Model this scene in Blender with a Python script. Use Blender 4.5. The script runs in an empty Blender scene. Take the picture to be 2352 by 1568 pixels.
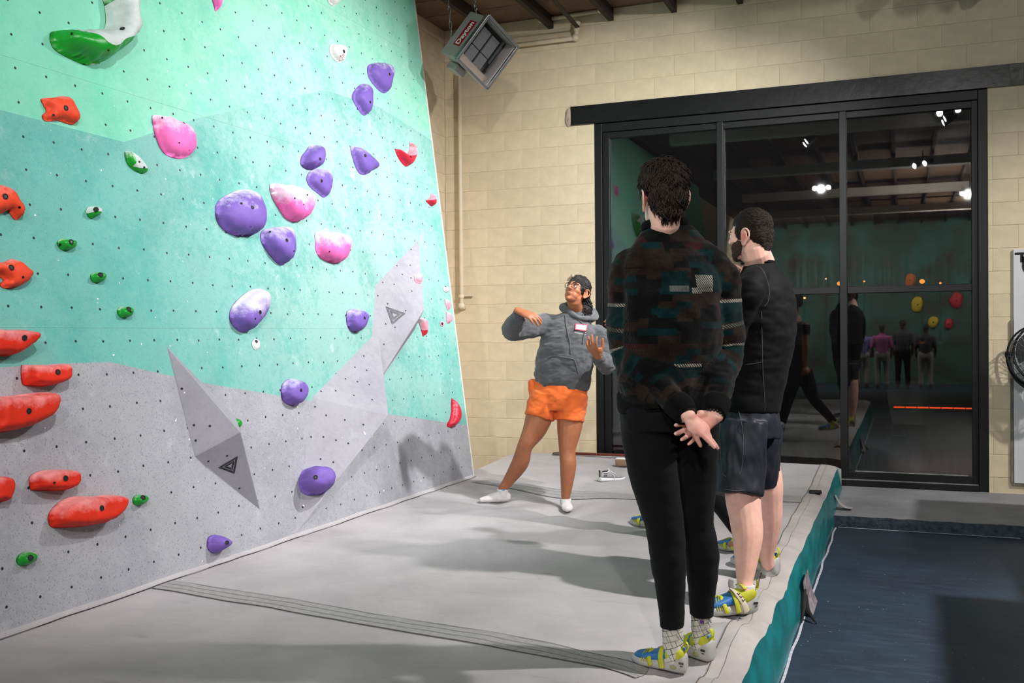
import bpy, bmesh, math, random
import numpy as np
from mathutils import Vector, Matrix, noise
from mathutils.geometry import delaunay_2d_cdt

rng = random.Random(7)
SC = bpy.context.scene
COL = SC.collection

# ------------------------------------------------------------------ camera
W, H = 2352, 1568
FPX, YAW, PIT, ROL = 2255.0, 0.3804894, -0.0085384, -0.0081880
CAMZ = 1.54
_cy, _sy = math.cos(YAW), math.sin(YAW)
FW = np.array([-_sy*math.cos(PIT), _cy*math.cos(PIT), math.sin(PIT)])
_r0 = np.array([_cy, _sy, 0.0]); _u0 = np.cross(_r0, FW)
RT = _r0*math.cos(ROL)+_u0*math.sin(ROL)
UP = _u0*math.cos(ROL)-_r0*math.sin(ROL)
CAM = np.array([0, 0, CAMZ])
cd = bpy.data.cameras.new('camera'); cam = bpy.data.objects.new('camera', cd); COL.objects.link(cam)
cd.sensor_width = 36; cd.lens = FPX/W*36; cd.clip_start = 0.05; cd.clip_end = 300
M = Matrix.Identity(4)
for i in range(3):
    M[i][0] = RT[i]; M[i][1] = UP[i]; M[i][2] = -FW[i]; M[i][3] = CAM[i]
cam.matrix_world = M
SC.camera = cam

# ------------------------------------------------------------------ world, lights, exposure
wd = bpy.data.worlds.new('night'); SC.world = wd; wd.use_nodes = True
wd.node_tree.nodes['Background'].inputs[0].default_value = (0.010, 0.008, 0.010, 1)
wd.node_tree.nodes['Background'].inputs[1].default_value = 0.5
SC.view_settings.view_transform = 'Standard'; SC.view_settings.look = 'None'
SC.view_settings.exposure = 0.06; SC.view_settings.gamma = 1.0
SC.view_settings.use_curve_mapping = False

def spot(loc, target, power, ang=120, blend=0.6, size=0.07, color=(1, 1, 1)):
    l = bpy.data.lights.new('track_spot', 'SPOT'); l.energy = power; l.spot_size = math.radians(ang)
    l.spot_blend = blend; l.shadow_soft_size = size; l.color = color
    o = bpy.data.objects.new('track_spot', l); COL.objects.link(o); o.location = loc
    d = Vector(target)-Vector(loc); o.rotation_euler = d.to_track_quat('-Z', 'Y').to_euler()
    return o
def area(loc, target, power, sx, sy, color=(1, 1, 1)):
    l = bpy.data.lights.new('rear_fill_light', 'AREA'); l.energy = power; l.shape = 'RECTANGLE'
    l.size = sx; l.size_y = sy; l.color = color
    o = bpy.data.objects.new('rear_fill_light', l); COL.objects.link(o); o.location = loc
    d = Vector(target)-Vector(loc); o.rotation_euler = d.to_track_quat('-Z', 'Y').to_euler()
    return o
# (place, aim, watts, cone, softness)
LAMPS = [((0.00, 6.20, 4.30), (-3.7, 6.1, 2.1), 1000, 84, 1.0),
         ((0.45, 4.40, 4.30), (-3.6, 4.6, 2.4), 90, 74, 1.0),
         ((0.20, 0.80, 4.30), (-3.5, 3.6, 2.5), 620, 62, 1.0),
         ((-1.40, 3.50, 4.30), (-3.6, 3.9, 2.6), 20, 100, 0.8),
         ((-1.50, -1.30, 4.30), (-2.2, 6.8, 0.8), 480, 50, 0.9),
         ((2.20, 4.60, 4.30), (-0.3, 5.0, 0.3), 1120, 66, 1.0),
         ((3.20, 6.50, 4.30), (0.75, 9.2, 1.0), 640, 60, 1.0),
         ((0.50, 5.05, 4.30), (-2.7, 9.29, 1.9), 1250, 64, 1.0),  # added wash to brighten the block wall corner
         ((0.50, 8.10, 4.30), (-3.6, 7.2, 2.0), 330, 70, 1.0),  # added fill, softens the shadow on the climbing wall
         ((1.20, -3.00, 4.25), (-0.6, 3.6, 0.6), 620, 110, 0.9)]  # added fill from behind the camera, no known lamp
for lo, ta, pw, an_, bl in LAMPS:
    spot(lo, ta, pw, ang=an_, blend=bl, color=(0.98, 0.985, 1.0) if lo[0] < 1 else (1.0, 0.97, 0.955))
area((-2.0, -8.2, 4.25), (-2.0, -11.5, 1.6), 360, 3.0, 0.6, (1, 0.95, 0.88))  # unseen fill added to brighten the rear wall in the glass
area((0.6, -2.0, 3.3), (0.6, -2.0, 5), 170, 1.6, 0.3, (1, 0.9, 0.8))  # unseen uplight added so the ceiling shows in the glass
area((1.5, -7.0, 3.3), (1.5, -7.0, 5), 170, 1.6, 0.3, (1, 0.9, 0.8))  # second added uplight, no fixture
area((3.2, -8.2, 4.25), (3.2, -11.5, 1.6), 360, 3.0, 0.6, (1, 0.95, 0.88))  # second added rear wall fill, no fixture

# ------------------------------------------------------------------ pixel -> place helpers (real depths)
D = 9.29            # back wall plane Y
ZM = 0.305          # mat top
def ray(x, y):
    return FW+(x-W/2)/FPX*RT-(y-H/2)/FPX*UP
def J(x, y, d):
    return CAM+d*ray(x, y)
def proj(P):
    v = np.asarray(P, float)-CAM; d = v@FW; return W/2+FPX*(v@RT)/d, H/2-FPX*(v@UP)/d
def on_y(x, y, Y=D):
    d = ray(x, y); return CAM+d*(Y/d[1])
def on_z(x, y, z=ZM):
    d = ray(x, y); return CAM+d*((z-CAMZ)/d[2])
ANG = math.radians(7.29)
P0 = np.array([-3.475, 0, ZM]); WN = np.array([math.cos(ANG), 0, math.sin(ANG)])
WU = np.array([-math.sin(ANG), 0, math.cos(ANG)]); WS = np.array([0, 1.0, 0])
def wall_at(x, y, h=0.0):
    d = ray(x, y); k = ((P0+WN*h-CAM)@WN)/(d@WN); return CAM+d*k
def wall_st(x, y, h=0.0):
    q = wall_at(x, y, h)-P0; return np.array([q[1], q@WU])
def wall_p(s, t, h=0.0):
    return P0+WS*s+WU*t+WN*h

# ------------------------------------------------------------------ object helpers
ORI = {}
def tag(o, label=None, cat=None, group=None, kind=None):
    if label: o['label'] = label
    if cat: o['category'] = cat
    if group: o['group'] = group
    if kind: o['kind'] = kind
    return o
def link(o, parent=None, origin=(0, 0, 0)):
    COL.objects.link(o); origin = Vector(origin); ORI[o] = origin
    if parent:
        o.parent = parent; o.location = origin-ORI[parent]
    else:
        o.location = origin
    return o
def empty(name, loc, label=None, cat=None, group=None):
    o = bpy.data.objects.new(name, None); o.empty_display_size = 0.1
    link(o, None, loc); return tag(o, label, cat, group)
def mk(name, V, F, mats, parent=None, smooth=False, mi=None, origin=None, col=None):
    V = np.asarray(V, float)
    if origin is None:
        mn, mx = V.min(0), V.max(0); origin = ((mn[0]+mx[0])/2, (mn[1]+mx[1])/2, mn[2])
    me = bpy.data.meshes.new(name)
    me.from_pydata((V-np.asarray(origin)).tolist(), [], [list(map(int, f)) for f in F])
    if not isinstance(mats, (list, tuple)): mats = [mats]
    for m in mats: me.materials.append(m)
    if mi is not None: me.polygons.foreach_set('material_index', np.asarray(mi, np.int32))
    if smooth: me.polygons.foreach_set('use_smooth', [True]*len(me.polygons))
    if col is not None:
        ca = me.color_attributes.new('Col', 'FLOAT_COLOR', 'POINT')
        c4 = np.ones((len(V), 4), np.float32); c4[:, :3] = col
        ca.data.foreach_set('color', c4.ravel())
    me.update()
    o = bpy.data.objects.new(name, me)
    return link(o, parent, origin)
class G:
    def __init__(s): s.V = []; s.F = []; s.M = []
    def add(s, V, F, m=0):
        b = len(s.V); s.V += [tuple(map(float, v)) for v in V]
        s.F += [[b+i for i in f] for f in F]; s.M += [m]*len(F); return s
    def box(s, lo, hi, m=0):
        x0, y0, z0 = lo; x1, y1, z1 = hi
        return s.add([(x0,y0,z0),(x1,y0,z0),(x1,y1,z0),(x0,y1,z0),(x0,y0,z1),(x1,y0,z1),(x1,y1,z1),(x0,y1,z1)],
                     [(0,3,2,1),(4,5,6,7),(0,1,5,4),(1,2,6,5),(2,3,7,6),(3,0,4,7)], m)
    def obox(s, c, ax, half, m=0, bev=0.0):
        c = np.asarray(c, float); A = [np.asarray(a, float) for a in ax]
        bm = bmesh.new(); bmesh.ops.create_cube(bm, size=2)
        for v in bm.verts: v.co = Vector((v.co.x*half[0], v.co.y*half[1], v.co.z*half[2]))
        if bev: bmesh.ops.bevel(bm, geom=bm.edges[:], offset=bev, segments=2, affect='EDGES', profile=0.5)
        bm.verts.index_update()
        V = [c+A[0]*v.co.x+A[1]*v.co.y+A[2]*v.co.z for v in bm.verts]
        F = [[v.index for v in f.verts] for f in bm.faces]; bm.free()
        return s.add(V, F, m)
    def tube(s, P, R, n=10, m=0, cap=True):
        V, F = tube(P, R, n=n, cap=cap, dome=False); return s.add(V, F, m)
    def build(s, name, mats, parent=None, smooth=False, origin=None):
        return mk(name, s.V, s.F, mats, parent, smooth, s.M if isinstance(mats, (list, tuple)) else None, origin)
def nrm(v):
    v = np.asarray(v, float); return v/(np.linalg.norm(v)+1e-12)
def tube(P, R, n=12, cap=True, dome=True, ref=None, sub=1):
    """Loft of ellipses along a path. R: radius or (ra, rb); ra lies along ref."""
    P = np.asarray(P, float); R = np.array([(r, r) if np.isscalar(r) else r for r in R], float)
    if sub > 1:
        k = len(P); t = np.linspace(0, k-1, (k-1)*sub+1); P = crom(P, t); R = np.maximum(crom(R, t), 1e-4)
    T = np.gradient(P, axis=0); T /= np.linalg.norm(T, axis=1)[:, None]+1e-12
    V = []; F = []
    a = nrm(ref) if ref is not None else None
    if a is None:
        a = np.array([0, 0, 1.0]) if abs(T[0][2]) < 0.9 else np.array([1.0, 0, 0])
    rings = []
    for i in range(len(P)):
        x = a-T[i]*(a@T[i])
        if np.linalg.norm(x) < 1e-3: x = np.cross(T[i], [0.3, 0.5, 0.8])
        x = nrm(x); y = np.cross(T[i], x)
        if ref is None: a = x
        rings.append((P[i], x, y, R[i], T[i]))
    if dome:
        def end(r, sgn):
            p, x, y, rr, t = r; m = min(rr)*0.9; out = []
            for ph in (0.35, 0.7, 1.0):
                out.append((p+t*sgn*m*math.sin(ph*math.pi/2*0.97), x, y, rr*max(math.cos(ph*math.pi/2*0.97), 0.05), t))
            return out
        rings = end(rings[0], -1)[::-1]+rings+end(rings[-1], 1)
    th = np.arange(n)*2*math.pi/n
    for p, x, y, rr, t in rings:
        for c, s_ in zip(np.cos(th), np.sin(th)): V.append(p+x*rr[0]*c+y*rr[1]*s_)
    k = len(rings)
    for i in range(k-1):
        for j in range(n):
            F.append((i*n+j, i*n+(j+1) % n, (i+1)*n+(j+1) % n, (i+1)*n+j))
    if cap:
        F.append(tuple(range(n))[::-1]); F.append(tuple((k-1)*n+j for j in range(n)))
    return V, F
def crom(A, t):
    A = np.asarray(A, float); k = len(A); i = np.clip(np.floor(t).astype(int), 0, k-2); f = (t-i)[:, None]
    p0 = A[np.maximum(i-1, 0)]; p1 = A[i]; p2 = A[i+1]; p3 = A[np.minimum(i+2, k-1)]
    return 0.5*((2*p1)+(-p0+p2)*f+(2*p0-5*p1+4*p2-p3)*f*f+(-p0+3*p1-3*p2+p3)*f**3)
def ellipsoid(c, r, axes=None, nu=16, nv=10):
    V = []; F = []; c = np.asarray(c, float)
    A = np.eye(3) if axes is None else np.asarray(axes, float)
    for i in range(nv+1):
        ph = math.pi*(i+0.0)/nv; ph = min(max(ph, 0.02), math.pi-0.02)
        for j in range(nu):
            th = 2*math.pi*j/nu
            q = (math.sin(ph)*math.cos(th)*r[0], math.sin(ph)*math.sin(th)*r[1], math.cos(ph)*r[2])
            V.append(c+A[0]*q[0]+A[1]*q[1]+A[2]*q[2])
    for i in range(nv):
        for j in range(nu):
            F.append((i*nu+j, (i+1)*nu+j, (i+1)*nu+(j+1) % nu, i*nu+(j+1) % nu))
    F.append(tuple(range(nu))); F.append(tuple(nv*nu+j for j in range(nu))[::-1])
    return V, F

# ------------------------------------------------------------------ materials
def srgb(r, g, b):
    f = lambda c: (c/255/12.92 if c/255 <= 0.04045 else ((c/255+0.055)/1.055)**2.4)
    return (f(r), f(g), f(b), 1)
def nt(name):
    m = bpy.data.materials.new(name); m.use_nodes = True; t = m.node_tree
    return m, t, t.nodes['Principled BSDF']
def N(t, typ, **kw):
    n = t.nodes.new(typ)
    for k, v in kw.items():
        if k in n.inputs: n.inputs[k].default_value = v
        else: setattr(n, k, v)
    return n
def ramp(t, src, stops):
    r = t.nodes.new('ShaderNodeValToRGB'); e = r.color_ramp.elements
    while len(e) < len(stops): e.new(0.5)
    for i, (p, c) in enumerate(stops):
        e[i].position = p; e[i].color = c if len(c) == 4 else (*c, 1)
    t.links.new(src, r.inputs[0]); return r
def mixc(t, fac, a, b, mode='MIX'):
    n = t.nodes.new('ShaderNodeMix'); n.data_type = 'RGBA'; n.blend_type = mode
    for k, v in ((0, fac), (6, a), (7, b)):
        if hasattr(v, 'links'): t.links.new(v, n.inputs[k])
        else: n.inputs[k].default_value = v
    return n.outputs[2]
def mat(name, c, rough=0.6, var=0.12, vs=6.0, bump=0.0, bs=60.0, spec=0.4, metal=0.0, dark=None, sss=0.0, coat=0.0):
    m, t, b = nt(name)
    if len(c) == 3: c = (*c, 1)
    tc = N(t, 'ShaderNodeTexCoord')
    nz = N(t, 'ShaderNodeTexNoise', Scale=vs, Detail=6.0, Roughness=0.6); t.links.new(tc.outputs['Object'], nz.inputs['Vector'])
    lo = tuple(x*(1-var) for x in c[:3]); hi = tuple(min(1, x*(1+var)) for x in c[:3])
    r = ramp(t, nz.outputs[0], [(0.3, dark or lo), (0.7, hi)])
    t.links.new(r.outputs[0], b.inputs['Base Color'])
    b.inputs['Roughness'].default_value = rough; b.inputs['Specular IOR Level'].default_value = spec
    b.inputs['Metallic'].default_value = metal
    if coat: b.inputs['Coat Weight'].default_value = coat; b.inputs['Coat Roughness'].default_value = 0.15
    if bump:
        n2 = N(t, 'ShaderNodeTexNoise', Scale=bs, Detail=5.0); t.links.new(tc.outputs['Object'], n2.inputs['Vector'])
        bp = N(t, 'ShaderNodeBump', Strength=bump, Distance=0.01); t.links.new(n2.outputs[0], bp.inputs['Height'])
        t.links.new(bp.outputs[0], b.inputs['Normal'])
    return m
def mat_attr(name, rough=0.5, spec=0.4, sss=0.0, var=0.1, vs=40, bump=0.0, bs=300):
    m, t, b = nt(name)
    a = N(t, 'ShaderNodeVertexColor', layer_name='Col')
    tc = N(t, 'ShaderNodeTexCoord'); nz = N(t, 'ShaderNodeTexNoise', Scale=vs, Detail=5.0)
    t.links.new(tc.outputs['Object'], nz.inputs['Vector'])
    r = ramp(t, nz.outputs[0], [(0.3, (1-var,)*3), (0.7, (1+var,)*3)])
    t.links.new(mixc(t, 1.0, a.outputs[0], r.outputs[0], 'MULTIPLY'), b.inputs['Base Color'])
    b.inputs['Roughness'].default_value = rough; b.inputs['Specular IOR Level'].default_value = spec
    if sss:
        b.inputs['Subsurface Weight'].default_value = sss; b.inputs['Subsurface Radius'].default_value = (0.012, 0.004, 0.002)
        b.inputs['Subsurface Scale'].default_value = 0.6
    if bump:
        n2 = N(t, 'ShaderNodeTexNoise', Scale=bs, Detail=4.0); t.links.new(tc.outputs['Object'], n2.inputs['Vector'])
        bp = N(t, 'ShaderNodeBump', Strength=bump, Distance=0.004); t.links.new(n2.outputs[0], bp.inputs['Height'])
        t.links.new(bp.outputs[0], b.inputs['Normal'])
    return m
def emis(name, c, s):
    m, t, b = nt(name); b.inputs['Base Color'].default_value = (0, 0, 0, 1)
    b.inputs['Emission Color'].default_value = (*c, 1); b.inputs['Emission Strength'].default_value = s
    return m
def chalk_mat(name, c, amt=0.4, speck=0.25, seed=0.0, speck_c=(0.08, 0.09, 0.10), rough=0.8, route=1.0):
    """painted plywood with rubbed-in chalk clouds, pale chips and dark rubber specks"""
    m, t, b = nt(name); c = (*c, 1) if len(c) == 3 else c
    ge = N(t, 'ShaderNodeNewGeometry'); mp = N(t, 'ShaderNodeMapping'); mp.inputs['Location'].default_value = (seed, seed*2, 0)
    t.links.new(ge.outputs['Position'], mp.inputs['Vector']); v = mp.outputs[0]
    ds = N(t, 'ShaderNodeVectorMath', operation='DISTANCE'); t.links.new(ge.outputs['Position'], ds.inputs[0]); ds.inputs[1].default_value = (-3.75, 6.4, 2.55)
    dens = N(t, 'ShaderNodeMapRange'); t.links.new(ds.outputs['Value'], dens.inputs[0])
    for k_, v_ in ((1, 0.2), (2, 2.7), (3, amt*(0.55+0.40*route)), (4, amt*(0.55-0.30*route))): dens.inputs[k_].default_value = v_
    def dn2(c_):
        mm = N(t, 'ShaderNodeMath', operation='MULTIPLY', use_clamp=True); t.links.new(c_, mm.inputs[0]); t.links.new(dens.outputs[0], mm.inputs[1])
        m3 = N(t, 'ShaderNodeMath', operation='MULTIPLY', use_clamp=True); t.links.new(mm.outputs[0], m3.inputs[0]); m3.inputs[1].default_value = 3.0; return m3.outputs[0]
    def nz(s, d=6, r=0.62):
        n = N(t, 'ShaderNodeTexNoise', Scale=s, Detail=d, Roughness=r); t.links.new(v, n.inputs['Vector']); return n.outputs[0]
    cl = ramp(t, nz(1.9, 8, 0.68), [(0.30, (0.25, 0.25, 0.25)), (0.72, (1.7, 1.7, 1.7))])
    fine = ramp(t, nz(26.0, 6, 0.75), [(0.35, (0.55, 0.55, 0.55)), (0.68, (1.35, 1.35, 1.35))])
    def mul(a_, b2):
        q = N(t, 'ShaderNodeMath', operation='MULTIPLY', use_clamp=True)
        for ii, vv in enumerate((a_, b2)):
            if hasattr(vv, 'links'): t.links.new(vv, q.inputs[ii])
            else: q.inputs[ii].default_value = vv
        return q.outputs[0]
    streak = ramp(t, nz(9.0, 5, 0.62), [(0.62, (0, 0, 0)), (0.74, (amt*0.9,)*3)])
    sat = tuple(x*0.86 for x in c[:3])
    vr = ramp(t, nz(3.1, 5), [(0.3, sat), (0.65, c[:3])])
    x = mixc(t, mul(mul(cl.outputs[0], fine.outputs[0]), dens.outputs[0]), vr.outputs[0], (0.86, 0.875, 0.845, 1))
    x = mixc(t, dn2(streak.outputs[0]), x, (0.9, 0.92, 0.92, 1))
    sp = ramp(t, nz(130.0, 2, 0.5), [(0.30, (speck,)*3), (0.42, (0, 0, 0))])
    x = mixc(t, sp.outputs[0], x, (*speck_c, 1))
    ch = ramp(t, nz(34.0, 1, 0.4), [(0.80, (0, 0, 0)), (0.82, (1, 1, 1))])
    x = mixc(t, ch.outputs[0], x, (0.85, 0.80, 0.76, 1))
    t.links.new(x, b.inputs['Base Color']); b.inputs['Roughness'].default_value = rough
    b.inputs['Specular IOR Level'].default_value = 0.25
    bp = N(t, 'ShaderNodeBump', Strength=0.25, Distance=0.003); t.links.new(nz(220.0, 2), bp.inputs['Height'])
    t.links.new(bp.outputs[0], b.inputs['Normal'])
    return m
# ================================================================== room shell
def block_mat(name, c, c2):
    m, t, b = nt(name)
    oi = N(t, 'ShaderNodeObjectInfo'); tc = N(t, 'ShaderNodeTexCoord')
    r = ramp(t, oi.outputs['Random'], [(0.0, c), (1.0, c2)])
    nz = N(t, 'ShaderNodeTexNoise', Scale=9.0, Detail=6.0); t.links.new(tc.outputs['Object'], nz.inputs['Vector'])
    r2 = ramp(t, nz.outputs[0], [(0.3, (0.90,)*3), (0.7, (1.05,)*3)])
    x = mixc(t, 1.0, r.outputs[0], r2.outputs[0], 'MULTIPLY')
    n3 = N(t, 'ShaderNodeTexNoise', Scale=22.0, Detail=1.0); t.links.new(tc.outputs['Object'], n3.inputs['Vector'])
    r3 = ramp(t, n3.outputs[0], [(0.80, (0, 0, 0)), (0.83, (0.6, 0.6, 0.6))])
    x = mixc(t, r3.outputs[0], x, (0.16, 0.13, 0.09, 1))
    t.links.new(x, b.inputs['Base Color']); b.inputs['Roughness'].default_value = 0.55
    n2 = N(t, 'ShaderNodeTexNoise', Scale=120.0, Detail=4.0); t.links.new(tc.outputs['Object'], n2.inputs['Vector'])
    bp = N(t, 'ShaderNodeBump', Strength=0.18, Distance=0.004); t.links.new(n2.outputs[0], bp.inputs['Height'])
    t.links.new(bp.outputs[0], b.inputs['Normal'])
    return m
M_BLOCK = block_mat('cream_block_paint', (0.64, 0.525, 0.355), (0.68, 0.56, 0.385))
M_MORTAR = mat('cream_mortar', (0.56, 0.46, 0.32), 0.8, 0.12)
M_BLACK = mat('black_metal_paint', (0.006, 0.006, 0.0065), 0.42, 0.2, 8, spec=0.3)
M_BLACKG = mat('glossy_black_lintel', (0.007, 0.007, 0.0075), 0.27, 0.25, 5, bump=0.10, bs=18, spec=0.5)
M_CEIL = mat('dark_deck_boards', (0.14, 0.085, 0.055), 0.8, 0.3, 4)
M_BEAM = mat('white_painted_beam', (0.55, 0.52, 0.49), 0.6, 0.1, 3)
M_JOIST = mat('dark_wood_joist', (0.030, 0.021, 0.016), 0.8, 0.3, 6)
M_ROOM = mat('grey_room_paint', (0.30, 0.29, 0.27), 0.8, 0.1, 2)
M_CREAM = mat('cream_pipe_paint', (0.63, 0.54, 0.39), 0.45, 0.06, 8)

# floor: dark blue painted concrete, worn and specked
m, t, b = nt('blue_black_painted_concrete'); M_FLOOR = m
tc = N(t, 'ShaderNodeTexCoord')
def _nz(s, d=6, st=None):
    n = N(t, 'ShaderNodeTexNoise', Scale=s, Detail=d, Roughness=0.65)
    if st:
        mp = N(t, 'ShaderNodeMapping'); mp.inputs['Scale'].default_value = st
        t.links.new(tc.outputs['Object'], mp.inputs['Vector']); t.links.new(mp.outputs[0], n.inputs['Vector'])
    else: t.links.new(tc.outputs['Object'], n.inputs['Vector'])
    return n.outputs[0]
r1 = ramp(t, _nz(1.4), [(0.3, (0.016, 0.023, 0.038)), (0.55, (0.024, 0.042, 0.070)), (0.75, (0.024, 0.052, 0.070))])
r2 = ramp(t, _nz(9.0, 6, (0.5, 3.0, 1)), [(0.52, (0, 0, 0)), (0.75, (0.22,)*3)])
x = mixc(t, r2.outputs[0], r1.outputs[0], (0.12, 0.15, 0.19, 1))
r3 = ramp(t, _nz(55.0, 1), [(0.76, (0, 0, 0)), (0.79, (0.8,)*3)])
x = mixc(t, r3.outputs[0], x, (0.40, 0.46, 0.52, 1))
t.links.new(x, b.inputs['Base Color']); b.inputs['Roughness'].default_value = 0.5; b.inputs['Specular IOR Level'].default_value = 0.45
bp = N(t, 'ShaderNodeBump', Strength=0.35, Distance=0.006); t.links.new(_nz(70.0, 3, (0.4, 2.0, 1)), bp.inputs['Height']); t.links.new(bp.outputs[0], b.inputs['Normal'])

XL, XR, YB = -4.45, 7.5, -11.5
g = G(); g.box((XL-0.2, YB-0.2, -0.15), (XR+0.2, D+0.2, 0.0)); fl = g.build('floor', M_FLOOR); tag(fl, kind='structure')
ZC = 4.70
g = G(); g.box((XL-0.2, YB-0.2, ZC), (XR+0.2, D+0.2, ZC+0.15)); tag(g.build('ceiling', M_CEIL), kind='structure')
CEIL = bpy.data.objects['ceiling']
jg = G(); jg.box((-0.025, YB, 0.03), (0.025, D-0.02, 0.16))
jme = None
for i, xx in enumerate(np.arange(-3.88, 7.0, 0.62)):
    if jme is None:
        o = jg.build('joist', M_JOIST, CEIL, origin=(0, 0, 0)); jme = o.data; o.location = Vector((xx, 0, ZC-0.159))-ORI[CEIL]
    else:
        o = bpy.data.objects.new('joist', jme); link(o, CEIL, (xx, 0, ZC-0.159))
# wide boards of the deck between the joists show only near the front: built as boards
for i, yy in enumerate(np.arange(4.6, 9.2, 0.42)):
    g = G(); g.box((XL+0.02, yy, ZC-0.012), (1.8, yy+0.41, ZC-0.0005)); g.build('deck_board', M_CEIL, CEIL)
for i, yy in enumerate((3.9, 0.2, -3.3, -6.8)):
    g = G(); g.box((-3.3, yy-0.11, 4.38), (XR-0.02, yy+0.11, 4.541)); g.build('cross_beam', M_BEAM, CEIL)

# back wall: mortar backing with the opening, then every block
OX0, OX1, OZ0, OZ1 = -2.83, 0.664, 0.145, 3.591
g = G(); y0, y1 = D+0.0035, D+0.2
g.box((XL-0.2, y0, 0), (OX0, y1, ZC)); g.box((OX1, y0, 0), (XR+0.2, y1, ZC)); g.box((OX0, y0, OZ1), (OX1, y1, ZC)); g.box((OX0, y0, 0), (OX1, y1, OZ0-0.002))
WB = g.build('wall_back', M_MORTAR, origin=(0, D, 0)); tag(WB, kind='structure')
BC = {}
def block(parent, c, w, h, axis='x', name='concrete_block'):
    key = (round(w, 3), round(h, 3), axis)
    if key not in BC:
        a, e, d = 0.0016, 0.0055, 0.0045; ax_, ex_ = 0.0004, 0.0022
        X = [-w/2+ax_, w/2-ax_, w/2-ax_, -w/2+ax_]; Z = [-h/2+a, -h/2+a, h/2-a, h/2-a]
        Xi = [-w/2+ex_, w/2-ex_, w/2-ex_, -w/2+ex_]; Zi = [-h/2+e, -h/2+e, h/2-e, h/2-e]
        V = [(X[i], d, Z[i]) for i in range(4)]+[(X[i], 0.0016, Z[i]) for i in range(4)]+[(Xi[i], 0, Zi[i]) for i in range(4)]
        if axis == 'y': V = [(-q[1], q[0], q[2]) for q in V]
        F = [(8, 9, 10, 11)]
        for i in range(4):
            j = (i+1) % 4; F += [(i, j, 4+j, 4+i), (4+i, 4+j, 8+j, 8+i)]
        me = bpy.data.meshes.new(name); me.from_pydata(V, [], F); me.materials.append(M_BLOCK); BC[key] = me
    o = bpy.data.objects.new(name, BC[key]); link(o, parent, c)
CH = 0.195
def cut(a, b, holes):
    out = [(a, b)]
    for h0, h1 in holes:
        nw = []
        for p, q in out:
            if h1 <= p or h0 >= q: nw.append((p, q)); continue
            if h0 > p: nw.append((p, h0))
            if h1 < q: nw.append((h1, q))
        out = nw
    return out
for c in range(-6, 18):
    z1 = OZ1-CH*c; z0 = z1-CH
    if c == -6: z1 = ZC
    if c == 17: z0 = 0.10
    x = -4.175+(0.195 if c % 2 else 0.0)-0.78
    while x < 1.9:
        a, b_ = max(x, XL), min(x+0.39, 1.95); x += 0.39
        if b_-a < 0.02: continue
        holes = []
        if c >= 0: holes = [(OX0, OX1)]
        if c == -1: holes = [(-3.13, 0.93)]
        for p, q in cut(a, b_, holes):
            if q-p < 0.015: continue
            jit = rng.uniform(-0.0012, 0.0006)
            block(WB, ((p+q)/2, D+jit, (z0+z1)/2), q-p, z1-z0)
# left wall beyond the end of the climbing wall
g = G(); g.box((XL-0.2, YB, 0), (XL-0.0035, D, ZC)); WL = g.build('wall_left', M_MORTAR, origin=(XL, 0, 0)); tag(WL, kind='structure')
for c in range(-6, 18):
    z1 = min(OZ1-CH*c, ZC); z0 = OZ1-CH*(c+1)
    y = 7.1+(0.195 if c % 2 else 0)
    while y < D:
        q = min(y+0.39, D); p = y; y += 0.39
        if q-p < 0.02: continue
        block(WL, (XL+rng.uniform(-0.0006, 0.001), (p+q)/2, (z0+z1)/2), q-p, z1-z0, 'y')
g = G(); g.box((XR, YB, 0), (XR+0.2, D, ZC)); tag(g.build('wall_right', M_ROOM), kind='structure')
g = G(); g.box((XL, YB-0.2, 0), (XR, YB, ZC)); tag(g.build('wall_rear', mat('teal_rear_wall', (0.030, 0.11, 0.095), 0.8, 0.5, 1.2, dark=(0.055, 0.04, 0.03))), kind='structure')

# concrete apron in front of the opening with a broken painted edge
m, t, b = nt('worn_apron_concrete'); M_APRON = m
tc = N(t, 'ShaderNodeTexCoord')
r1 = ramp(t, _nz(2.5), [(0.3, (0.20, 0.20, 0.21)), (0.7, (0.33, 0.32, 0.335))]); r2 = ramp(t, _nz(30.0, 2), [(0.70, (0, 0, 0)), (0.78, (0.6,)*3)])
x = mixc(t, r2.outputs[0], r1.outputs[0], (0.06, 0.06, 0.065, 1)); t.links.new(x, b.inputs['Base Color']); b.inputs['Roughness'].default_value = 0.7
bp = N(t, 'ShaderNodeBump', Strength=0.3, Distance=0.006); t.links.new(_nz(60.0, 4), bp.inputs['Height']); t.links.new(bp.outputs[0], b.inputs['Normal'])
M_CURB = mat('chipped_blue_curb', (0.030, 0.046, 0.062), 0.7, 0.5, 26, bump=1.0, bs=45, dark=(0.012, 0.016, 0.022))
V = []; F = []; mi = []
xs = np.linspace(-1.6, XR, 230)
for i, xx in enumerate(xs):
    n1 = 0.016*noise.noise((xx*9, 0.3, 0))+0.008*noise.noise((xx*31, 1.3, 0)); n2 = 0.006*noise.noise((xx*14, 5, 0))
    V += [(xx, 8.075+0.006*noise.noise((xx*20, 8, 0)), 0.0), (xx, 8.083+n1*0.3, 0.045+n2), (xx, 8.10+n1, 0.086+n2), (xx, 8.5, 0.108), (xx, D+0.05, 0.146)]
for i in range(len(xs)-1):
    for j in range(4):
        a = i*5+j; F.append((a, a+5, a+6, a+1)); mi.append(1 if j < 2 else 0)
ap = mk('concrete_apron', V, F, [M_APRON, M_CURB], None, False, mi); tag(ap, kind='structure'); ap.name = 'trim_1'
ap['label'] = 'raised concrete apron under the glass front with a chipped dark blue edge'
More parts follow.
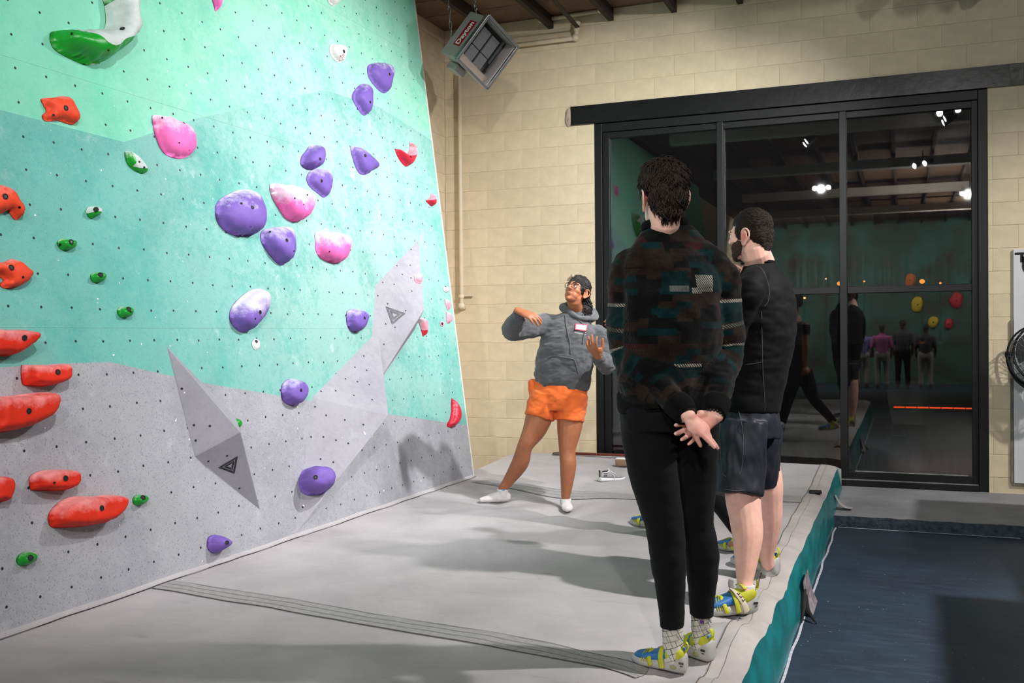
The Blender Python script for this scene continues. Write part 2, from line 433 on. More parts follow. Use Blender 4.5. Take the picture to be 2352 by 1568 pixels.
# pale dust line where floor meets the curb
g = G(); M_DUST = mat('pale_dust', (0.45, 0.47, 0.50), 0.9, 0.4, 30)
pts = []
for i in range(len(xs)-1):
    if xs[i] > 0.75 or xs[i] < -0.52: continue
    w0 = 0.010+0.012*abs(noise.noise((xs[i]*7, 3, 1))); w1 = 0.010+0.012*abs(noise.noise((xs[i+1]*7, 3, 1)))
    g.add([(xs[i], 8.074-w0, 0.0012), (xs[i+1], 8.074-w1, 0.0012), (xs[i+1], 8.074, 0.003), (xs[i], 8.074, 0.003)], [(0, 1, 2, 3)])
g.build('dust_line', M_DUST, fl)

# lintel with broken mortar at its left end and a rubbed grey right end
g = G(); g.box((-3.06, D-0.022, 3.591), (0.94, D+0.15, 3.775)); g.box((-3.06, D-0.03, 3.591), (0.70, D-0.022, 3.603))
LT = g.build('trim_2', [M_BLACKG], None); tag(LT, 'long black steel lintel above the glass front', None, kind='structure')
M_PATCH = mat('bare_mortar_patch', (0.42, 0.33, 0.26), 0.9, 0.35, 20, bump=0.8, bs=40)
Vp, Fp = ellipsoid((-3.088, D-0.006, 3.675), (0.036, 0.016, 0.095), nu=14, nv=10)
Vp = [np.array(v)+np.array([0.014, 0.004, 0.012])*noise.noise((v[0]*40, v[1]*30, v[2]*30)) for v in Vp]
mk('mortar_patch', Vp, Fp, M_PATCH, LT, True)
g = G(); g.obox((0.885, D-0.0235, 3.682), np.eye(3), (0.05, 0.002, 0.085), 0, 0.0015); g.build('scuffed_end', mat('scuffed_grey', (0.16, 0.155, 0.14), 0.6, 0.6, 12, dark=(0.03, 0.03, 0.03)), LT)
g = G(); g.box((-3.06, D-0.012, 3.7755), (0.94, D+0.002, 3.786)); g.build('caulk_line', M_CREAM, LT)

# glass front: outer frame, mullions, transom, six panes
WF = empty('window_1', (-1.08, D+0.05, OZ0)); tag(WF, 'tall black framed glass front of six panes at night', kind='structure')
g = G(); yf, yb = D+0.012, D+0.12
def bar(name, x0, x1, z0, z1, y0=yf, y1=yb, mat_=M_BLACK, bev=0.004):
    g = G(); g.obox(((x0+x1)/2, (y0+y1)/2, (z0+z1)/2), np.eye(3), ((x1-x0)/2, (y1-y0)/2, (z1-z0)/2), 0, bev); return g.build(name, mat_, WF)
bar('jamb', OX0, OX0+0.075, OZ0, OZ1); bar('jamb', OX1-0.075, OX1, OZ0, OZ1)
bar('jamb_stop', OX0+0.075, OX0+0.145, OZ0, OZ1, yf+0.03); bar('jamb_stop', OX1-0.125, OX1-0.075, OZ0, OZ1, yf+0.03)
bar('head_rail', OX0+0.075, OX1-0.075, OZ1-0.085, OZ1); bar('head_stop', OX0+0.14, OX1-0.12, OZ1-0.145, OZ1-0.085, yf+0.03)
bar('sill_rail', OX0+0.075, OX1-0.075, OZ0, OZ0+0.055, yf-0.02); bar('bottom_rail', OX0+0.14, OX1-0.12, OZ0+0.055, OZ0+0.125, yf+0.02)
M_PALE = mat('rail_highlight', (0.22, 0.22, 0.22), 0.5, 0.5, 10)  # pale bars paint the light lines along the bottom rails
bar('rail_glint_bar', OX0+0.08, OX1-0.08, OZ0+0.055, OZ0+0.061, yf-0.019, yf+0.01, M_PALE, 0.001)
bar('rail_glint_bar', -0.42, OX1-0.16, OZ0+0.126, OZ0+0.133, yf+0.021, yf+0.05, M_PALE, 0.001)
ZT0, ZT1 = 1.872, 1.932
MUL = [(-1.634, -1.573), (-0.541, -0.478)]
for a, b_ in MUL: bar('mullion', a, b_, OZ0+0.06, OZ1-0.085)
cols = [(OX0+0.145, MUL[0][0]), (MUL[0][1], MUL[1][0]), (MUL[1][1], OX1-0.125)]
for a, b_ in cols: bar('transom', a, b_, ZT0, ZT1, yf+0.02)
# glass: clear pane with true Fresnel reflection, thin film of dried streaks low down
m, t, b = nt('window_glass'); M_GLASS = m
t.nodes.remove(b); out = t.nodes['Material Output']
fr = N(t, 'ShaderNodeFresnel', IOR=1.52); gl = N(t, 'ShaderNodeBsdfGlossy'); gl.inputs['Roughness'].default_value = 0.012
tr = N(t, 'ShaderNodeBsdfTransparent'); tr.inputs[0].default_value = (0.93, 0.94, 0.93, 1)
mx = N(t, 'ShaderNodeMixShader'); t.links.new(fr.outputs[0], mx.inputs[0]); t.links.new(tr.outputs[0], mx.inputs[1]); t.links.new(gl.outputs[0], mx.inputs[2])
df = N(t, 'ShaderNodeBsdfDiffuse'); df.inputs[0].default_value = (0.6, 0.6, 0.6, 1)
tc = N(t, 'ShaderNodeTexCoord'); mp = N(t, 'ShaderNodeMapping'); mp.inputs['Scale'].default_value = (60, 60, 2.2)
t.links.new(tc.outputs['Object'], mp.inputs['Vector']); nz = N(t, 'ShaderNodeTexNoise', Scale=1.0, Detail=5.0); t.links.new(mp.outputs[0], nz.inputs['Vector'])
sep = N(t, 'ShaderNodeSeparateXYZ'); t.links.new(tc.outputs['Object'], sep.inputs[0])
lowr = ramp(t, sep.outputs[2], [(0.0, (1, 1, 1)), (0.42, (0, 0, 0))]); st = ramp(t, nz.outputs[0], [(0.42, (0, 0, 0)), (0.72, (0.016,)*3)])
ml = N(t, 'ShaderNodeMath', operation='MULTIPLY'); t.links.new(lowr.outputs[0], ml.inputs[0]); t.links.new(st.outputs[0], ml.inputs[1])
ml2 = N(t, 'ShaderNodeMath', operation='ADD'); t.links.new(ml.outputs[0], ml2.inputs[0]); ml2.inputs[1].default_value = 0.001
mx2 = N(t, 'ShaderNodeMixShader'); t.links.new(ml2.outputs[0], mx2.inputs[0]); t.links.new(mx.outputs[0], mx2.inputs[1]); t.links.new(df.outputs[0], mx2.inputs[2])
t.links.new(mx2.outputs[0], out.inputs['Surface'])
for a, b_ in cols:
    for z0, z1 in ((OZ0+0.12, ZT0+0.004), (ZT1-0.004, OZ1-0.14)):
        for yp in (0.062, 0.084):   # insulated glazing: inner and outer sheet
            g = G(); g.box((a-0.008, D+yp, z0), (b_+0.008, D+yp+0.006, z1)); g.build('pane', M_GLASS, WF)

# outside: wet street, lamps and the tail of a parked car
g = G(); g.box((-60, D+0.25, -0.25), (60, 120, -0.05)); o = g.build('wet_street', mat('wet_asphalt', (0.02, 0.02, 0.022), 0.25, 0.3, 3)); tag(o, 'dark wet street outside beyond the glass front', 'street', kind='structure'); o.name = 'floor_2'
M_ORANGE = emis('sodium_lamp', (1.0, 0.27, 0.03), 1.7); M_WARM = emis('warm_lamp', (1.0, 0.60, 0.28), 1.6); M_RED = emis('tail_lamp', (1.0, 0.08, 0.015), 1.1)
M_POLE = mat('street_pole', (0.03, 0.03, 0.03), 0.6)
def street_lamp(px, py, Y, r, mt, label):
    P = on_y(px, py, Y); e = empty('street_lamp', (P[0], P[1], -0.05), label, 'street lamp', 'street lamps beyond the glass')
    g = G(); g.tube([(P[0], P[1]+r, -0.05), (P[0], P[1]+r, P[2]*0.6), (P[0], P[1]+r, P[2]+r)], [0.08, 0.06, 0.04], 8); g.build('pole', M_POLE, e)
    V, F = ellipsoid(P, (r*.75, r*0.45, r*.65), nu=12, nv=8); mk('lamp_head', V, F, mt, e, True)
street_lamp(1928, 651, 34, 0.105, M_ORANGE, 'orange street lamp seen beside the right mullion just above the transom')
street_lamp(1897, 640, 52, 0.06, M_WARM, 'small warm street lamp farther off left of the right mullion')
street_lamp(2118, 646, 40, 0.13, M_ORANGE, 'broad orange street lamp in the upper right pane')
street_lamp(2160, 650, 46, 0.07, M_ORANGE, 'faint orange street lamp right of the broad one')
street_lamp(1985, 646, 46, 0.06, M_ORANGE, 'faint orange street lamp just right of the right mullion')
street_lamp(1848, 684, 30, 0.05, M_WARM, 'tiny warm street lamp under the transom by the man in black')
street_lamp(1421, 1001, 22, 0.03, M_ORANGE, 'low orange marker lamp behind the woman at the left pane')
# car tail: body, glass and light strip
C0 = on_y(2190, 937, 15.0); ce = empty('car', (C0[0], C0[1], -0.05), 'dark parked car with a long red tail lamp strip outside the right pane', 'car')
def carbody():
    prof = [(-0.02, 0.25), (0.0, 0.62), (0.06, 0.86), (0.5, 0.95), (1.0, 1.38), (2.5, 1.40), (3.3, 0.98), (4.25, 0.86), (4.35, 0.55), (4.3, 0.25)]
    V = []; F = []; w = [0.80, 0.86, 0.88, 0.88, 0.70, 0.70, 0.86, 0.82, 0.8, 0.78]
    for s in (-1, 1):
        for (y, z), ww in zip(prof, w): V.append((C0[0]+s*ww, C0[1]+y, z-0.05))
    k = len(prof)
    for i in range(k):
        j = (i+1) % k; F.append((i, j, k+j, k+i))
    F += [tuple(range(k))[::-1], tuple(range(k, 2*k))]; return V, F
V, F = carbody(); mk('car_body', V, F, mat('dark_car_paint', (0.02, 0.008, 0.008), 0.2, 0.1, coat=1.0), ce, False)
g = G(); zz = C0[2]
for i in range(10):
    a = -0.78+i*0.156; g.obox((C0[0]+a+0.075, C0[1]-0.01+0.02*abs(i-4.5)/4.5, zz), np.eye(3), (0.074, 0.02, 0.010), 0, 0.004)
g.build('tail_lamp_strip', M_RED, ce)
for sx in (-0.72, 0.72):
    for yy in (0.8, 3.5):
        V, F = tube([(C0[0]+sx-0.09, C0[1]+yy, 0.27), (C0[0]+sx+0.09, C0[1]+yy, 0.27)], [0.32, 0.32], 18, True, False); mk('wheel', V, F, M_POLE, ce, True)

# ceiling track lamps (corner, glass front and rear pairs are added fill)
M_LENS = emis('lamp_lens', (1, 1, 1), 60.0)
def track_lamp(lo, ta, label):
    lo = np.array(lo); d = nrm(np.array(ta)-lo); e = empty('track_lamp', lo+np.array([0, 0, 0.0]), label, 'lamp', 'track lamps on the ceiling')
    for k in (-1, 1):
        sd = nrm(np.cross(d, [0, 0, 1]))*0.13*k; c = lo+sd-d*0.09
        V, F = tube([c-d*0.14, c-d*0.02, c+d*0.04], [0.035, 0.05, 0.06], 16, False, False); mk('lamp_can', V, F, M_BLACK, e, True)
        V, F = ellipsoid(c+d*0.03, (0.045, 0.045, 0.012), [nrm(np.cross(d, [0.2, 0.9, 0.1])), nrm(np.cross(d, np.cross(d, [0.2, 0.9, 0.1]))), d], 14, 6); mk('lens', V, F, M_LENS, e, True)
    g = G(); g.tube([lo-d*0.13, lo-d*0.13+np.array([0, 0, 0.2]), (lo[0]-d[0]*0.13, lo[1], ZC-0.16)], [0.012]*3, 8); g.tube([lo-d*0.14-nrm(np.cross(d, [0, 0, 1]))*0.15, lo-d*0.14+nrm(np.cross(d, [0, 0, 1]))*0.15], [0.012]*2, 8); g.build('stem', M_BLACK, e)
for i, (lo, ta, pw, an_, bl) in enumerate(LAMPS):
    track_lamp(lo, ta, ['pair of white track lamps over the far half of the mat', 'pair of white track lamps over the middle of the mat', 'pair of white track lamps over the near end of the mat',
                        'pair of white track lamps closer to the climbing wall', 'pair of white track lamps farther back in the gym', 'pair of white track lamps to the right over the tall cabinet', 'pair of white track lamps farthest right aimed at the white board', 'pair of added fill lamps aimed at the block wall corner', 'pair of added fill lamps nearest the glass front', 'pair of added fill lamps over the rear floor'][i])

# unseen wooden cabinets added at the right to throw the long floor shadow
def shadow_cabinet(x0, x1, y0, y1, h, label):
    e = empty('cabinet', ((x0+x1)/2, (y0+y1)/2, 0), label, 'cabinet')
    m_ = mat('counter_ply', (0.20, 0.13, 0.08), .5, .2, 6)
    g = G(); g.box((x0+.03, y0+.02, .08), (x1-.03, y1-.02, h-.035)); g.build('carcass', m_, e)
    g = G(); g.obox(((x0+x1)/2, (y0+y1)/2, h-.018), np.eye(3), ((x1-x0)/2, (y1-y0)/2, .017), 0, .004); g.build('worktop', M_BLACK, e)
    g = G(); g.box((x0+.07, y0+.05, 0), (x1-.07, y1-.05, .08)); g.build('plinth', M_BLACK, e)
    n = max(2, int((y1-y0)/.8)); w = (y1-y0-.06)/n
    for i in range(n):
        g = G(); g.obox((x0+.022, y0+.03+w*(i+.5), (h+.05)/2), np.eye(3), (.009, w/2-.004, (h-.16)/2), 0, .003); g.build('cabinet_door', m_, e)
shadow_cabinet(1.05, 1.65, 1.2, 5.5, 1.9, 'long tall unseen cabinet added at the right for its floor shadow')
shadow_cabinet(1.22, 1.75, 5.53, 8.0, 1.65, 'shorter unseen cabinet added at the right end for its floor shadow')
# ================================================================== climbing wall
M_MINT = chalk_mat('mint_wall_paint', (0.13, 0.55, 0.37), 0.40, 0.14, 3.1, (0.04, 0.22, 0.18))
M_TEAL = chalk_mat('teal_wall_paint', (0.068, 0.37, 0.310), 0.40, 0.30, 1.7, (0.02, 0.15, 0.15))
M_GREY = chalk_mat('grey_wall_paint', (0.285, 0.285, 0.315), 0.30, 0.55, 5.3, (0.09, 0.10, 0.11), route=0.3)
M_PLY = mat('plywood_edge', (0.62, 0.60, 0.54), 0.7, 0.15, 20)
S_END = 7.76; T_TOP = 4.32
GREYL = [(-4, 1.115), (3.104, 1.115), (3.459, 1.122), (3.74, 1.118), (4.111, 1.04), (4.52, .961), (5.357, .824), (6.4, .651), (7.8, .434)]
TEALL = [(-4, 2.6), (1.8, 2.42), (3.25, 2.273), (4.0, 2.262), (4.639, 2.522), (5.261, 2.734), (6.058, 3.012), (6.856, 3.062), (7.8, 2.955)]
CW = empty('climbing_wall', (P0[0], 4.0, ZM), 'slab climbing wall painted mint, teal and grey behind all the holds', 'climbing wall')
def line_at(L, s):
    return float(np.interp(s, [a for a, _ in L], [b for _, b in L]))
def clip(poly, a, b, c):      # keep a*s+b*t >= c
    out = []
    for i in range(len(poly)):
        p, q = poly[i], poly[(i+1) % len(poly)]; dp = a*p[0]+b*p[1]-c; dq = a*q[0]+b*q[1]-c
        if dp >= -1e-9: out.append(p)
        if dp*dq < -1e-14: k = dp/(dp-dq); out.append((p[0]+(q[0]-p[0])*k, p[1]+(q[1]-p[1])*k))
    return out
TS = [-0.02, 1.287, 2.535, 3.68, T_TOP]; SS = [S_END-2.44*k for k in range(5)][::-1]
for i in range(len(SS)-1):
    for j in range(len(TS)-1):
        s0, s1, t0, t1 = SS[i]+.0002, SS[i+1]-.0002, TS[j]+.0004, TS[j+1]-.0004
        g = G(); br = sorted({s0, s1}|{a for a, _ in GREYL+TEALL if s0 < a < s1})
        for a, b_ in zip(br[:-1], br[1:]):
            base = [(a, t0), (b_, t0), (b_, t1), (a, t1)]
            ga, gb, ta, tb = line_at(GREYL, a), line_at(GREYL, b_), line_at(TEALL, a), line_at(TEALL, b_)
            kg, kt = (gb-ga)/(b_-a), (tb-ta)/(b_-a)
            lo = clip(base, kg, -1, kg*a-ga); mid = clip(clip(base, -kg, 1, ga-kg*a), kt, -1, kt*a-ta); hi = clip(base, -kt, 1, ta-kt*a)
            for poly, m_ in ((hi, 0), (mid, 1), (lo, 2)):
                if len(poly) > 2: g.add([wall_p(*q) for q in poly], [tuple(range(len(poly)))], m_)
        rim = [(s0, t0), (s1, t0), (s1, t1), (s0, t1)]
        for k in range(4):
            p, q = rim[k], rim[(k+1) % 4]
            g.add([wall_p(*p), wall_p(*q), wall_p(*q, -0.019), wall_p(*p, -0.019)], [(0, 3, 2, 1)], 3)
        g.add([wall_p(*q, -0.019) for q in rim], [(3, 2, 1, 0)], 3)
        g.build('plywood_panel', [M_MINT, M_TEAL, M_GREY, M_PLY], CW)
g = G(); e0, e1 = wall_p(S_END, -0.05), wall_p(S_END, T_TOP)
g.add([e0+WN*0.001, e1+WN*0.001, e1-WN*0.09, e0-WN*0.09, *(q+np.array([0, 0.02, 0]) for q in (e0+WN*0.001, e1+WN*0.001, e1-WN*0.09, e0-WN*0.09))],
      [(0, 1, 2, 3), (7, 6, 5, 4), (0, 4, 5, 1), (1, 5, 6, 2), (2, 6, 7, 3), (3, 7, 4, 0)]); g.build('edge_stud', M_PLY, CW)
# bolt holes: a regular grid of small dark sockets
M_HOLE = mat('dark_bolt_socket', (0.012, 0.016, 0.018), 0.6, 0.2)
g = G(); hole_pts = []
for i in range(-16, 27):
    for j in range(0, 27):
        s, t_ = 3.357+0.1746*i+rng.uniform(-.004, .004), 0.11+0.1588*j+rng.uniform(-.004, .004)
        if s > S_END-0.05 or t_ > T_TOP-0.05: continue
        c = wall_p(s, t_, 0.0007); r = 0.0068
        g.add([c+WS*r*math.cos(a)+WU*r*math.sin(a) for a in np.arange(8)*math.pi/4], [tuple(range(8))])
tag(g.build('bolt_hole', M_HOLE, CW), kind='stuff')

# ------------------------------------------------------------------ holds
def hold_mat(name, c, chalk=0.5, rough=0.62, amt=0.6):
    """coloured resin; white chalk rubbed into the upper side of each hold"""
    m, t, b = nt(name)
    a = N(t, 'ShaderNodeVertexColor', layer_name='Col'); sp = N(t, 'ShaderNodeSeparateColor'); t.links.new(a.outputs[0], sp.inputs[0])
    tc = N(t, 'ShaderNodeTexCoord'); nz = N(t, 'ShaderNodeTexNoise', Scale=14.0, Detail=7.0, Roughness=0.65); t.links.new(tc.outputs['Object'], nz.inputs['Vector'])
    md = N(t, 'ShaderNodeMath', operation='MULTIPLY_ADD'); t.links.new(nz.outputs[0], md.inputs[0]); md.inputs[1].default_value = 0.8
    t.links.new(sp.outputs[0], md.inputs[2])
    r = ramp(t, md.outputs[0], [(0.74, (0, 0, 0)), (1.6, (amt,)*3)])
    lo = tuple(x*0.78 for x in c)
    vr = ramp(t, nz.outputs[0], [(0.3, lo), (0.7, c)])
    x = mixc(t, r.outputs[0], vr.outputs[0], (0.78, 0.78, 0.80, 1))
    # second colour (for two-tone holds) is selected by the G channel
    t.links.new(x, b.inputs['Base Color']); b.inputs['Roughness'].default_value = rough; b.inputs['Specular IOR Level'].default_value = 0.35
    n2 = N(t, 'ShaderNodeTexNoise', Scale=150.0, Detail=3.0); t.links.new(tc.outputs['Object'], n2.inputs['Vector'])
    bp = N(t, 'ShaderNodeBump', Strength=0.25, Distance=0.004); t.links.new(n2.outputs[0], bp.inputs['Height']); t.links.new(bp.outputs[0], b.inputs['Normal'])
    return m
HM = dict(purple=hold_mat('purple_resin', (0.185, 0.105, 0.43)), orange=hold_mat('orange_resin', (0.80, 0.060, 0.016), amt=0.28),
          red=hold_mat('red_resin', (0.74, 0.024, 0.004), amt=0.28), green=hold_mat('green_resin', (0.010, 0.30, 0.025), rough=0.3),
          pink=hold_mat('pink_resin', (0.94, 0.15, 0.47)), white=hold_mat('white_resin', (0.70, 0.68, 0.66)), crimson=hold_mat('crimson_resin', (0.60, 0.018, 0.045), rough=0.35),
          pale=hold_mat('pale_grip_resin', (0.55, 0.60, 0.58)), blush=hold_mat('chalky_pink_resin', (0.80, 0.30, 0.38)))
M_BOLT = mat('bolt_steel', (0.10, 0.10, 0.10), 0.35, 0.2, metal=0.8); M_SOCK = mat('bolt_recess', (0.010, 0.009, 0.010), 0.7)
def inside(P, q):
    r = False; n = len(P); j = n-1
    for i in range(n):
        if (P[i][1] > q[1]) != (P[j][1] > q[1]) and q[0] < (P[j][0]-P[i][0])*(q[1]-P[i][1])/(P[j][1]-P[i][1])+P[i][0]: r = not r
        j = i
    return r
def edge_dist(P, Q):
    P = np.asarray(P); A = P; B = np.roll(P, -1, 0); d = np.full(len(Q), 1e9)
    for a, b in zip(A, B):
        ab = b-a; k = np.clip(((Q-a)@ab)/(ab@ab+1e-12), 0, 1); d = np.minimum(d, np.linalg.norm(Q-a-k[:, None]*ab, axis=1))
    return d
def smooth_closed(P, k=4):
    P = np.asarray(P, float); n = len(P); out = []
    for i in range(n):
        p0, p1, p2, p3 = P[i-1], P[i], P[(i+1) % n], P[(i+2) % n]
        for f in np.arange(k)/k:
            out.append(0.5*((2*p1)+(-p0+p2)*f+(2*p0-5*p1+4*p2-p3)*f*f+(-p0+3*p1-3*p2+p3)*f**3))
    return np.array(out)
def hold(name, out_px, z, color, H, label, cat='climbing hold', group=None, bolts=(), power=2.5, wf=.82, off0=0.0, topchalk=0.35, lower=0.0, ridge=None, two=None, frame=None):
    """A resin hold: outline (image points, unprojected onto the wall) inflated into a dome of height H."""
    px = [(z[0]+x*z[2], z[1]+y*z[2]) for x, y in out_px]
    fr = frame or (P0, WS, WU, WN)
    O, A, B, Nn = fr
    def st(x, y, h):
        d = ray(x, y); k = ((O+Nn*h-CAM)@Nn)/(d@Nn); q = CAM+d*k-O; return np.array([q@A, q@B])
    P = smooth_closed([st(x, y, off0+H*0.42) for x, y in px]); ext = P.max(0)-P.min(0); step = max(0.0045, min(ext)/(30 if two else 20))
    gx = np.arange(P[:, 0].min()+step*.5, P[:, 0].max(), step); gy = np.arange(P[:, 1].min()+step*.5, P[:, 1].max(), step)
    Q = np.array([(x, y) for x in gx for y in gy if inside(P, (x, y))]); d = edge_dist(P, Q); Q = Q[d > step*0.45]
    if two:
        TP = smooth_closed([st(z[0]+x*z[2], z[1]+y*z[2], off0+H*.75) for x, y in two], 3); A2 = TP; B2 = np.roll(TP, -1, 0)
        for i_, q in enumerate(Q):
            ab = B2-A2; kk = np.clip(((q-A2)*ab).sum(1)/((ab*ab).sum(1)+1e-12), 0, 1); cp = A2+ab*kk[:, None]; dd = np.linalg.norm(cp-q, axis=1); m_ = dd.argmin()
            if dd[m_] < step*.55: Q[i_] = cp[m_]
    allp = np.vstack([P, Q]); n = len(P)
    r = delaunay_2d_cdt([Vector(q) for q in allp], [(i, (i+1) % n) for i in range(n)], [], 1, 1e-6)
    pts = np.array([tuple(v) for v in r[0]]); tri = r[2]; d = edge_dist(P, pts); d[d < 1e-5] = 0
    w = max(d.max()*wf, 1e-4); u = np.clip(d/w, 0, 1); h = H*(1-(1-u)**power)**(1/power)
    yy = (pts[:, 1]-P[:, 1].min())/max(ext[1], 1e-6); h *= (1+lower*(0.5-yy))
    if ridge:
        rp = st(z[0]+ridge[0]*z[2], z[1]+ridge[1]*z[2], off0+H*.5); rr = np.linalg.norm((pts-rp)/(ext*ridge[2]), axis=1); h += H*0.28*np.clip(1-rr, 0, 1)**0.5*(d > 0)
    seed = rng.uniform(0, 99)
    h += np.array([0.05*H*noise.noise((q[0]*22, q[1]*22, seed)) for q in pts])*(d > step*.3)
    nbr = [set() for _ in pts]
    for a, b, c in tri: nbr[a] |= {b, c}; nbr[b] |= {a, c}; nbr[c] |= {a, b}
    nbr = [list(q) for q in nbr]; free = d > 1e-5
    for _ in range(5): h = np.where(free, 0.4*h+0.6*np.array([h[q].mean() if q else h[i] for i, q in enumerate(nbr)]), h)
    base = O+np.outer(pts[:, 0], A)+np.outer(pts[:, 1], B)+np.outer(off0+np.maximum(h, 0.0)+0.004, Nn)
    V = list(base); F = [tuple(f) for f in tri]
    # skirt to the wall
    ids = [i for i in range(len(pts)) if d[i] < 1e-5]
    cen = {}
    for a, b in zip(range(n), list(range(1, n))+[0]):
        for q in (a, b):
            if q not in cen: V.append(O+A*P[q][0]+B*P[q][1]+Nn*(off0-0.002)); cen[q] = len(V)-1
        F.append((a, cen[a], cen[b], b))
    V = np.array(V); F2 = []
    for f in F:
        if len(f) == 3:
            nn = np.cross(V[f[1]]-V[f[0]], V[f[2]]-V[f[0]]); F2.append(f if nn@Nn > 0 else f[::-1])
        else: F2.append(f)
    col = np.zeros((len(V), 3)); col[:len(pts), 0] = np.clip(topchalk*0.75+0.75*(yy-0.60), 0, 1)
    hgt = 0.02+0*yy
    c0 = O+A*P[:, 0].mean()+B*P[:, 1].mean()+Nn*off0
    e = empty(name, c0, label, cat, group)
    cols = color if isinstance(color, tuple) else (color,)
    if len(cols) == 1:
        mk('hold_body', V, F2, HM[cols[0]], e, True, origin=c0, col=col)
    else:
        ii = [[], []]
        tp = [tuple(q) for q in TP]
        for f in F2: c_ = V[list(f)].mean(0)-O; ii[1 if len(f) == 3 and inside(tp, (c_@A, c_@B)) else 0].append(f)
        for k, nm in ((0, 'hold_body'), (1, 'grip_zone')):
            used = sorted({i for f in ii[k] for i in f}); mp = {v: i for i, v in enumerate(used)}
            if used: mk(nm, V[used], [[mp[i] for i in f] for f in ii[k]], HM[cols[k]], e, True, origin=c0, col=col[used])
    for bx, by, br in bolts:
        x, y = z[0]+bx*z[2], z[1]+by*z[2]; hh = off0+H*0.8
        for _ in range(6):
            q = st(x, y, hh); k = np.argmin(np.linalg.norm(pts-q, axis=1)); hh = off0+max(h[k], 0)+0.004
        c = O+A*q[0]+B*q[1]+Nn*(hh-0.001)
        # local normal from neighbours
        nb = np.argsort(np.linalg.norm(pts-q, axis=1))[:10]; X = np.c_[pts[nb], np.ones(10)]; co = np.linalg.lstsq(X, h[nb], rcond=None)[0]
        nl = nrm(Nn-A*co[0]-B*co[1]); ax = nrm(np.cross(nl, B)); ay = np.cross(nl, ax); c = c+nl*0.0015
        R = br
        gb = G(); th = np.arange(12)*math.pi/6
        ring = lambda rr, dz: [c+ax*rr*math.cos(a)+ay*rr*math.sin(a)+nl*dz for a in th]
        gb.add(ring(R, 0.0)+ring(R*.96, 0.0025)+ring(R*.62, 0.0028)+ring(R*.58, 0.001), [(k*12+i, k*12+(i+1) % 12, (k+1)*12+(i+1) % 12, (k+1)*12+i) for k in range(3) for i in range(12)], 0)
        gb.add(ring(R*.6, 0.0012), [tuple(range(12))], 0)
        if R > 0.008: gb.add(ring(R*.36, 0.0020), [tuple(range(12))], 1); gb.add(ring(R*.18, 0.0024), [tuple(range(12))], 0)
        gb.build('bolt' if R > 0.008 else 'screw', [M_SOCK, M_BOLT], e)
    return e
ZA = (0, 0, .3188); ZB_ = (600, 0, .3188); ZCc = (0, 400, .3188); ZD = (500, 400, .3188); ZE = (0, 800, .3188); ZF = (500, 850, .3188); ZR = (940, 520, .1658)
B1, B0 = 0.0135, 0.006
GO, GR, GG, GP, GV = 'orange pockets up the left side', 'red slopers low on the left', 'small green knobs', 'pink slopers', 'purple holds'
# orange
hold('climbing_hold', [(320,705),(395,698),(470,685),(510,700),(535,760),(575,830),(572,870),(545,892),(500,882),(440,862),(385,868),(340,860),(327,825),(355,795),(335,750)], ZA, 'orange', .055, 'orange star-like hold under the big green hook hold', group=GO, bolts=[(475,778,B1),(385,828,B0)])
hold('climbing_hold', [(-70,90),(0,72),(60,85),(110,130),(140,190),(170,215),(177,270),(165,310),(145,322),(120,310),(90,265),(75,255),(40,275),(0,280),(-70,270)], ZCc, 'orange', .06, 'orange hold with a drooping tail cut by the left edge, above the other cut one', group=GO, bolts=[(38,160,B1),(145,235,B0)])
hold('climbing_hold', [(-70,640),(0,632),(60,625),(110,603),(150,625),(190,665),(240,690),(235,730),(190,785),(130,812),(75,818),(35,805),(28,780),(50,760),(20,730),(-20,715),(-70,720)], ZCc, 'orange', .06, 'orange hooked hold cut by the left edge, just above the red slopers', group=GO, bolts=[(82,672,B1),(165,740,B0)])
# red
hold('climbing_hold', [(-95,1125),(0,1118),(120,1120),(225,1135),(248,1170),(240,1200),(180,1255),(110,1300),(0,1300),(-95,1290)], ZCc, 'red', .10, 'red sloper at the left edge, topmost of the red ones', group=GR, bolts=[(176,1178,B1)], lower=-.3, topchalk=.5, power=4, wf=.55)
hold('climbing_hold', [(193,125),(215,112),(340,120),(440,108),(475,122),(484,180),(470,235),(370,268),(230,262),(197,235)], ZE, 'red', .085, 'red brick-shaped hold on the line where teal meets grey', group=GR, bolts=[(417,170,B1)], topchalk=.45, power=4, wf=.55)
hold('climbing_hold', [(-65,345),(0,342),(180,325),(330,308),(375,335),(385,400),(375,460),(310,520),(160,580),(0,605),(-65,605)], ZE, 'red', .12, 'biggest red sloper, cut by the left edge', group=GR, bolts=[(208,450,B1)], lower=-.2, topchalk=.45, power=4, wf=.55)
hold('climbing_hold', [(-65,925),(0,918),(65,928),(83,1000),(70,1060),(45,1103),(0,1098),(-65,1095)], ZE, 'red', .07, 'small red hold cut by the left edge beside the red ledge', group=GR, power=4, wf=.55)
hold('climbing_hold', [(253,920),(320,880),(400,870),(520,875),(545,915),(540,975),(500,1015),(400,1023),(280,1018),(258,1005)], ZE, 'red', .085, 'red ledge hold just above the lowest red sloper', group=GR, bolts=[(472,935,B1),(285,978,B0)], topchalk=.5, power=4, wf=.55)
hold('climbing_hold', [(398,1215),(420,1160),(480,1100),(560,1062),(700,1060),(830,1050),(880,1080),(882,1120),(850,1190),(770,1250),(640,1280),(470,1290),(415,1275)], ZE, 'red', .11, 'long red sloper lowest on the grey wall', group=GR, bolts=[(733,1150,B1)], topchalk=.5, power=4, wf=.55)
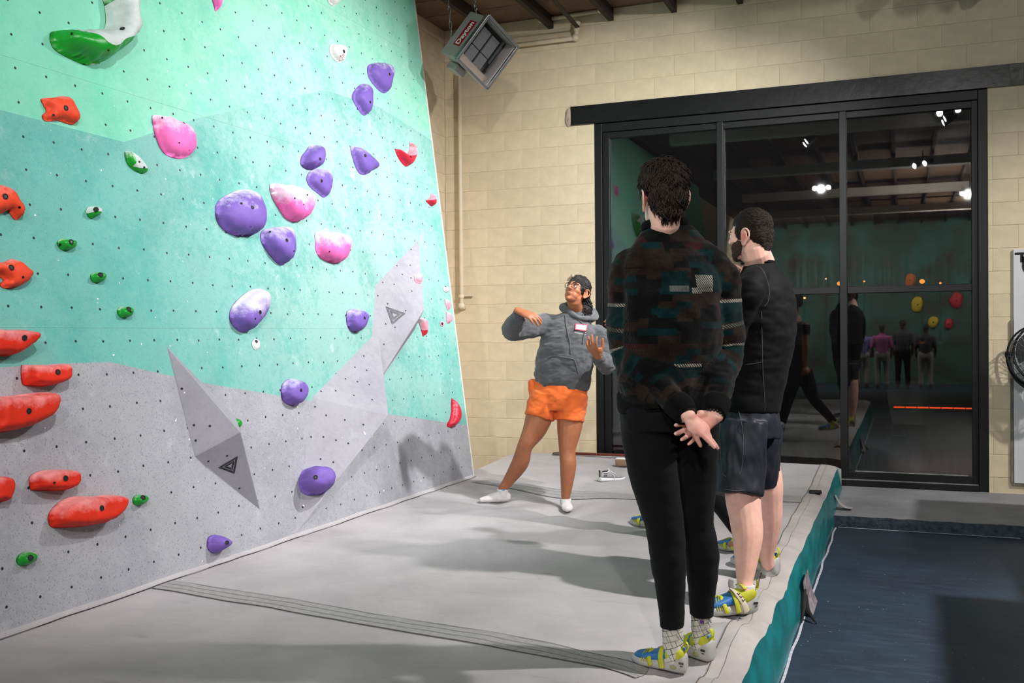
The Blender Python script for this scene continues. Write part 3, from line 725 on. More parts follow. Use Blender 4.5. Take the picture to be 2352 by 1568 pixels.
# green
hold('climbing_hold', [(428,225),(450,203),(520,200),(600,203),(720,206),(800,195),(822,160),(826,100),(812,0),(800,-60),(930,-60),(965,30),(980,110),(985,200),(975,270),(900,345),(780,435),(720,450),(650,438),(480,352),(432,285)], ZA, ('green', 'pale'), .15, 'big green hook hold with a pale grip, top left', bolts=[(884,207,B1),(480,256,B0),(632,406,B0)], wf=.75,
     two=[(592,190),(640,238),(690,270),(740,320),(800,338),(840,320),(880,285),(960,262),(1000,240),(1010,100),(980,0),(940,-80),(884,-80),(878,0),(860,60),(832,180),(800,196),(700,190)])
hold('climbing_hold', [(912,1092),(950,1092),(1000,1130),(1050,1190),(1062,1230),(1045,1247),(1000,1235),(950,1200),(925,1160)], ZA, ('green', 'pale'), .035, 'green and white leaf-shaped hold below the left pink sloper', bolts=[(1003,1165,B0),(1038,1205,B0)], two=[(945,1080),(1000,1115),(1060,1190),(1064,1212),(1010,1212),(985,1203),(966,1192),(972,1160)])
hold('climbing_hold', [(640,260),(655,232),(690,228),(715,245),(725,270),(715,295),(685,315),(660,305),(648,285)], ZCc, ('green', 'pale'), .05, 'small green knob with a chalky white top, highest of the small green ones', group=GG, bolts=[(693,255,B1)], two=[(630,275),(620,220),(700,215),(740,250),(738,275),(690,270)])
hold('climbing_hold', [(430,485),(455,462),(500,465),(540,475),(545,500),(530,535),(490,548),(455,535),(437,510)], ZCc, 'green', .045, 'small green knob second highest, left of the diagonal', group=GG, bolts=[(513,488,B1),(470,497,B0)], topchalk=.25)
hold('climbing_hold', [(670,740),(680,712),(715,700),(748,715),(756,745),(745,770),(715,780),(685,770)], ZCc, 'green', .045, 'small green knob midway between two others on teal', group=GG, bolts=[(725,725,B1)], topchalk=.25)
hold('climbing_hold', [(863,990),(875,960),(905,950),(940,955),(952,985),(945,1020),(915,1035),(880,1022)], ZCc, 'green', .045, 'small green knob lowest of the teal ones, above the seam', group=GG, bolts=[(928,972,B1),(893,1000,B0)], topchalk=.25)
hold('climbing_hold', [(1662,540),(1672,512),(1700,500),(1722,520),(1728,550),(1718,575),(1692,582),(1670,570)], ZE, 'green', .05, 'bright green knob peeking out behind the left grey volume', group=GG, topchalk=.1)
hold('climbing_hold', [(975,1095),(985,1065),(1015,1050),(1050,1055),(1060,1085),(1045,1115),(1015,1132),(985,1120)], ZE, 'green', .045, 'small green knob right of the lowest red sloper', group=GG, bolts=[(1033,1075,B1)], topchalk=.2)
hold('climbing_hold', [(142,1525),(155,1490),(195,1465),(245,1468),(260,1485),(250,1525),(215,1558),(175,1563),(150,1550)], ZE, 'green', .05, 'dark green knob lowest at the left, near the mat', group=GG, bolts=[(220,1508,B1)], topchalk=.2)
# pink
hold('climbing_hold', [(1125,830),(1150,820),(1240,838),(1340,880),(1390,930),(1412,1000),(1413,1060),(1390,1110),(1340,1135),(1280,1130),(1220,1105),(1180,1050),(1145,960),(1128,880)], ZA, 'pink', .07, 'pink sloper farthest left, across the mint and teal line', group=GP, bolts=[(1325,887,B0*1.4),(1170,850,B0),(1221,1046,B0*.8),(1367,1080,B0*.8)], topchalk=.45)
hold('climbing_hold', [(415,75),(440,58),(520,70),(600,90),(660,120),(688,165),(685,230),(665,295),(620,332),(580,335),(530,310),(480,240),(430,150)], ZD, 'pink', .11, 'pink sloper with a flat chalky top left of a round purple hold', group=GP, bolts=[(555,172,B0),(645,150,B0),(520,240,B0*.8)], topchalk=.7, wf=.8)
hold('climbing_hold', [(733,425),(760,408),(850,412),(930,428),(955,455),(945,540),(925,610),(890,637),(830,628),(770,595),(742,550),(735,490)], ZD, 'pink', .09, 'squarish pink sloper lowest of the pink ones', group=GP, topchalk=.6, wf=.8, bolts=[(798,557,B0*.8)])
hold('climbing_hold', [(1535,-80),(1605,-80),(1598,-20),(1588,40),(1572,75),(1562,45),(1550,0)], ZA, 'pink', .05, 'narrow tip of a pink hold cut by the top edge', group=GP)
# purple
hold('climbing_hold', [(22,250),(30,205),(70,160),(170,110),(240,102),(290,125),(308,165),(325,240),(328,330),(315,400),(280,435),(210,440),(140,428),(80,390),(35,330)], ZD, 'purple', .10, 'biggest purple hold, a broad sloper on the teal', group=GV, bolts=[(250,240,B1*.9),(75,232,B0*1.2),(237,375,B0)], wf=.75, ridge=(240,330,.42), topchalk=.45)
hold('climbing_hold', [(340,430),(355,400),(400,383),(500,372),(545,390),(552,440),(545,540),(525,620),(495,648),(460,635),(400,570),(350,490)], ZD, 'purple', .085, 'purple shield-shaped hold just below the biggest purple one', group=GV, bolts=[(498,475,B1*.9),(382,415,B0*1.2),(452,572,B0)], wf=.75, ridge=(465,545,.42), topchalk=.42)
hold('climbing_hold', [(125,1010),(140,950),(200,880),(260,835),(310,818),(350,828),(368,870),(365,940),(350,1000),(300,1075),(260,1120),(220,1132),(180,1115),(135,1065)], ZD, 'purple', .10, 'purple egg-shaped hold with a white chalked top', group=GV, bolts=[(305,993,B1*.9),(172,1057,B0)], topchalk=.72)
hold('climbing_hold', [(952,1040),(955,990),(985,968),(1030,970),(1065,990),(1078,1030),(1070,1070),(1050,1115),(1015,1138),(980,1120),(960,1085)], ZD, 'purple', .075, 'dark purple knob left of the upper grey volume', group=GV, bolts=[(1058,1035,B1*.8)])
hold('climbing_hold', [(487,160),(490,110),(520,70),(560,58),(610,75),(636,120),(635,180),(615,225),(580,253),(540,245),(500,215)], ZF, 'purple', .08, 'purple knob where teal meets grey left of the middle volume', group=GV, bolts=[(600,145,B1*.8)])
hold('climbing_hold', [(1535,1400),(1540,1365),(1565,1342),(1600,1340),(1640,1365),(1662,1395),(1655,1420),(1620,1455),(1580,1472),(1550,1455),(1537,1430)], ZE, 'purple', .10, 'small purple cone knob lowest on the wall by the mat', group=GV, bolts=[(1638,1398,B1*.9)], power=1.6, wf=1.0, topchalk=.1)
hold('climbing_hold', [(787,490),(800,460),(850,445),(910,450),(950,480),(953,530),(940,600),(925,655),(905,665),(870,645),(820,590),(795,545)], ZB_, 'purple', .075, 'purple teardrop hold highest on the wall', group=GV, bolts=[(925,535,B1*.9)], topchalk=.4)
hold('climbing_hold', [(680,680),(700,640),(735,605),(765,594),(790,615),(795,680),(795,770),(785,815),(768,825),(745,810),(710,760),(685,715)], ZB_, 'purple', .08, 'narrow purple hold just below left of the highest one', group=GV, bolts=[(785,735,B1*.8)])
hold('climbing_hold', [(318,1170),(325,1120),(355,1080),(385,1042),(415,1045),(432,1080),(440,1140),(430,1195),(400,1215),(350,1205)], ZB_, 'purple', .10, 'purple hold stacked directly on top of the round purple one', group=GV, bolts=[(423,1145,B1*.8)])
hold('climbing_hold', [(347,1290),(355,1250),(385,1220),(440,1212),(490,1225),(510,1270),(508,1330),(490,1400),(468,1418),(430,1390),(370,1340)], ZB_, 'purple', .06, 'round purple hold right of the chalky pink sloper', group=GV, bolts=[(435,1303,B1*.9),(470,1400,B0)], topchalk=.4)
hold('climbing_hold', [(668,1065),(685,1048),(720,1060),(780,1110),(830,1160),(850,1190),(840,1215),(800,1230),(770,1255),(735,1245),(710,1210),(685,1140)], ZB_, 'purple', .075, 'purple arrowhead hold right of the stacked pair', group=GV, bolts=[(750,1120,B1*.9)], topchalk=.3)
# white
w1 = hold('climbing_hold', [(505,350),(515,318),(550,312),(595,325),(618,355),(610,400),(595,440),(570,448),(540,425),(515,390)], ZB_, 'white', .05, 'white hold with a drawn red arrow', bolts=[(595,370,B1)])
hold('climbing_hold', [(485,-60),(580,-60),(570,0),(555,30),(530,38),(510,25),(495,0)], ZB_, 'white', .05, 'white hold cut by the top edge')
hold('climbing_hold', [(248,1217),(262,1190),(283,1186),(303,1210),(303,1245),(285,1265),(260,1255)], ZD, 'white', .012, 'flat white disc hold below the chalk-topped purple one', bolts=[(278,1204,B1*.8)])
hold('climbing_hold', [(476,868),(490,830),(530,830),(548,890),(515,912)], ZR, 'white', .02, 'tiny white hold near the wall edge above the thin pink ones', bolts=[(503,836,.008)])
# reds and pinks at the far end
GC = 'crescent holds at the far edge of the wall'
hold('climbing_hold', [(985,1070),(1000,1075),(1040,1110),(1075,1100),(1090,1060),(1090,1015),(1105,1050),(1112,1080),(1105,1130),(1085,1180),(1062,1193),(1035,1170),(1005,1125)], ZB_, ('crimson', 'blush'), .07, 'red crescent hold with a pale horn, highest at the far edge', group=GC, bolts=[(1078,1130,.01)], two=[(1035,1105),(1075,1095),(1085,1060),(1085,1005),(1120,1080),(1112,1112),(1085,1122),(1055,1118)])
hold('climbing_hold', [(1200,1440),(1230,1420),(1240,1390),(1248,1430),(1250,1470),(1240,1482),(1220,1465)], ZB_, ('crimson', 'blush'), .05, 'small red fin hold on the edge below the highest crescent', group=GC, two=[(1195,1430),(1240,1385),(1258,1430),(1225,1440)])
hold('climbing_hold', [(1705,200),(1722,230),(1740,280),(1748,330),(1740,370),(1710,405),(1675,405),(1670,385),(1690,350),(1700,290),(1700,240)], ZF, 'crimson', .06, 'tall red crescent hold low at the far edge', group=GC, bolts=[(1738,330,.01)], topchalk=.0)
hold('climbing_hold', [(130,1260),(200,1275),(230,1310),(236,1430),(220,1515),(195,1430),(165,1340)], ZR, ('crimson', 'blush'), .05, 'pink horn with a red tip under the upper grey volume', group=GC, two=[(120,1245),(230,1280),(250,1420),(190,1425),(150,1340)])
hold('climbing_hold', [(508,1012),(540,1025),(566,1090),(548,1155),(528,1110)], ZR, 'blush', .03, 'thin pink hold on the far edge, upper of two', group=GC)
hold('climbing_hold', [(528,1180),(560,1210),(588,1285),(570,1325),(545,1338),(528,1290)], ZR, 'blush', .03, 'thin pink and white hold on the far edge, lower of two', group=GC)
hold('climbing_hold', [(430,1345),(440,1315),(470,1315),(480,1345),(470,1378),(445,1380)], ZR, 'blush', .012, 'tiny pink ring hold left of the thin ones', group=GC, bolts=[(456,1343,.011)])

# ------------------------------------------------------------------ faceted grey volumes
M_VOL = chalk_mat('grey_volume_paint', (0.285, 0.272, 0.315), 0.22, 0.15, 9.0, (0.10, 0.10, 0.11), rough=0.7, route=0.4)
M_VOLD = M_VOL
M_LOGO = mat('dark_emblem_print', (0.020, 0.020, 0.024), 0.6, 0.2, 30); M_LOGO2 = mat('worn_emblem_print', (0.085, 0.085, 0.092), 0.6, 0.4, 30)
def volume(verts, faces, label, holes):
    V = np.array([wall_at(x, y, h) for x, y, h in verts]); g = G()
    cen = V.mean(0); bm = bmesh.new(); vs = [bm.verts.new(v) for v in V]
    for f in faces:
        n = np.cross(V[f[1]]-V[f[0]], V[f[2]]-V[f[0]]); ff = f if n@(V[list(f)].mean(0)-(cen-WN*0.15)) > 0 else f[::-1]
        bm.faces.new([vs[i] for i in ff])
    bm.normal_update()
    inner = [e for e in bm.edges if len(e.link_faces) == 2]
    bmesh.ops.bevel(bm, geom=inner, offset=0.005, segments=2, affect='EDGES', profile=0.5)
    bm.verts.index_update(); bm.faces.index_update()
    VV = np.array([v.co[:] for v in bm.verts]); FF = [[v.index for v in f.verts] for f in bm.faces]; bm.free()
    c0 = V.mean(0); c0 = c0-WN*((c0-P0)@WN)
    e = empty('climbing_volume', c0, label, 'climbing volume', 'faceted grey volumes')
    mk('volume_shell', VV, FF, M_VOL, e, False, origin=c0)
    g = G(); fr = []
    for f in faces:
        a, b, c = V[f[0]], V[f[1]], V[f[2]]; n = nrm(np.cross(b-a, c-a)); n = n if n@(a+b+c-3*(cen-WN*0.15)) > 0 else -n; fr.append((V[f[0]], n))
    for fi, x, y in holes:
        o, n = fr[fi]; d = ray(x, y); c = CAM+d*(((o-CAM)@n)/(d@n))+n*0.0012; ax = nrm(np.cross(n, [0.1, 0.2, 1])); ay = np.cross(n, ax)
        g.add([c+ax*.0068*math.cos(a)+ay*.0068*math.sin(a) for a in np.arange(8)*math.pi/4], [tuple(range(8))])
    if holes: tag(g.build('bolt_hole', M_HOLE, e), kind='stuff')
    return e, fr
def logo(e, fr, tri, m_, w=0.0016):
    o, n = fr; P = []
    for x, y in tri: d = ray(x, y); P.append(CAM+d*(((o-CAM)@n)/(d@n))+n*w)
    P = np.array(P); c = P.mean(0); g = G()
    def band(k0, k1, gaps):
        for i in range(3):
            a, b = P[i]-c, P[(i+1) % 3]-c; lo, hi = gaps
            q = lambda k, f: c+(a+(b-a)*f)*k
            e0 = lo; e1 = hi
            if g_cross: pass
            g.add([q(k0, e0), q(k0, e1), q(k1, e1), q(k1, e0)], [(0, 1, 2, 3)])
    g_cross = None
    band(1.0, 0.66, (0.03, 1.0)); band(0.57, 0.24, (0.0, 0.94))
    g.build('emblem', m_, e)
zc = lambda x, y: (500+x*.3188, 400+y*.3188)
zf = lambda x, y: (500+x*.3188, 850+y*.3188)
ze = lambda x, y: (x*.3188, 800+y*.3188)
ev, fr = volume([(383, 800, 0), (553, 992, .20), (447, 1047, 0), (598, 1171, 0), (541, 957, 0), (387, 800, 0.006)],
                [(5, 2, 1), (2, 3, 1), (5, 1, 4), (1, 3, 4), (0, 2, 5)], 'left grey volume, a thin leaning spike with a dark triangle emblem',
                [(0, *ze(1310, 290)), (0, *ze(1512, 558)), (0, *ze(1397, 552)), (0, *ze(1410, 663)), (1, *ze(1636, 772)), (1, *ze(1500, 812)), (1, *ze(1725, 1006))])
logo(ev, fr[1], [ze(1714, 772), ze(1568, 858), ze(1690, 902)], M_LOGO)
ev2, fr2 = volume([(855, 772, 0), (718, 912, 0), (893, 953, .30), (680, 1226, 0), (845, 905, 0), (870, 770, .01)],
                  [(0, 1, 2, 5), (1, 3, 2), (5, 2, 4), (2, 3, 4)], 'middle grey volume reaching down to the mat, under the purple ball hold',
                  [(0, *zf(848, 22)), (0, *zf(920, 62)), (0, *zf(1007, 83)), (0, *zf(1092, 104)), (0, *zf(745, 152)), (0, *zf(850, 148)), (0, *zf(981, 181)), (0, *zf(1112, 212)), (0, *zc(1057, 1193)), (0, *zc(1053, 1310)), (0, *zc(988, 1390)), (0, *zc(1073, 1412)),
                   (1, *zf(701, 263)), (1, *zf(781, 325)), (1, *zf(916, 358)), (1, *zf(1049, 392)), (1, *zf(672, 480)), (1, *zf(761, 480)), (1, *zf(852, 504)), (1, *zf(940, 527)), (1, *zf(741, 640)), (1, *zf(833, 662)), (1, *zf(612, 985))])
ev3, fr3 = volume([(961, 550, 0), (862, 656, 0), (974, 712, .22), (853, 790, 0), (879, 862, .05), (900, 800, 0), (950, 760, .0)],
                  [(0, 1, 2), (1, 4, 2), (1, 3, 4), (2, 4, 6), (0, 2, 6), (4, 3, 5), (4, 5, 6)], 'upper grey volume tapering to a point, with a worn triangle emblem',
                  [(0, *zc(1393, 542)), (0, *zc(1291, 659)), (0, *zc(1387, 656)), (0, *zc(1330, 722)), (0, *zc(1188, 779)), (0, *zc(1271, 793)), (0, *zc(1392, 747)), (0, *zc(1398, 842)), (1, *zc(1153, 875)), (1, *zc(1224, 933)), (1, *zc(1354, 983)), (1, *zc(1210, 1078)), (1, *zc(1277, 1103)), (1, *zc(1127, 1153)), (1, *zc(1197, 1225))])
logo(ev3, fr3[1], [zc(1355, 1002), zc(1208, 950), zc(1256, 1086)], M_LOGO2)
# holds that sit on volumes
o, n = fr2[1]; A_ = nrm(np.cross([0, 0, 1], n)); B_ = np.cross(n, A_)
hold('climbing_hold', [(605,790),(620,730),(660,695),(720,682),(790,695),(835,740),(845,790),(830,840),(780,878),(690,887),(640,865),(612,830)], ZF, 'purple', .17, 'big purple ball hold on the middle grey volume', group=GV, bolts=[(708,770,B1*1.1)], frame=(o, A_, B_, n), topchalk=.15)
o, n = fr3[0]; A_ = nrm(np.cross([0, 0, 1], n)); B_ = np.cross(n, A_)
hold('climbing_hold', [(85,690),(95,660),(165,662),(178,700),(175,770),(110,765),(85,730)], ZR, 'blush', .035, 'chalky pink block hold on the upper grey volume', group=GC, frame=(o, A_, B_, n), topchalk=.7)
# red arrow drawn on the white hold
M_REDINK = mat('red_marker', (0.45, 0.03, 0.03), 0.6)
ap_ = [(604, 372), (590, 392), (597, 398), (575, 418), (571, 408), (565, 438), (590, 432), (584, 424), (604, 402), (598, 396)]
ap_ = [(592,385),(575,410),(570,398),(562,437),(590,430),(582,420),(598,398)]
g = G(); AP = [wall_at(600+x*.3188, y*.3188, 0.054) for x, y in ap_]
g.tube(AP+[AP[0]], [0.0016]*(len(AP)+1), 6); g.build('arrow_mark', M_REDINK, w1)
# ================================================================== padded floor mat
FEET = []          # (x, y, depth, radius): filled by hand, where people press the pad in
def foot_mark(px, py, dep, rad): q = on_z(px, py); FEET.append((q[0], q[1], dep, rad))
for a in ((1128, 1152, .035, .16), (1296, 1168, .06, .20), (1535, 1535, .030, .17), (1612, 1505, .030, .15), (1700, 1395, .055, .17), (1760, 1322, .05, .16), (1475, 1200, .03, .15), (1672, 1255, .03, .15)): foot_mark(*a)
MX0, MX1, MY0, MY1 = -3.60, -0.555, 0.4, 9.12
def mat_z(x, y):
    q_ = max(.12, min(1, (x+3.5)/.7)); z = ZM+(0.017*noise.noise((x*1.5, y*2.1, 3.0))+0.017*noise.noise((x*0.55+y*0.3, y*3.0, 8.0)))*q_+0.003*noise.noise((x*5, y*6, 1.0))
    z += 0.045*max(0, min(1, (y-7.9)/1.0))**1.5
    e = max(0, min(1, (MX1-x)/0.10)); z -= 0.030*(1-e)**2
    for fx, fy, dp, rd in FEET:
        dx, dy = x-fx, y-fy; r = math.hypot(dx, dy)
        if r > rd*5: continue
        k = math.exp(-(r/rd)**2*1.1)*0.75+math.exp(-(r/(rd*2.4))**2)*0.30
        a = math.atan2(dy, dx); fold = 0.24*math.sin(a*5+fx*9)*math.exp(-((r-rd*1.5)/(rd*1.0))**2)
        z -= dp*(k+fold)
    return z
m, t, b = nt('grey_mat_canvas'); M_MAT = m
tc = N(t, 'ShaderNodeTexCoord')
r1 = ramp(t, _nz(2.2, 7), [(0.3, (0.37, 0.35, 0.357)), (0.7, (0.485, 0.46, 0.465))]); r2 = ramp(t, _nz(3.7, 3, (1.0, 4.0, 1)), [(0.62, (0, 0, 0)), (0.78, (0.35,)*3)])
x = mixc(t, r2.outputs[0], r1.outputs[0], (0.20, 0.195, 0.20, 1)); r3 = ramp(t, _nz(40.0, 1), [(0.80, (0, 0, 0)), (0.83, (0.7,)*3)])
x = mixc(t, r3.outputs[0], x, (0.10, 0.10, 0.105, 1)); t.links.new(x, b.inputs['Base Color']); b.inputs['Roughness'].default_value = 0.85; b.inputs['Specular IOR Level'].default_value = 0.2
bp = N(t, 'ShaderNodeBump', Strength=0.2, Distance=0.004); t.links.new(_nz(260.0, 2), bp.inputs['Height']); t.links.new(bp.outputs[0], b.inputs['Normal'])
M_MATB = mat('grey_border_fabric', (0.43, 0.39, 0.375), 0.85, 0.14, 5, bump=0.15, bs=200)
M_TEALV = mat('teal_vinyl', (0.004, 0.185, 0.200), 0.34, 0.35, 5, bump=0.30, bs=9, spec=0.55)
M_SEAMG = mat('grey_stitching', (0.25, 0.235, 0.23), 0.9, 0.2)
M_SEAMD = mat('dark_seam_thread', (0.095, 0.09, 0.092), 0.9, 0.2)
m, t, b = nt('woven_seam_tape'); M_TAPE = m
tc = N(t, 'ShaderNodeTexCoord'); br = N(t, 'ShaderNodeTexBrick', Scale=26.0); br.inputs['Color1'].default_value = (0.29, 0.28, 0.28, 1); br.inputs['Color2'].default_value = (0.38, 0.365, 0.36, 1); br.inputs['Mortar'].default_value = (0.33, 0.32, 0.32, 1)
t.links.new(tc.outputs['Object'], br.inputs['Vector']); t.links.new(br.outputs[0], b.inputs['Base Color']); b.inputs['Roughness'].default_value = 0.9
PAD = empty('crash_mat', ((MX0+MX1)/2, (MY0+MY1)/2, 0), 'thick grey crash mat with a teal vinyl side under the climbers', 'mat')
def sheet(name, fx, nu, nv, m_, parent, smooth=True):
    V = []; F = []
    for i in range(nu+1):
        for j in range(nv+1): V.append(fx(i/nu, j/nv))
    for i in range(nu):
        for j in range(nv): a = i*(nv+1)+j; F.append((a, a+nv+1, a+nv+2, a+1))
    V = np.array(V); n = np.cross(V[F[0][1]]-V[F[0][0]], V[F[0][2]]-V[F[0][0]])
    return mk(name, V, F, m_, parent, smooth)
BX = -0.695
sheet('mat_cover', lambda u, v: ((MX0+(BX-MX0)*u), MY0+(MY1-MY0)*v, mat_z(MX0+(BX-MX0)*u, MY0+(MY1-MY0)*v)), 118, 330, M_MAT, PAD)
sheet('border_strip', lambda u, v: (BX-0.006+(MX1-BX+.006)*u, MY0+(MY1-MY0)*v, mat_z(BX-0.006+(MX1-BX+.006)*u, MY0+(MY1-MY0)*v)+0.004+0.003*math.sin(v*260+4*noise.noise((v*50, u*2, 0)))*(1-abs(2*u-1))*abs(noise.noise((v*14, 2, 7)))), 10, 520, M_MATB, PAD)
def side(u, v):
    y = MY0+(MY1-MY0)*v; z0 = mat_z(MX1, y)+0.004
    bl = math.sin(min(u*1.4, 1)*math.pi*.5); x = MX1+0.036*bl+0.010*noise.noise((y*2.2, u*2.5, 4))*u+0.008*noise.noise((y*6+u*3, u*4, 9))*math.sin(u*math.pi)
    return (x, y, z0*(1-u)+0.004)
sheet('vinyl_side', side, 14, 420, M_TEALV, PAD)
sheet('end_panel', lambda u, v: (MX0+(MX1+0.03-MX0)*u, MY1+0.012*math.sin(v*3), 0.004+(mat_z(MX0+(MX1-MX0)*u, MY1)-0.004)*v), 60, 6, M_MATB, PAD)
def ribbon(name, pts, w, m_, lift=0.004, zf=mat_z, n=120, parent=PAD, jit=0.0):
    P = np.array(pts, float); t_ = np.linspace(0, len(P)-1, n); C = crom(P, t_); T = np.gradient(C, axis=0); T /= np.linalg.norm(T, axis=1)[:, None]; Nv = np.c_[-T[:, 1], T[:, 0]]
    V = []; F = []; k = 3
    for i in range(n):
        jx = jit*noise.noise((C[i][0]*6, C[i][1]*6, 2))
        for f in np.linspace(-.5, .5, k+1): q = C[i]+Nv[i]*(f*w+jx); V.append((q[0], q[1], zf(q[0], q[1])+lift))
    for i in range(n-1):
        for j in range(k): a = i*(k+1)+j; F.append((a, a+k+1, a+k+2, a+1))
    # face up
    V = np.array(V); nn = np.cross(V[F[0][1]]-V[F[0][0]], V[F[0][2]]-V[F[0][0]])
    if nn[2] < 0: F = [f[::-1] for f in F]
    return mk(name, V, F, m_, parent, True)
def mline(pxs): return [tuple(on_z(*p)[:2]) for p in pxs]
S1 = mline([(372, 1344), (640, 1385), (900, 1432), (1180, 1480), (1475, 1530)])
S2 = mline([(1104, 1105), (1200, 1122), (1310, 1136), (1500, 1142), (1700, 1148), (1845, 1150)])
for nm, S_, w in (('seam_tape', S1, .135), ('seam_tape', S2, .21)):
    ribbon(nm, S_, w, M_TAPE, .0035)
    A_ = np.array(S_); T_ = nrm(A_[-1]-A_[0]); Nv = np.array([-T_[1], T_[0]])
    for f in (-.5, -.18, .16, .5): ribbon('stitch_line', [tuple(q+Nv*f*w) for q in A_], .004 if abs(f) == .5 else .003, M_SEAMD if abs(f) == .5 else M_SEAMG, .0055, jit=.006)
ribbon('stitch_line', [(BX+.004, MY0+.05), (BX+.002, 3.5), (BX, 6), (BX, MY1-.03)], .0045, M_SEAMD, .0075, n=260)
ribbon('stitch_line', [(BX+.055, MY0+.05), (BX+.055, 3.5), (BX+.055, 6), (BX+.055, MY1-.03)], .002, M_SEAMG, .009, n=260)
# flap of canvas along the foot of the climbing wall and its dark seam
sheet('wall_flap', lambda u, v: (P0[0]-0.01+0.050*u, MY0+(7.74-MY0)*v, mat_z(P0[0]+0.05*u, MY0+(7.74-MY0)*v)+0.016*(1-u)**2+0.003), 4, 200, M_MAT, PAD)
ribbon('stitch_line', [(P0[0]+.046+.006*noise.noise((y*3, 1, 1)), y) for y in np.linspace(MY0, 7.72, 40)], .006, M_SEAMD, .006, n=300, jit=.008)
# loose bits on the pad: hook pad, torn label, floor tape, folded corner
q = on_z(1873, 1131); g = G(); g.obox((q[0], q[1], mat_z(q[0], q[1])+0.012), [nrm([1, .1, 0]), nrm([-.1, 1, 0]), (0, 0, 1)], (.046, .065, .004), 0, .002); g.build('hook_patch', mat('black_hook_tape', (0.01, 0.01, 0.01), 0.95, 0.3, 90, bump=.5, bs=300), PAD)
M_TAG = mat('printed_label', (0.26, 0.22, 0.23), 0.6, 0.55, 22, dark=(0.09, 0.075, 0.085))
y0 = on_z(1855, 1345, 0.14)[1]
V = [];  F = []
for i in range(6):
    for j in range(5):
        u, v = i/5, j/4; V.append((MX1+0.045+0.045*u*u+0.010*math.sin(v*3), y0+0.14-0.30*v+0.05*u, 0.20-0.19*u+0.03*math.sin(v*math.pi)))
for i in range(5):
    for j in range(4): a = i*5+j; F.append((a, a+1, a+6, a+5))
mk('label_flap', V, F, M_TAG, PAD, True)
g = G(); g.tube([(MX1+.05, y0-.13, .15), (MX1+.052, y0-.20, .08), (MX1+.045, y0-.26, .01)], [.012, .016, .006], 6); g.tube([(MX1+.055, y0-.12, .12), (MX1+.07, y0-.18, .05), (MX1+.12, y0-.24, .006)], [.010, .014, .004], 6); g.build('webbing_tail', mat('black_webbing', (0.008, 0.008, 0.008), 0.8), PAD)
g = G(); ys = np.linspace(MY0, 8.05, 160)
for a, b_ in zip(ys[:-1], ys[1:]):
    xo = lambda y: MX1+0.042+0.010*noise.noise((y*3, 7, 7))
    g.add([(xo(a), a, .0015), (xo(a)+.013, a, .0015), (xo(b_)+.013, b_, .0015), (xo(b_), b_, .0015)], [(0, 1, 2, 3)])
g.build('dust_line', mat('pale_edge_dust', (0.50, 0.49, 0.54), 0.9, 0.3, 30), fl)
q = on_z(1940, 1142, 0.11)
sheet('canvas_tongue', lambda u, v: (MX1+0.03+0.13*u, 8.26+0.10*v+0.02*u, 0.100+0.10*(1-u)**3+0.012), 8, 4, M_MATB, PAD)

# ================================================================== pole lying along the wall, shoes
P1, P2 = on_z(1278, 1050, .345), on_z(1436, 1051, .345); yy = 9.0
sx = lambda px: on_y(px, 1049, yy)[0]
e = empty('broom', (sx(1272), yy, .34), 'reddish wooden broom lying on the mat along the glass front', 'broom')
zb = mat_z(-2.8, yy)+.026
g = G(); g.tube([(sx(1312), yy, zb), (sx(1600), yy+.02, zb)], [.0135]*2, 12); g.build('handle', mat('red_brown_wood', (0.17, 0.035, 0.022), 0.45, 0.25, 12), e, True)
g = G()
for i in range(26):
    a = rng.uniform(-1, 1); c = rng.uniform(-1, 1)
    g.tube([(sx(1314), yy+a*.012, zb+c*.010), (sx(1292), yy+a*.024, zb-.004+c*.014), (sx(1270)+rng.uniform(0, .03), yy+a*.035, zb-.008+c*.010)], [.005, .006, .003], 5)
tag(g.build('bristles', mat('dusty_bristles', (0.13, 0.10, 0.085), 0.9, 0.3, 30), e), kind='stuff')

def frame_from(heel, toe):
    f = nrm([toe[0]-heel[0], toe[1]-heel[1], 0]); return f, np.array([-f[1], f[0], 0]), np.array([0, 0, 1.0])
def shoe_loft(sec, n=18):
    """sec: list of (along, half width, z bottom, z top, side shift) closed super-ellipse rings"""
    V = []; F = []; th = np.arange(n)*2*math.pi/n
    for a, w, z0, z1, sh in sec:
        for q in th:
            c, s_ = math.cos(q), math.sin(q); px = math.copysign(abs(c)**.75, c)*w+sh; pz = (z0+z1)/2+math.copysign(abs(s_)**.75, s_)*(z1-z0)/2; V.append((a, px, pz))
    k = len(sec)
    for i in range(k-1):
        for j in range(n): F.append((i*n+j, i*n+(j+1) % n, (i+1)*n+(j+1) % n, (i+1)*n+j))
    F += [tuple(range(n))[::-1], tuple((k-1)*n+j for j in range(n))]
    return np.array(V), [f[::-1] for f in F]
def densify(sec, k=5):
    A = np.array(sec, float); return crom(A, np.linspace(0, len(A)-1, (len(A)-1)*k+1)).tolist()
def place(V, heel, toe, z, roll=0.0):
    f, s_, u = frame_from(heel, toe); u2 = u*math.cos(roll)+s_*math.sin(roll); s2 = s_*math.cos(roll)-u*math.sin(roll)
    V = np.asarray(V); return np.array([heel[0], heel[1], z])+np.outer(V[:, 0], f)+np.outer(V[:, 1], s2)+np.outer(V[:, 2], u2)
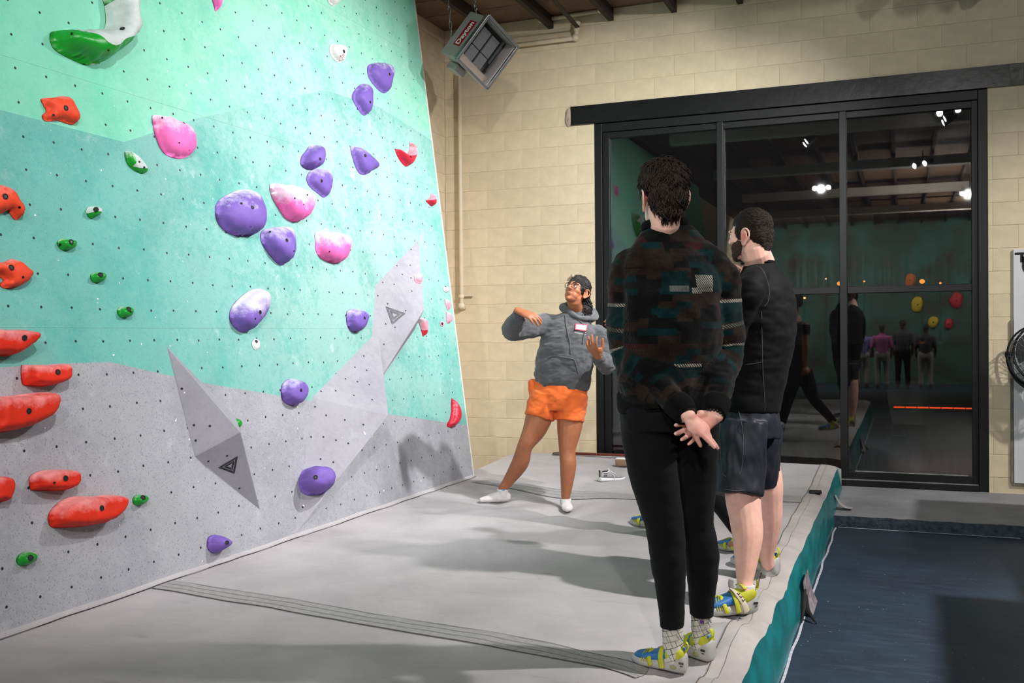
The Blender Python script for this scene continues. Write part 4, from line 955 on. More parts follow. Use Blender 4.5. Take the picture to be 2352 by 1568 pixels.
# grey running shoe
M_KNIT = mat('grey_knit', (0.36, 0.35, 0.36), 0.85, 0.25, 60, bump=.5, bs=260); M_WHITE = mat('white_foam', (0.78, 0.77, 0.78), 0.6, 0.05); M_BLK = mat('black_fabric', (0.012, 0.012, 0.013), 0.8, 0.2)
M_LACE = mat('white_lace', (0.72, 0.71, 0.72), 0.8, 0.1)
def sneaker(heel, toe, label, tint=None, group=None):
    z = mat_z(*heel[:2]); L = math.dist(heel[:2], toe[:2]); k = L/.285
    e = empty('running_shoe', (heel[0], heel[1], z), label, 'shoe', group)
    def put(name, V, F, m_, smooth=True): return mk(name, place(np.asarray(V)*k, heel, toe, z), F, m_, e, smooth)
    V, F = shoe_loft(densify([(0.002, .022, .012, .040, 0), (.012, .034, .003, .047, 0), (.06, .036, 0, .043, 0), (.13, .036, .001, .034, 0), (.20, .046, 0, .030, 0), (.25, .042, .004, .030, 0), (.278, .026, .012, .031, 0), (.285, .012, .018, .029, 0)])); put('midsole', V, F, M_WHITE)
    V, F = shoe_loft(densify([(.008, .018, .034, .085, 0), (.018, .029, .034, .094, 0), (.05, .032, .030, .082, 0), (.085, .033, .028, .084, 0), (.115, .034, .026, .098, 0), (.15, .036, .024, .078, 0), (.20, .041, .022, .062, 0), (.245, .036, .022, .050, 0), (.275, .020, .024, .042, 0)])); put('upper', V, F, tint or M_KNIT)
    V, F = ellipsoid((.064, 0, .089), (.043, .023, .014), nu=16, nv=8); V = [(v[0], v[1], v[2]+(v[0]-.064)*.12) for v in V]; put('shoe_opening', V, F, M_BLK)
    cl = [( .064+.046*math.cos(a), .026*math.sin(a), .088+.010*math.cos(a)*abs(math.cos(a))+.008*(1-abs(math.sin(a)))) for a in np.linspace(0, 2*math.pi, 28)]
    V, F = tube(cl, [.0055]*28, 8, False, False); put('collar', V, F, M_WHITE)
    V, F = tube([(.112, 0, .092), (.100, 0, .112), (.104, 0, .120)], [(.016, .005), (.018, .004), (.014, .003)], 10, ref=(0, 1, 0)); put('tongue', V, F, M_WHITE)
    g = G(); g.obox((.008, 0, .062), np.eye(3), (.004, .007, .030), 0, .002); g.obox((.006, 0, .101), np.eye(3), (.006, .008, .010), 0, .003); put('heel_tab', g.V, g.F, M_BLK)
    g = G()
    for i in range(5):
        a = .122+.016*i; zt = .099-.0092*i; g.tube([(a, -.026, zt-.018), (a+.004, 0, zt), (a+.010, .026, zt-.018)], [.0032]*3, 6)
    g.tube([(.12, -.02, .088), (.135, -.042, .060), (.150, -.048, .030), (.140, -.056, .006)], [.0022]*4, 6); g.tube([(.125, -.015, .092), (.165, -.038, .066), (.155, -.047, .045)], [.0022]*3, 6); put('laces', g.V, g.F, M_LACE)
    g = G(); g.obox((.052, -.0335, .060), np.eye(3), (.018, .002, .009), 0, .001); put('side_mark', g.V, g.F, mat('dark_side_mark', (0.10, 0.095, 0.10), 0.7))
    return e
h_, t_ = on_z(1376, 1099, .325), on_z(1434, 1094, .325)
sneaker(h_, t_, 'grey running shoe with white sole and laces lying on the mat near the broom')
# brown shoe lying on its side just behind it
M_TAN = mat('tan_outsole', (0.33, 0.20, 0.13), 0.7, 0.15, 30)
hb, tb = on_z(1412, 1074, .33), on_z(1478, 1077, .33); z = mat_z(*hb[:2])+.045; k = .95
e = empty('running_shoe', (hb[0], hb[1], z-.045), 'running shoe tipped on its side showing a tan sole, behind the grey one', 'shoe')
V, F = shoe_loft(densify([(0, .024, .018, .046, 0), (.012, .036, .006, .050, 0), (.06, .038, .004, .050, 0), (.13, .036, .006, .048, 0), (.20, .046, .004, .044, 0), (.25, .042, .008, .040, 0), (.285, .014, .020, .034, 0)])); mk('midsole', place(V*k, hb, tb, z, 1.35), F, M_WHITE, e, True)
V, F = shoe_loft(densify([(.006, .022, .0, .014, 0), (.014, .033, -.004, .012, 0), (.06, .036, -.005, .010, 0), (.13, .033, -.004, .010, 0), (.20, .044, -.005, .010, 0), (.25, .040, -.002, .012, 0), (.276, .018, .004, .018, 0)])); mk('outsole', place(V*k, hb, tb, z, 1.35), F, M_TAN, e, True)
V, F = shoe_loft(densify([(.008, .020, .034, .080, 0), (.05, .030, .030, .090, 0), (.115, .032, .026, .095, 0), (.20, .038, .022, .062, 0), (.275, .018, .024, .042, 0)])); mk('upper', place(V*k, hb, tb, z, 1.35), F, M_KNIT, e, True)

# ================================================================== heater, pipes, board, fan
HD = 8.45
u1 = nrm(RT*72+UP*98); v2 = nrm(RT*63-UP*52); al = math.radians(44)
u2 = nrm(v2*math.cos(al)+FW*math.sin(al)); u2 = nrm(u2-u1*(u1@u2)); nf = nrm(np.cross(u1, u2)); nf = nf if nf@FW < 0 else -nf
s_ = HD/FPX
cH = J((1049.7+1187)/2, (146.7+94)/2, HD)      # centre of the front opening
l1, l2, l3 = 122*s_/2, 82*s_/math.cos(al)/2, 50*s_/math.sin(al)/2
HE = empty('heater', cH-nf*l3*2, 'grey box heater hanging tilted near the ceiling, red maker label on its side', 'heater')
M_GALV = mat('galvanised_sheet', (0.30, 0.265, 0.25), 0.5, 0.08, 5, metal=0.0); M_ALU = mat('bright_aluminium', (0.42, 0.43, 0.43), 0.25, 0.15, 10, metal=0.9)
M_DIN = mat('dark_heater_inside', (0.02, 0.02, 0.02), 0.6); M_CERA = mat('ceramic_tile', (0.10, 0.10, 0.10), 0.7, 0.3, 120, bump=.6, bs=400)
AX = [u1, u2, nf]
g = G(); L = lambda a, b, c: cH+u1*a+u2*b+nf*c
w_ = 0.93
def plate(c, ha, hb_, hc, m=0): g.obox(L(*c), AX, (ha, hb_, hc), m, .002)
for sgn in (-1, 1):
    plate((0, sgn*l2*w_, -l3), l1*w_, .006, l3); plate((sgn*l1*w_, 0, -l3), .006, l2*w_, l3)
plate((0, 0, -2*l3), l1*w_, l2*w_, .006); g.build('housing', M_GALV, HE)
g = G()
for sgn in (-1, 1):
    plate((0, sgn*l2*.985, .004), l1, .013, .022); plate((sgn*l1*.985, 0, .004), .013, l2, .022)
g.build('front_frame', M_ALU, HE)
g = G(); plate((0, 0, -l3*.95), l1*.91, l2*.91, .004); g.build('back_plate', M_DIN, HE)
for i in range(2):
    for j in range(2):
        g = G(); plate(((i-.5)*l1*.80-.02, (j-.62)*l2*.56, -l3*.62), l1*.385, l2*.235, .012); g.build('ceramic_tile', M_CERA, HE)
g = G(); plate((-l1*.80, -.01, -l3*.5), .03, l2*.86, .004); g.obox(L(-l1*.80, 0, -l3*.4), [nrm(u1+nf*.8), u2, nrm(nf-u1*.8)], (.045, l2*.86, .003)); g.build('reflector', mat('polished_reflector', (0.75, 0.68, 0.58), 0.2, 0.05, metal=0.9), HE)
g = G(); plate((l1*.3, l2*.55, -l3*.5), l1*.5, .012, .012); plate((-.1*l1, l2*.68, -l3*.45), l1*.4, .008, .008); g.build('burner_tube', M_DIN, HE)
g = G(); g.obox(L(-l1-.03, -l2*.2, -l3*1.2), AX, (.03, .06, .07), 0, .006); g.build('gas_valve', M_GALV, HE)
def text_mesh(name, s, size, c, xd, yd, m_, parent, ext=.0015, align='CENTER', bold=0.0):
    cu = bpy.data.curves.new(name, 'FONT'); cu.body = s; cu.size = size; cu.align_x = align; cu.align_y = 'CENTER'; cu.extrude = ext; cu.offset = bold; cu.resolution_u = 3
    o = bpy.data.objects.new(name, cu); dg = bpy.context.evaluated_depsgraph_get(); COL.objects.link(o); dg.update(); me = bpy.data.meshes.new_from_object(o.evaluated_get(bpy.context.evaluated_depsgraph_get()))
    V = np.array([v.co[:] for v in me.vertices]); F = [list(p.vertices) for p in me.polygons]; bpy.data.objects.remove(o); bpy.data.meshes.remove(me)
    xd, yd = nrm(xd), nrm(yd); n = np.cross(xd, yd); return mk(name, np.asarray(c)+np.outer(V[:, 0], xd)+np.outer(V[:, 1], yd)+np.outer(V[:, 2], n), F, m_, parent)
nl = -u2
lc = L(.05*l1, -l2*w_-.0075, -l3*.97)
g = G(); g.obox(lc, AX, (l1*.56, .0015, l3*.36), 0, 0); lab = g.build('maker_label', mat('red_label', (0.30, 0.008, 0.012), 0.4, 0.05), HE)
text_mesh('label_text', 'Dayton', .078, lc+nl*.002, u1, -nf if False else np.cross(nl, u1), mat('label_white', (0.75, 0.70, 0.70), 0.5), lab, ext=.001, bold=.002)
g = G()
for sgn in (-1, 1):
    a = L(sgn*l1*.8, -l2*.3, -2*l3); bq = np.array([a[0]-.05, a[1], ZC-.16])
    for i in range(9):
        c = a+(bq-a)*(i+.5)/9; d_ = nrm(bq-a); s2 = nrm(np.cross(d_, [1, 0, 0] if i % 2 else [0, 1, 0])); lk = np.linalg.norm(bq-a)/9*.62
        g.tube([c+d_*lk*math.cos(q)+s2*.012*math.sin(q) for q in np.linspace(0, 2*math.pi, 11)], [.0035]*11, 5)
g.build('hanging_chain', M_ALU, HE)

# painted pipes on the back wall
def pipe_thing(label, pts, r, joints, straps=(), extra=None):
    P = np.array(pts, float); e = empty('pipe', P[0], label, 'pipe')
    g = G(); V, F = tube(P, [r]*len(P), 14, True, False); mk('pipe_run', V, F, M_CREAM, e, True)
    for c, rr in joints:
        V, F = ellipsoid(c, (rr, rr, rr), nu=14, nv=10); mk('elbow', V, F, M_CREAM, e, True)
    for c, ax, hl in straps:
        g = G(); g.obox(c, np.eye(3), ax, 0, .003); g.build('strap', M_CREAM, e)
    return e
YP = D-.058; xp = on_y(1058, 500, YP)[0]; zt = on_y(1055, 100, YP)[2]; zbm = on_y(1060, 700, YP)[2]
pe = pipe_thing('cream painted vertical pipe in the corner, ending in a wall elbow', [(xp, YP, 4.55), (xp, YP, 3.2), (xp, YP, zbm), (xp+.002, YP+.02, zbm-.03), (xp+.004, D-.002, zbm-.035)], .021, [((xp, YP, zbm-.012), .036), ((xp, YP, zbm+.085), .031)], [((xp+.05, D-.03, zbm+.10), (.075, .008, .014), 0)])
z1 = on_y(1250, 96, YP)[2]; xa, xb = on_y(1170, 100, YP)[0], on_y(1322, 86, YP)[0]; z2 = on_y(1328, 62, YP)[2]
pipe_thing('cream pipe run under the ceiling with an upturned elbow, right of the heater', [(xa-.5, YP, z1), (xb-.03, YP, z1), (xb, YP, z1+.01), (xb+.012, YP, z1+.05), (xb+.012, YP, z2), (xb+.03, YP, z2+.06)], .024, [((xb, YP, z1+.004), .038), ((xb+.012, YP, z2-.01), .036), ((xb+.018, YP, z2+.04), .034)])
xa, xb = on_y(1242, 43, YP)[0], on_y(1378, 27, YP)[0]; z1 = on_y(1310, 36, YP)[2]
pipe_thing('short cream pipe right against the ceiling edge above the elbowed one', [(xa, YP, z1-.01), (xb, YP, z1+.01)], .02, [((xa, YP, z1-.01), .027), ((xb, YP, z1+.01), .027)], [((xa+.10, YP+.02, z1+.05), (.008, .01, .06), 0), ((xb-.06, YP+.02, z1+.06), (.008, .01, .06), 0)])
zl = zt; xl = XL+.05
yl0, yl1 = 7.2, 8.75
q0, q1 = wall_at(955, 20), on_y(1030, 72, 8.6)
pipe_thing('cream pipe high on the left wall leading to the heater', [(XL+.06, 7.3, 4.47), (XL+.06, 8.55, 4.43)], .028, [((XL+.06, 8.55, 4.43), .036)])
# dark diagonal strut hanging from the roof
a, bq = J(1262, -12, 8.55), on_y(1326, 62, D-.12)
e = empty('strut', bq, 'thin dark diagonal steel strut coming down from the ceiling to the elbow', 'strut'); d_ = nrm(bq-a); g = G(); a2 = a-d_*.5
g.obox((a2+bq)/2, [d_, nrm(np.cross(d_, [0, 0, 1])), nrm(np.cross(d_, np.cross(d_, [0, 0, 1])))], (np.linalg.norm(bq-a2)/2, .022, .006), 0, .001); g.build('angle_bar', M_JOIST, e)
V, F = ellipsoid(a+(bq-a)*.6+FW*-.012, (.012, .012, .008), nu=8, nv=6); mk('rivet', V, F, M_ALU, e, True)
# little pipe stub on the wall above the woman
q = on_y(1316, 632, D-.05); e = empty('spigot', q, 'small cream spigot sticking out of the block wall above the woman', 'spigot'); g = G()
g.tube([(q[0], D, q[2]), (q[0], D-.07, q[2])], [.016]*2, 10); g.tube([(q[0]-.03, D-.05, q[2]-.02), (q[0]+.005, D-.055, q[2]+.005), (q[0]+.06, D-.05, q[2]+.025)], [.008, .012, .006], 8); g.build('stub', M_CREAM, e, True)

# white board with the big black letters and the drum fan in front of it
YS = D-.03; a = on_y(2326, 572, YS); bz = on_y(2346, 1110, YS)[2]; X0 = a[0]+.005
e = empty('sign_board', (X0+.6, YS, bz), 'tall white sign board with heavy black letters cut by the right edge', 'sign')
g = G(); g.obox((X0+.6, YS+.012, (a[2]+bz)/2), np.eye(3), (.6, .010, (a[2]-bz)/2), 0, .002); g.build('panel', mat('white_board', (0.62, 0.61, 0.65), 0.5, 0.03), e)
g = G(); M_SHAD = mat('board_shadow', (0.16, 0.14, 0.10), 0.7, 0.3)  # dark strips stand in for the board's shadow on the wall
g.obox((X0-.014, D-.011, (a[2]+bz)/2-.30), np.eye(3), (.012, .010, (a[2]-bz)/2-.30), 0, .002); g.obox((X0+.6, D-.011, bz-.012), np.eye(3), (.62, .010, .012), 0, .002); g.build('board_shadow', M_SHAD, e)
px2m = D/1.127/FPX*1.08
tl = on_y(2331, 580, YS)
g = G(); ub = .0036
cx, cz = tl[0], tl[2]
g.box((cx, YS-.0015, cz-.018), (cx+.125, YS+.001, cz)); g.box((cx+.041, YS-.0015, cz-.083), (cx+.065, YS+.001, cz-.018)); g.build('letter_t', M_BLK, e)
g = G(); uo = on_y(2347.5, 589, YS); ux, uz = uo[0], uo[2]
V = []; th = np.linspace(math.pi, 2*math.pi, 13); R0, R1, hU = .070, .040, .085
out = [(ux, uz), *[(ux+R0+R0*math.cos(q), uz-hU+R0*math.sin(q)) for q in th], (ux+2*R0, uz)]; inn = [(ux+R0-R1, uz), *[(ux+R0+R1*math.cos(q), uz-hU+R1*math.sin(q)) for q in th], (ux+R0+R1, uz)]
n = len(out); V = [(x_, YS-.0015, z_) for x_, z_ in out]+[(x_, YS-.0015, z_) for x_, z_ in inn]
g.add(V, [(i, i+1, n+i+1, n+i) for i in range(n-1)]); g.build('letter_u', M_BLK, e)
# fan
YFN = D-.30; fc = on_y(2396, 815, YFN); RF = (2396-2334)/FPX*YFN/1.13*1.15
FE = empty('drum_fan', (fc[0], fc[1]+.1, fc[2]-RF-.1), 'black wire cage fan on a yoke bracket in front of the white board', 'fan')
fd = nrm([-.45, -1, -.10]); fx = nrm(np.cross(fd, [0, 0, 1])); fz = np.cross(fx, fd)
def circ(c, r, n=40): return [c+fx*r*math.cos(q)+fz*r*math.sin(q) for q in np.linspace(0, 2*math.pi, n)]
g = G(); g.tube(circ(fc+fd*.07, RF), [.008]*40, 8); g.tube(circ(fc-fd*.07, RF), [.010]*40, 8); g.build('cage_rim', M_BLK, FE, True)
g = G()
for r_ in np.linspace(.06, RF-.02, 7): g.tube(circ(fc+fd*(.085-.03*(r_/RF)**2), r_, 32), [.0022]*32, 5)
for q in np.arange(28)*2*math.pi/28:
    g.tube([fc+fd*.09+(fx*math.cos(q)+fz*math.sin(q))*.05, fc+fd*.082+(fx*math.cos(q+.12)+fz*math.sin(q+.12))*RF*.6, fc+fd*.07+(fx*math.cos(q+.2)+fz*math.sin(q+.2))*RF], [.0022]*3, 5)
    g.tube([fc+fd*.07+(fx*math.cos(q)+fz*math.sin(q))*RF, fc-fd*.07+(fx*math.cos(q)+fz*math.sin(q))*RF], [.0022]*2, 5)
    g.tube([fc-fd*.07+(fx*math.cos(q)+fz*math.sin(q))*RF, fc-fd*.095+(fx*math.cos(q)+fz*math.sin(q))*.06], [.0022]*2, 5)
g.build('wire_guard', mat('grey_wire', (0.10, 0.10, 0.105), 0.4, metal=.5), FE)
for i in range(3):
    q = i*2*math.pi/3+.3; V = []
    for r_ in np.linspace(.04, RF*.86, 6):
        for s2 in np.linspace(-.5, .5, 5):
            aa = q+s2*1.5*(.5+.5*r_/RF); V.append(fc+(fx*math.cos(aa)+fz*math.sin(aa))*r_+fd*(s2*.09))
    F = [(i_*5+j, i_*5+j+1, i_*5+j+6, i_*5+j+5) for i_ in range(5) for j in range(4)]; mk('fan_blade', V, F, mat('fan_blade_metal', (0.20, 0.20, 0.21), 0.4, metal=.6), FE, True)
V, F = tube([fc+fd*.10, fc+fd*.03, fc-fd*.12], [.05, .055, .07], 18, True, False); mk('motor_hub', V, F, M_BLK, FE, True)
g = G(); yk = [fc+fx*(RF+.02)*math.cos(q)-np.array([0, 0, 1])*(RF+.05)*math.sin(q) for q in np.linspace(0, math.pi, 18)]; g.tube(yk, [(.018, .006)]*18, 8)
bt = fc-np.array([0, 0, 1])*(RF+.05); g.tube([bt, (bt[0], D-.034, bt[2])], [.018]*2, 8); g.build('yoke', M_BLK, FE)
for sgn in (-1, 1):
    V, F = tube([fc+fx*sgn*(RF-.005), fc+fx*sgn*(RF+.035)], [.026, .026], 14, True, False); mk('pivot_knob', V, F, M_BLK, FE, True)
# ================================================================== people
from mathutils.bvhtree import BVHTree
def union(shapes, voxel=.005, smooth=4, fac=.5):
    V = []; F = []
    for v, f in shapes:
        b = len(V); V += [tuple(map(float, q)) for q in v]; F += [[b+i for i in q] for q in f]
    me = bpy.data.meshes.new('tmp'); me.from_pydata(V, [], F)
    bm = bmesh.new(); bm.from_mesh(me); bmesh.ops.recalc_face_normals(bm, faces=bm.faces[:]); bm.to_mesh(me); bm.free()
    o = bpy.data.objects.new('tmp', me); COL.objects.link(o)
    r = o.modifiers.new('r', 'REMESH'); r.mode = 'VOXEL'; r.voxel_size = voxel; r.adaptivity = 0
    if smooth: s = o.modifiers.new('s', 'SMOOTH'); s.iterations = smooth; s.factor = fac
    dg = bpy.context.evaluated_depsgraph_get(); dg.update(); m2 = bpy.data.meshes.new_from_object(o.evaluated_get(dg))
    n = len(m2.vertices); VV = np.zeros(n*3); m2.vertices.foreach_get('co', VV); VV = VV.reshape(-1, 3)
    nf_ = len(m2.polygons); ls = np.zeros(nf_, int); lt = np.zeros(nf_, int); m2.polygons.foreach_get('loop_start', ls); m2.polygons.foreach_get('loop_total', lt)
    li = np.zeros(len(m2.loops), int); m2.loops.foreach_get('vertex_index', li)
    FF = [li[a:a+b].tolist() for a, b in zip(ls, lt)]
    bpy.data.objects.remove(o); bpy.data.meshes.remove(me); bpy.data.meshes.remove(m2)
    return VV, FF
def normals(V, F):
    N_ = np.zeros_like(V); A = np.array([f[:3] for f in F]); n = np.cross(V[A[:, 1]]-V[A[:, 0]], V[A[:, 2]]-V[A[:, 0]])
    for k in range(3): np.add.at(N_, A[:, k], n)
    return N_/(np.linalg.norm(N_, axis=1)[:, None]+1e-12)
def wrinkle(V, F, amp, scales, seed=0.0, stretch=(1, 1, 1), mask=None):
    n = normals(V, F); d = np.zeros(len(V)); st = np.array(stretch)
    for s, a in scales:
        q = V*st*s+seed
        d += a*np.array([noise.noise(p) for p in q])
    if mask is not None: d *= mask
    return V+n*(d*amp)[:, None]
def hand(w, f, n, side, curl, splay=.12, k=1.0, thumb=(.75, .25, .35), fl=None):
    """w wrist, f finger direction, n palm normal, side=+1 when the thumb lies along n x f."""
    f = nrm(f); n = nrm(n-f*(np.asarray(n)@f)); s = np.cross(n, f)*side; S = []
    w = np.asarray(w, float)
    L_ = lambda a, b, c: w+(f*a+s*b+n*c)*k
    S.append(tube([L_(-.02, 0, 0), L_(.012, 0, 0), L_(.045, .002, 0), L_(.080, 0, -.001), L_(.094, -.001, 0)], [(.027*k, .019*k), (.030*k, .019*k), (.040*k, .018*k), (.042*k, .014*k), (.036*k, .010*k)], 14, ref=s))
    S.append(tube([L_(.010, .018, .006), L_(.035, .032, .012), L_(.055, .036, .010)], [.014*k, .016*k, .012*k], 10))
    lens = fl or (.074, .082, .076, .058); lat = (.031, .0105, -.0105, -.030); rad = (.0092, .0095, .0090, .0078)
    for i in range(4):
        c = curl[i] if isinstance(curl, (list, tuple)) else curl
        p = L_(.088-.008*abs(i-1.2), lat[i], -.001); d = nrm(f+s*(lat[i]/.03)*splay); P = [p-d*.02*k, p]; ang = 0
        for j, (fr, kk) in enumerate(((.45, .8), (.31, 1.0), (.24, .7))):
            ang += c*kk; dd = d*math.cos(ang)+n*math.sin(ang); P.append(P[-1]+dd*lens[i]*fr*k)
        r = rad[i]*k; S.append(tube(P, [r*1.05, r*1.06, r, r*.92, r*.78], 10, sub=3))
    a, b_, c = thumb
    d0 = nrm(s*a+f*.65+n*c); d1 = nrm(f*.9+s*.45*a+n*(c+b_)); p = L_(.022, .026, .004)
    S.append(tube([p-d0*.01*k, p, p+d0*.042*k, p+d0*.042*k+d1*.030*k, p+d0*.042*k+d1*.054*k], [.0135*k, .0135*k, .0115*k, .0105*k, .0085*k], 10, sub=3))
    return S
def head_shapes(c, f, u, k=1.0, female=False, nose=1.0):
    f = nrm(f); u = nrm(u-f*(np.asarray(u)@f)); r = np.cross(f, u); A = [r, f, u]; c = np.asarray(c, float); S = []
    P = lambda x, y, z: c+(r*x+f*y+u*z)*k
    E = lambda x, y, z, a, b, d, **kw: S.append(ellipsoid(P(x, y, z), (a*k, b*k, d*k), A, 20, 14))
    E(0, -.014, .036, .074, .094, .082); E(0, .030, -.005, .064, .062, .080); E(0, .036, -.050, .054, .050, .060)
    jw = .044 if female else .050
    E(0, .044, -.086, jw, .038, .030); E(0, .070, -.100, .022, .018, .015); E(0, .012, -.070, .055, .040, .035)
    for s in (-1, 1):
        E(s*.036, .050, -.026, .027, .028, .024); E(s*.027, .047, -.060, .027, .031, .034); E(s*.026, .080, .021, .026, .010, .008); E(s*.011, .092, -.029, .009, .009, .007)
        E(s*.030, .072, -.004, .016, .0125, .0075)      # lids around the eye
        # ear: shell, rim and lobe
        e0 = P(s*.073, -.012, -.014); back = nrm(r*s*.8-f*.6); o_ = nrm(r*s*.55-f*.85)
        q8 = 1.16; pts = [e0+(p_-e0)*q8 for p_ in [e0+(f*.010+u*-.030)*k, e0+(f*.012+u*.016)*k+back*.004*k, e0+(f*.002+u*.032)*k+back*.012*k, e0+(f*-.014+u*.026)*k+back*.016*k, e0+(f*-.020+u*.004)*k+back*.016*k, e0+(f*-.010+u*-.018)*k+back*.010*k, e0+(f*.004+u*-.032)*k+back*.004*k]]
        S.append(tube(pts, [.0045*k, .005*k, .0048*k, .005*k, .005*k, .0052*k, .007*k], 8, sub=3))
        S.append(ellipsoid(e0+(f*-.004+u*.0)*k+back*.003*k, (.006*k, .019*k, .031*k), [nrm(np.cross(u, o_))*1.0, nrm(o_), u], 12, 8))
    S.append(tube([P(0, .084, .018), P(0, .091, .002), P(0, .099, -.014), P(0, .102+.003*nose, -.026)], [(.008*k, .009*k), (.008*k, .010*k), (.0105*k, .011*k), (.012*k, .009*k)], 12, ref=r))
    E(0, .0865, -.060, .024, .0095, .0052); E(0, .0855, -.070, .021, .0095, .0062)
    return S, P, (r, f, u)
SKIN_F = np.array(srgb(166, 104, 72)[:3]); SKIN_M = np.array(srgb(246, 196, 178)[:3])
M_SKIN = mat_attr('skin', .48, .35, sss=.06, var=.07, vs=30, bump=.06, bs=400)
M_EYE = mat_attr('eye_surface', .12, .6, var=.0)
def eye(P, ax, x, gaze, parent, k=1.0, iris=(.06, .028, .015)):
    g_ = nrm(gaze); a = nrm(np.cross(g_, [0, 0, 1])); b_ = np.cross(a, g_); c = P(x, .0735, -.002)
    V, F = ellipsoid(c, (.0125*k,)*3, [a, b_, g_], 28, 24); V = np.array(V); cs = (V-c)@g_/(.0125*k)
    col = np.tile((.72, .70, .68), (len(V), 1)); col[cs > .86] = iris; col[cs > .965] = (.004, .004, .004)
    mk('eye', V, F, M_EYE, parent, True, col=col)
def strands(P, n, fn, parent, name, m_, sides=5):
    g = G()
    for i in range(n):
        pts, r = fn(i)
        g.add(*tube(pts, r, sides, True, False, sub=2))
    return g.build(name, m_, parent, True)
def fabric(name, c, rough=.85, var=.12, vs=20, bump=.35, bs=700, spec=.2, sheen=.3):
    m = mat(name, c, rough, var, vs, bump, bs, spec); b = m.node_tree.nodes['Principled BSDF']; b.inputs['Sheen Weight'].default_value = sheen; b.inputs['Sheen Roughness'].default_value = .6; return m
def depth_on(px, py, z): return (z-CAMZ)/ray(px, py)[2]
def ground(px, py):
    q = on_z(px, py)
    for _ in range(12): q = on_z(px, py, mat_z(q[0], q[1]))
    return q
def stretch_tube(P, R, **kw): return tube(P, R, **kw)

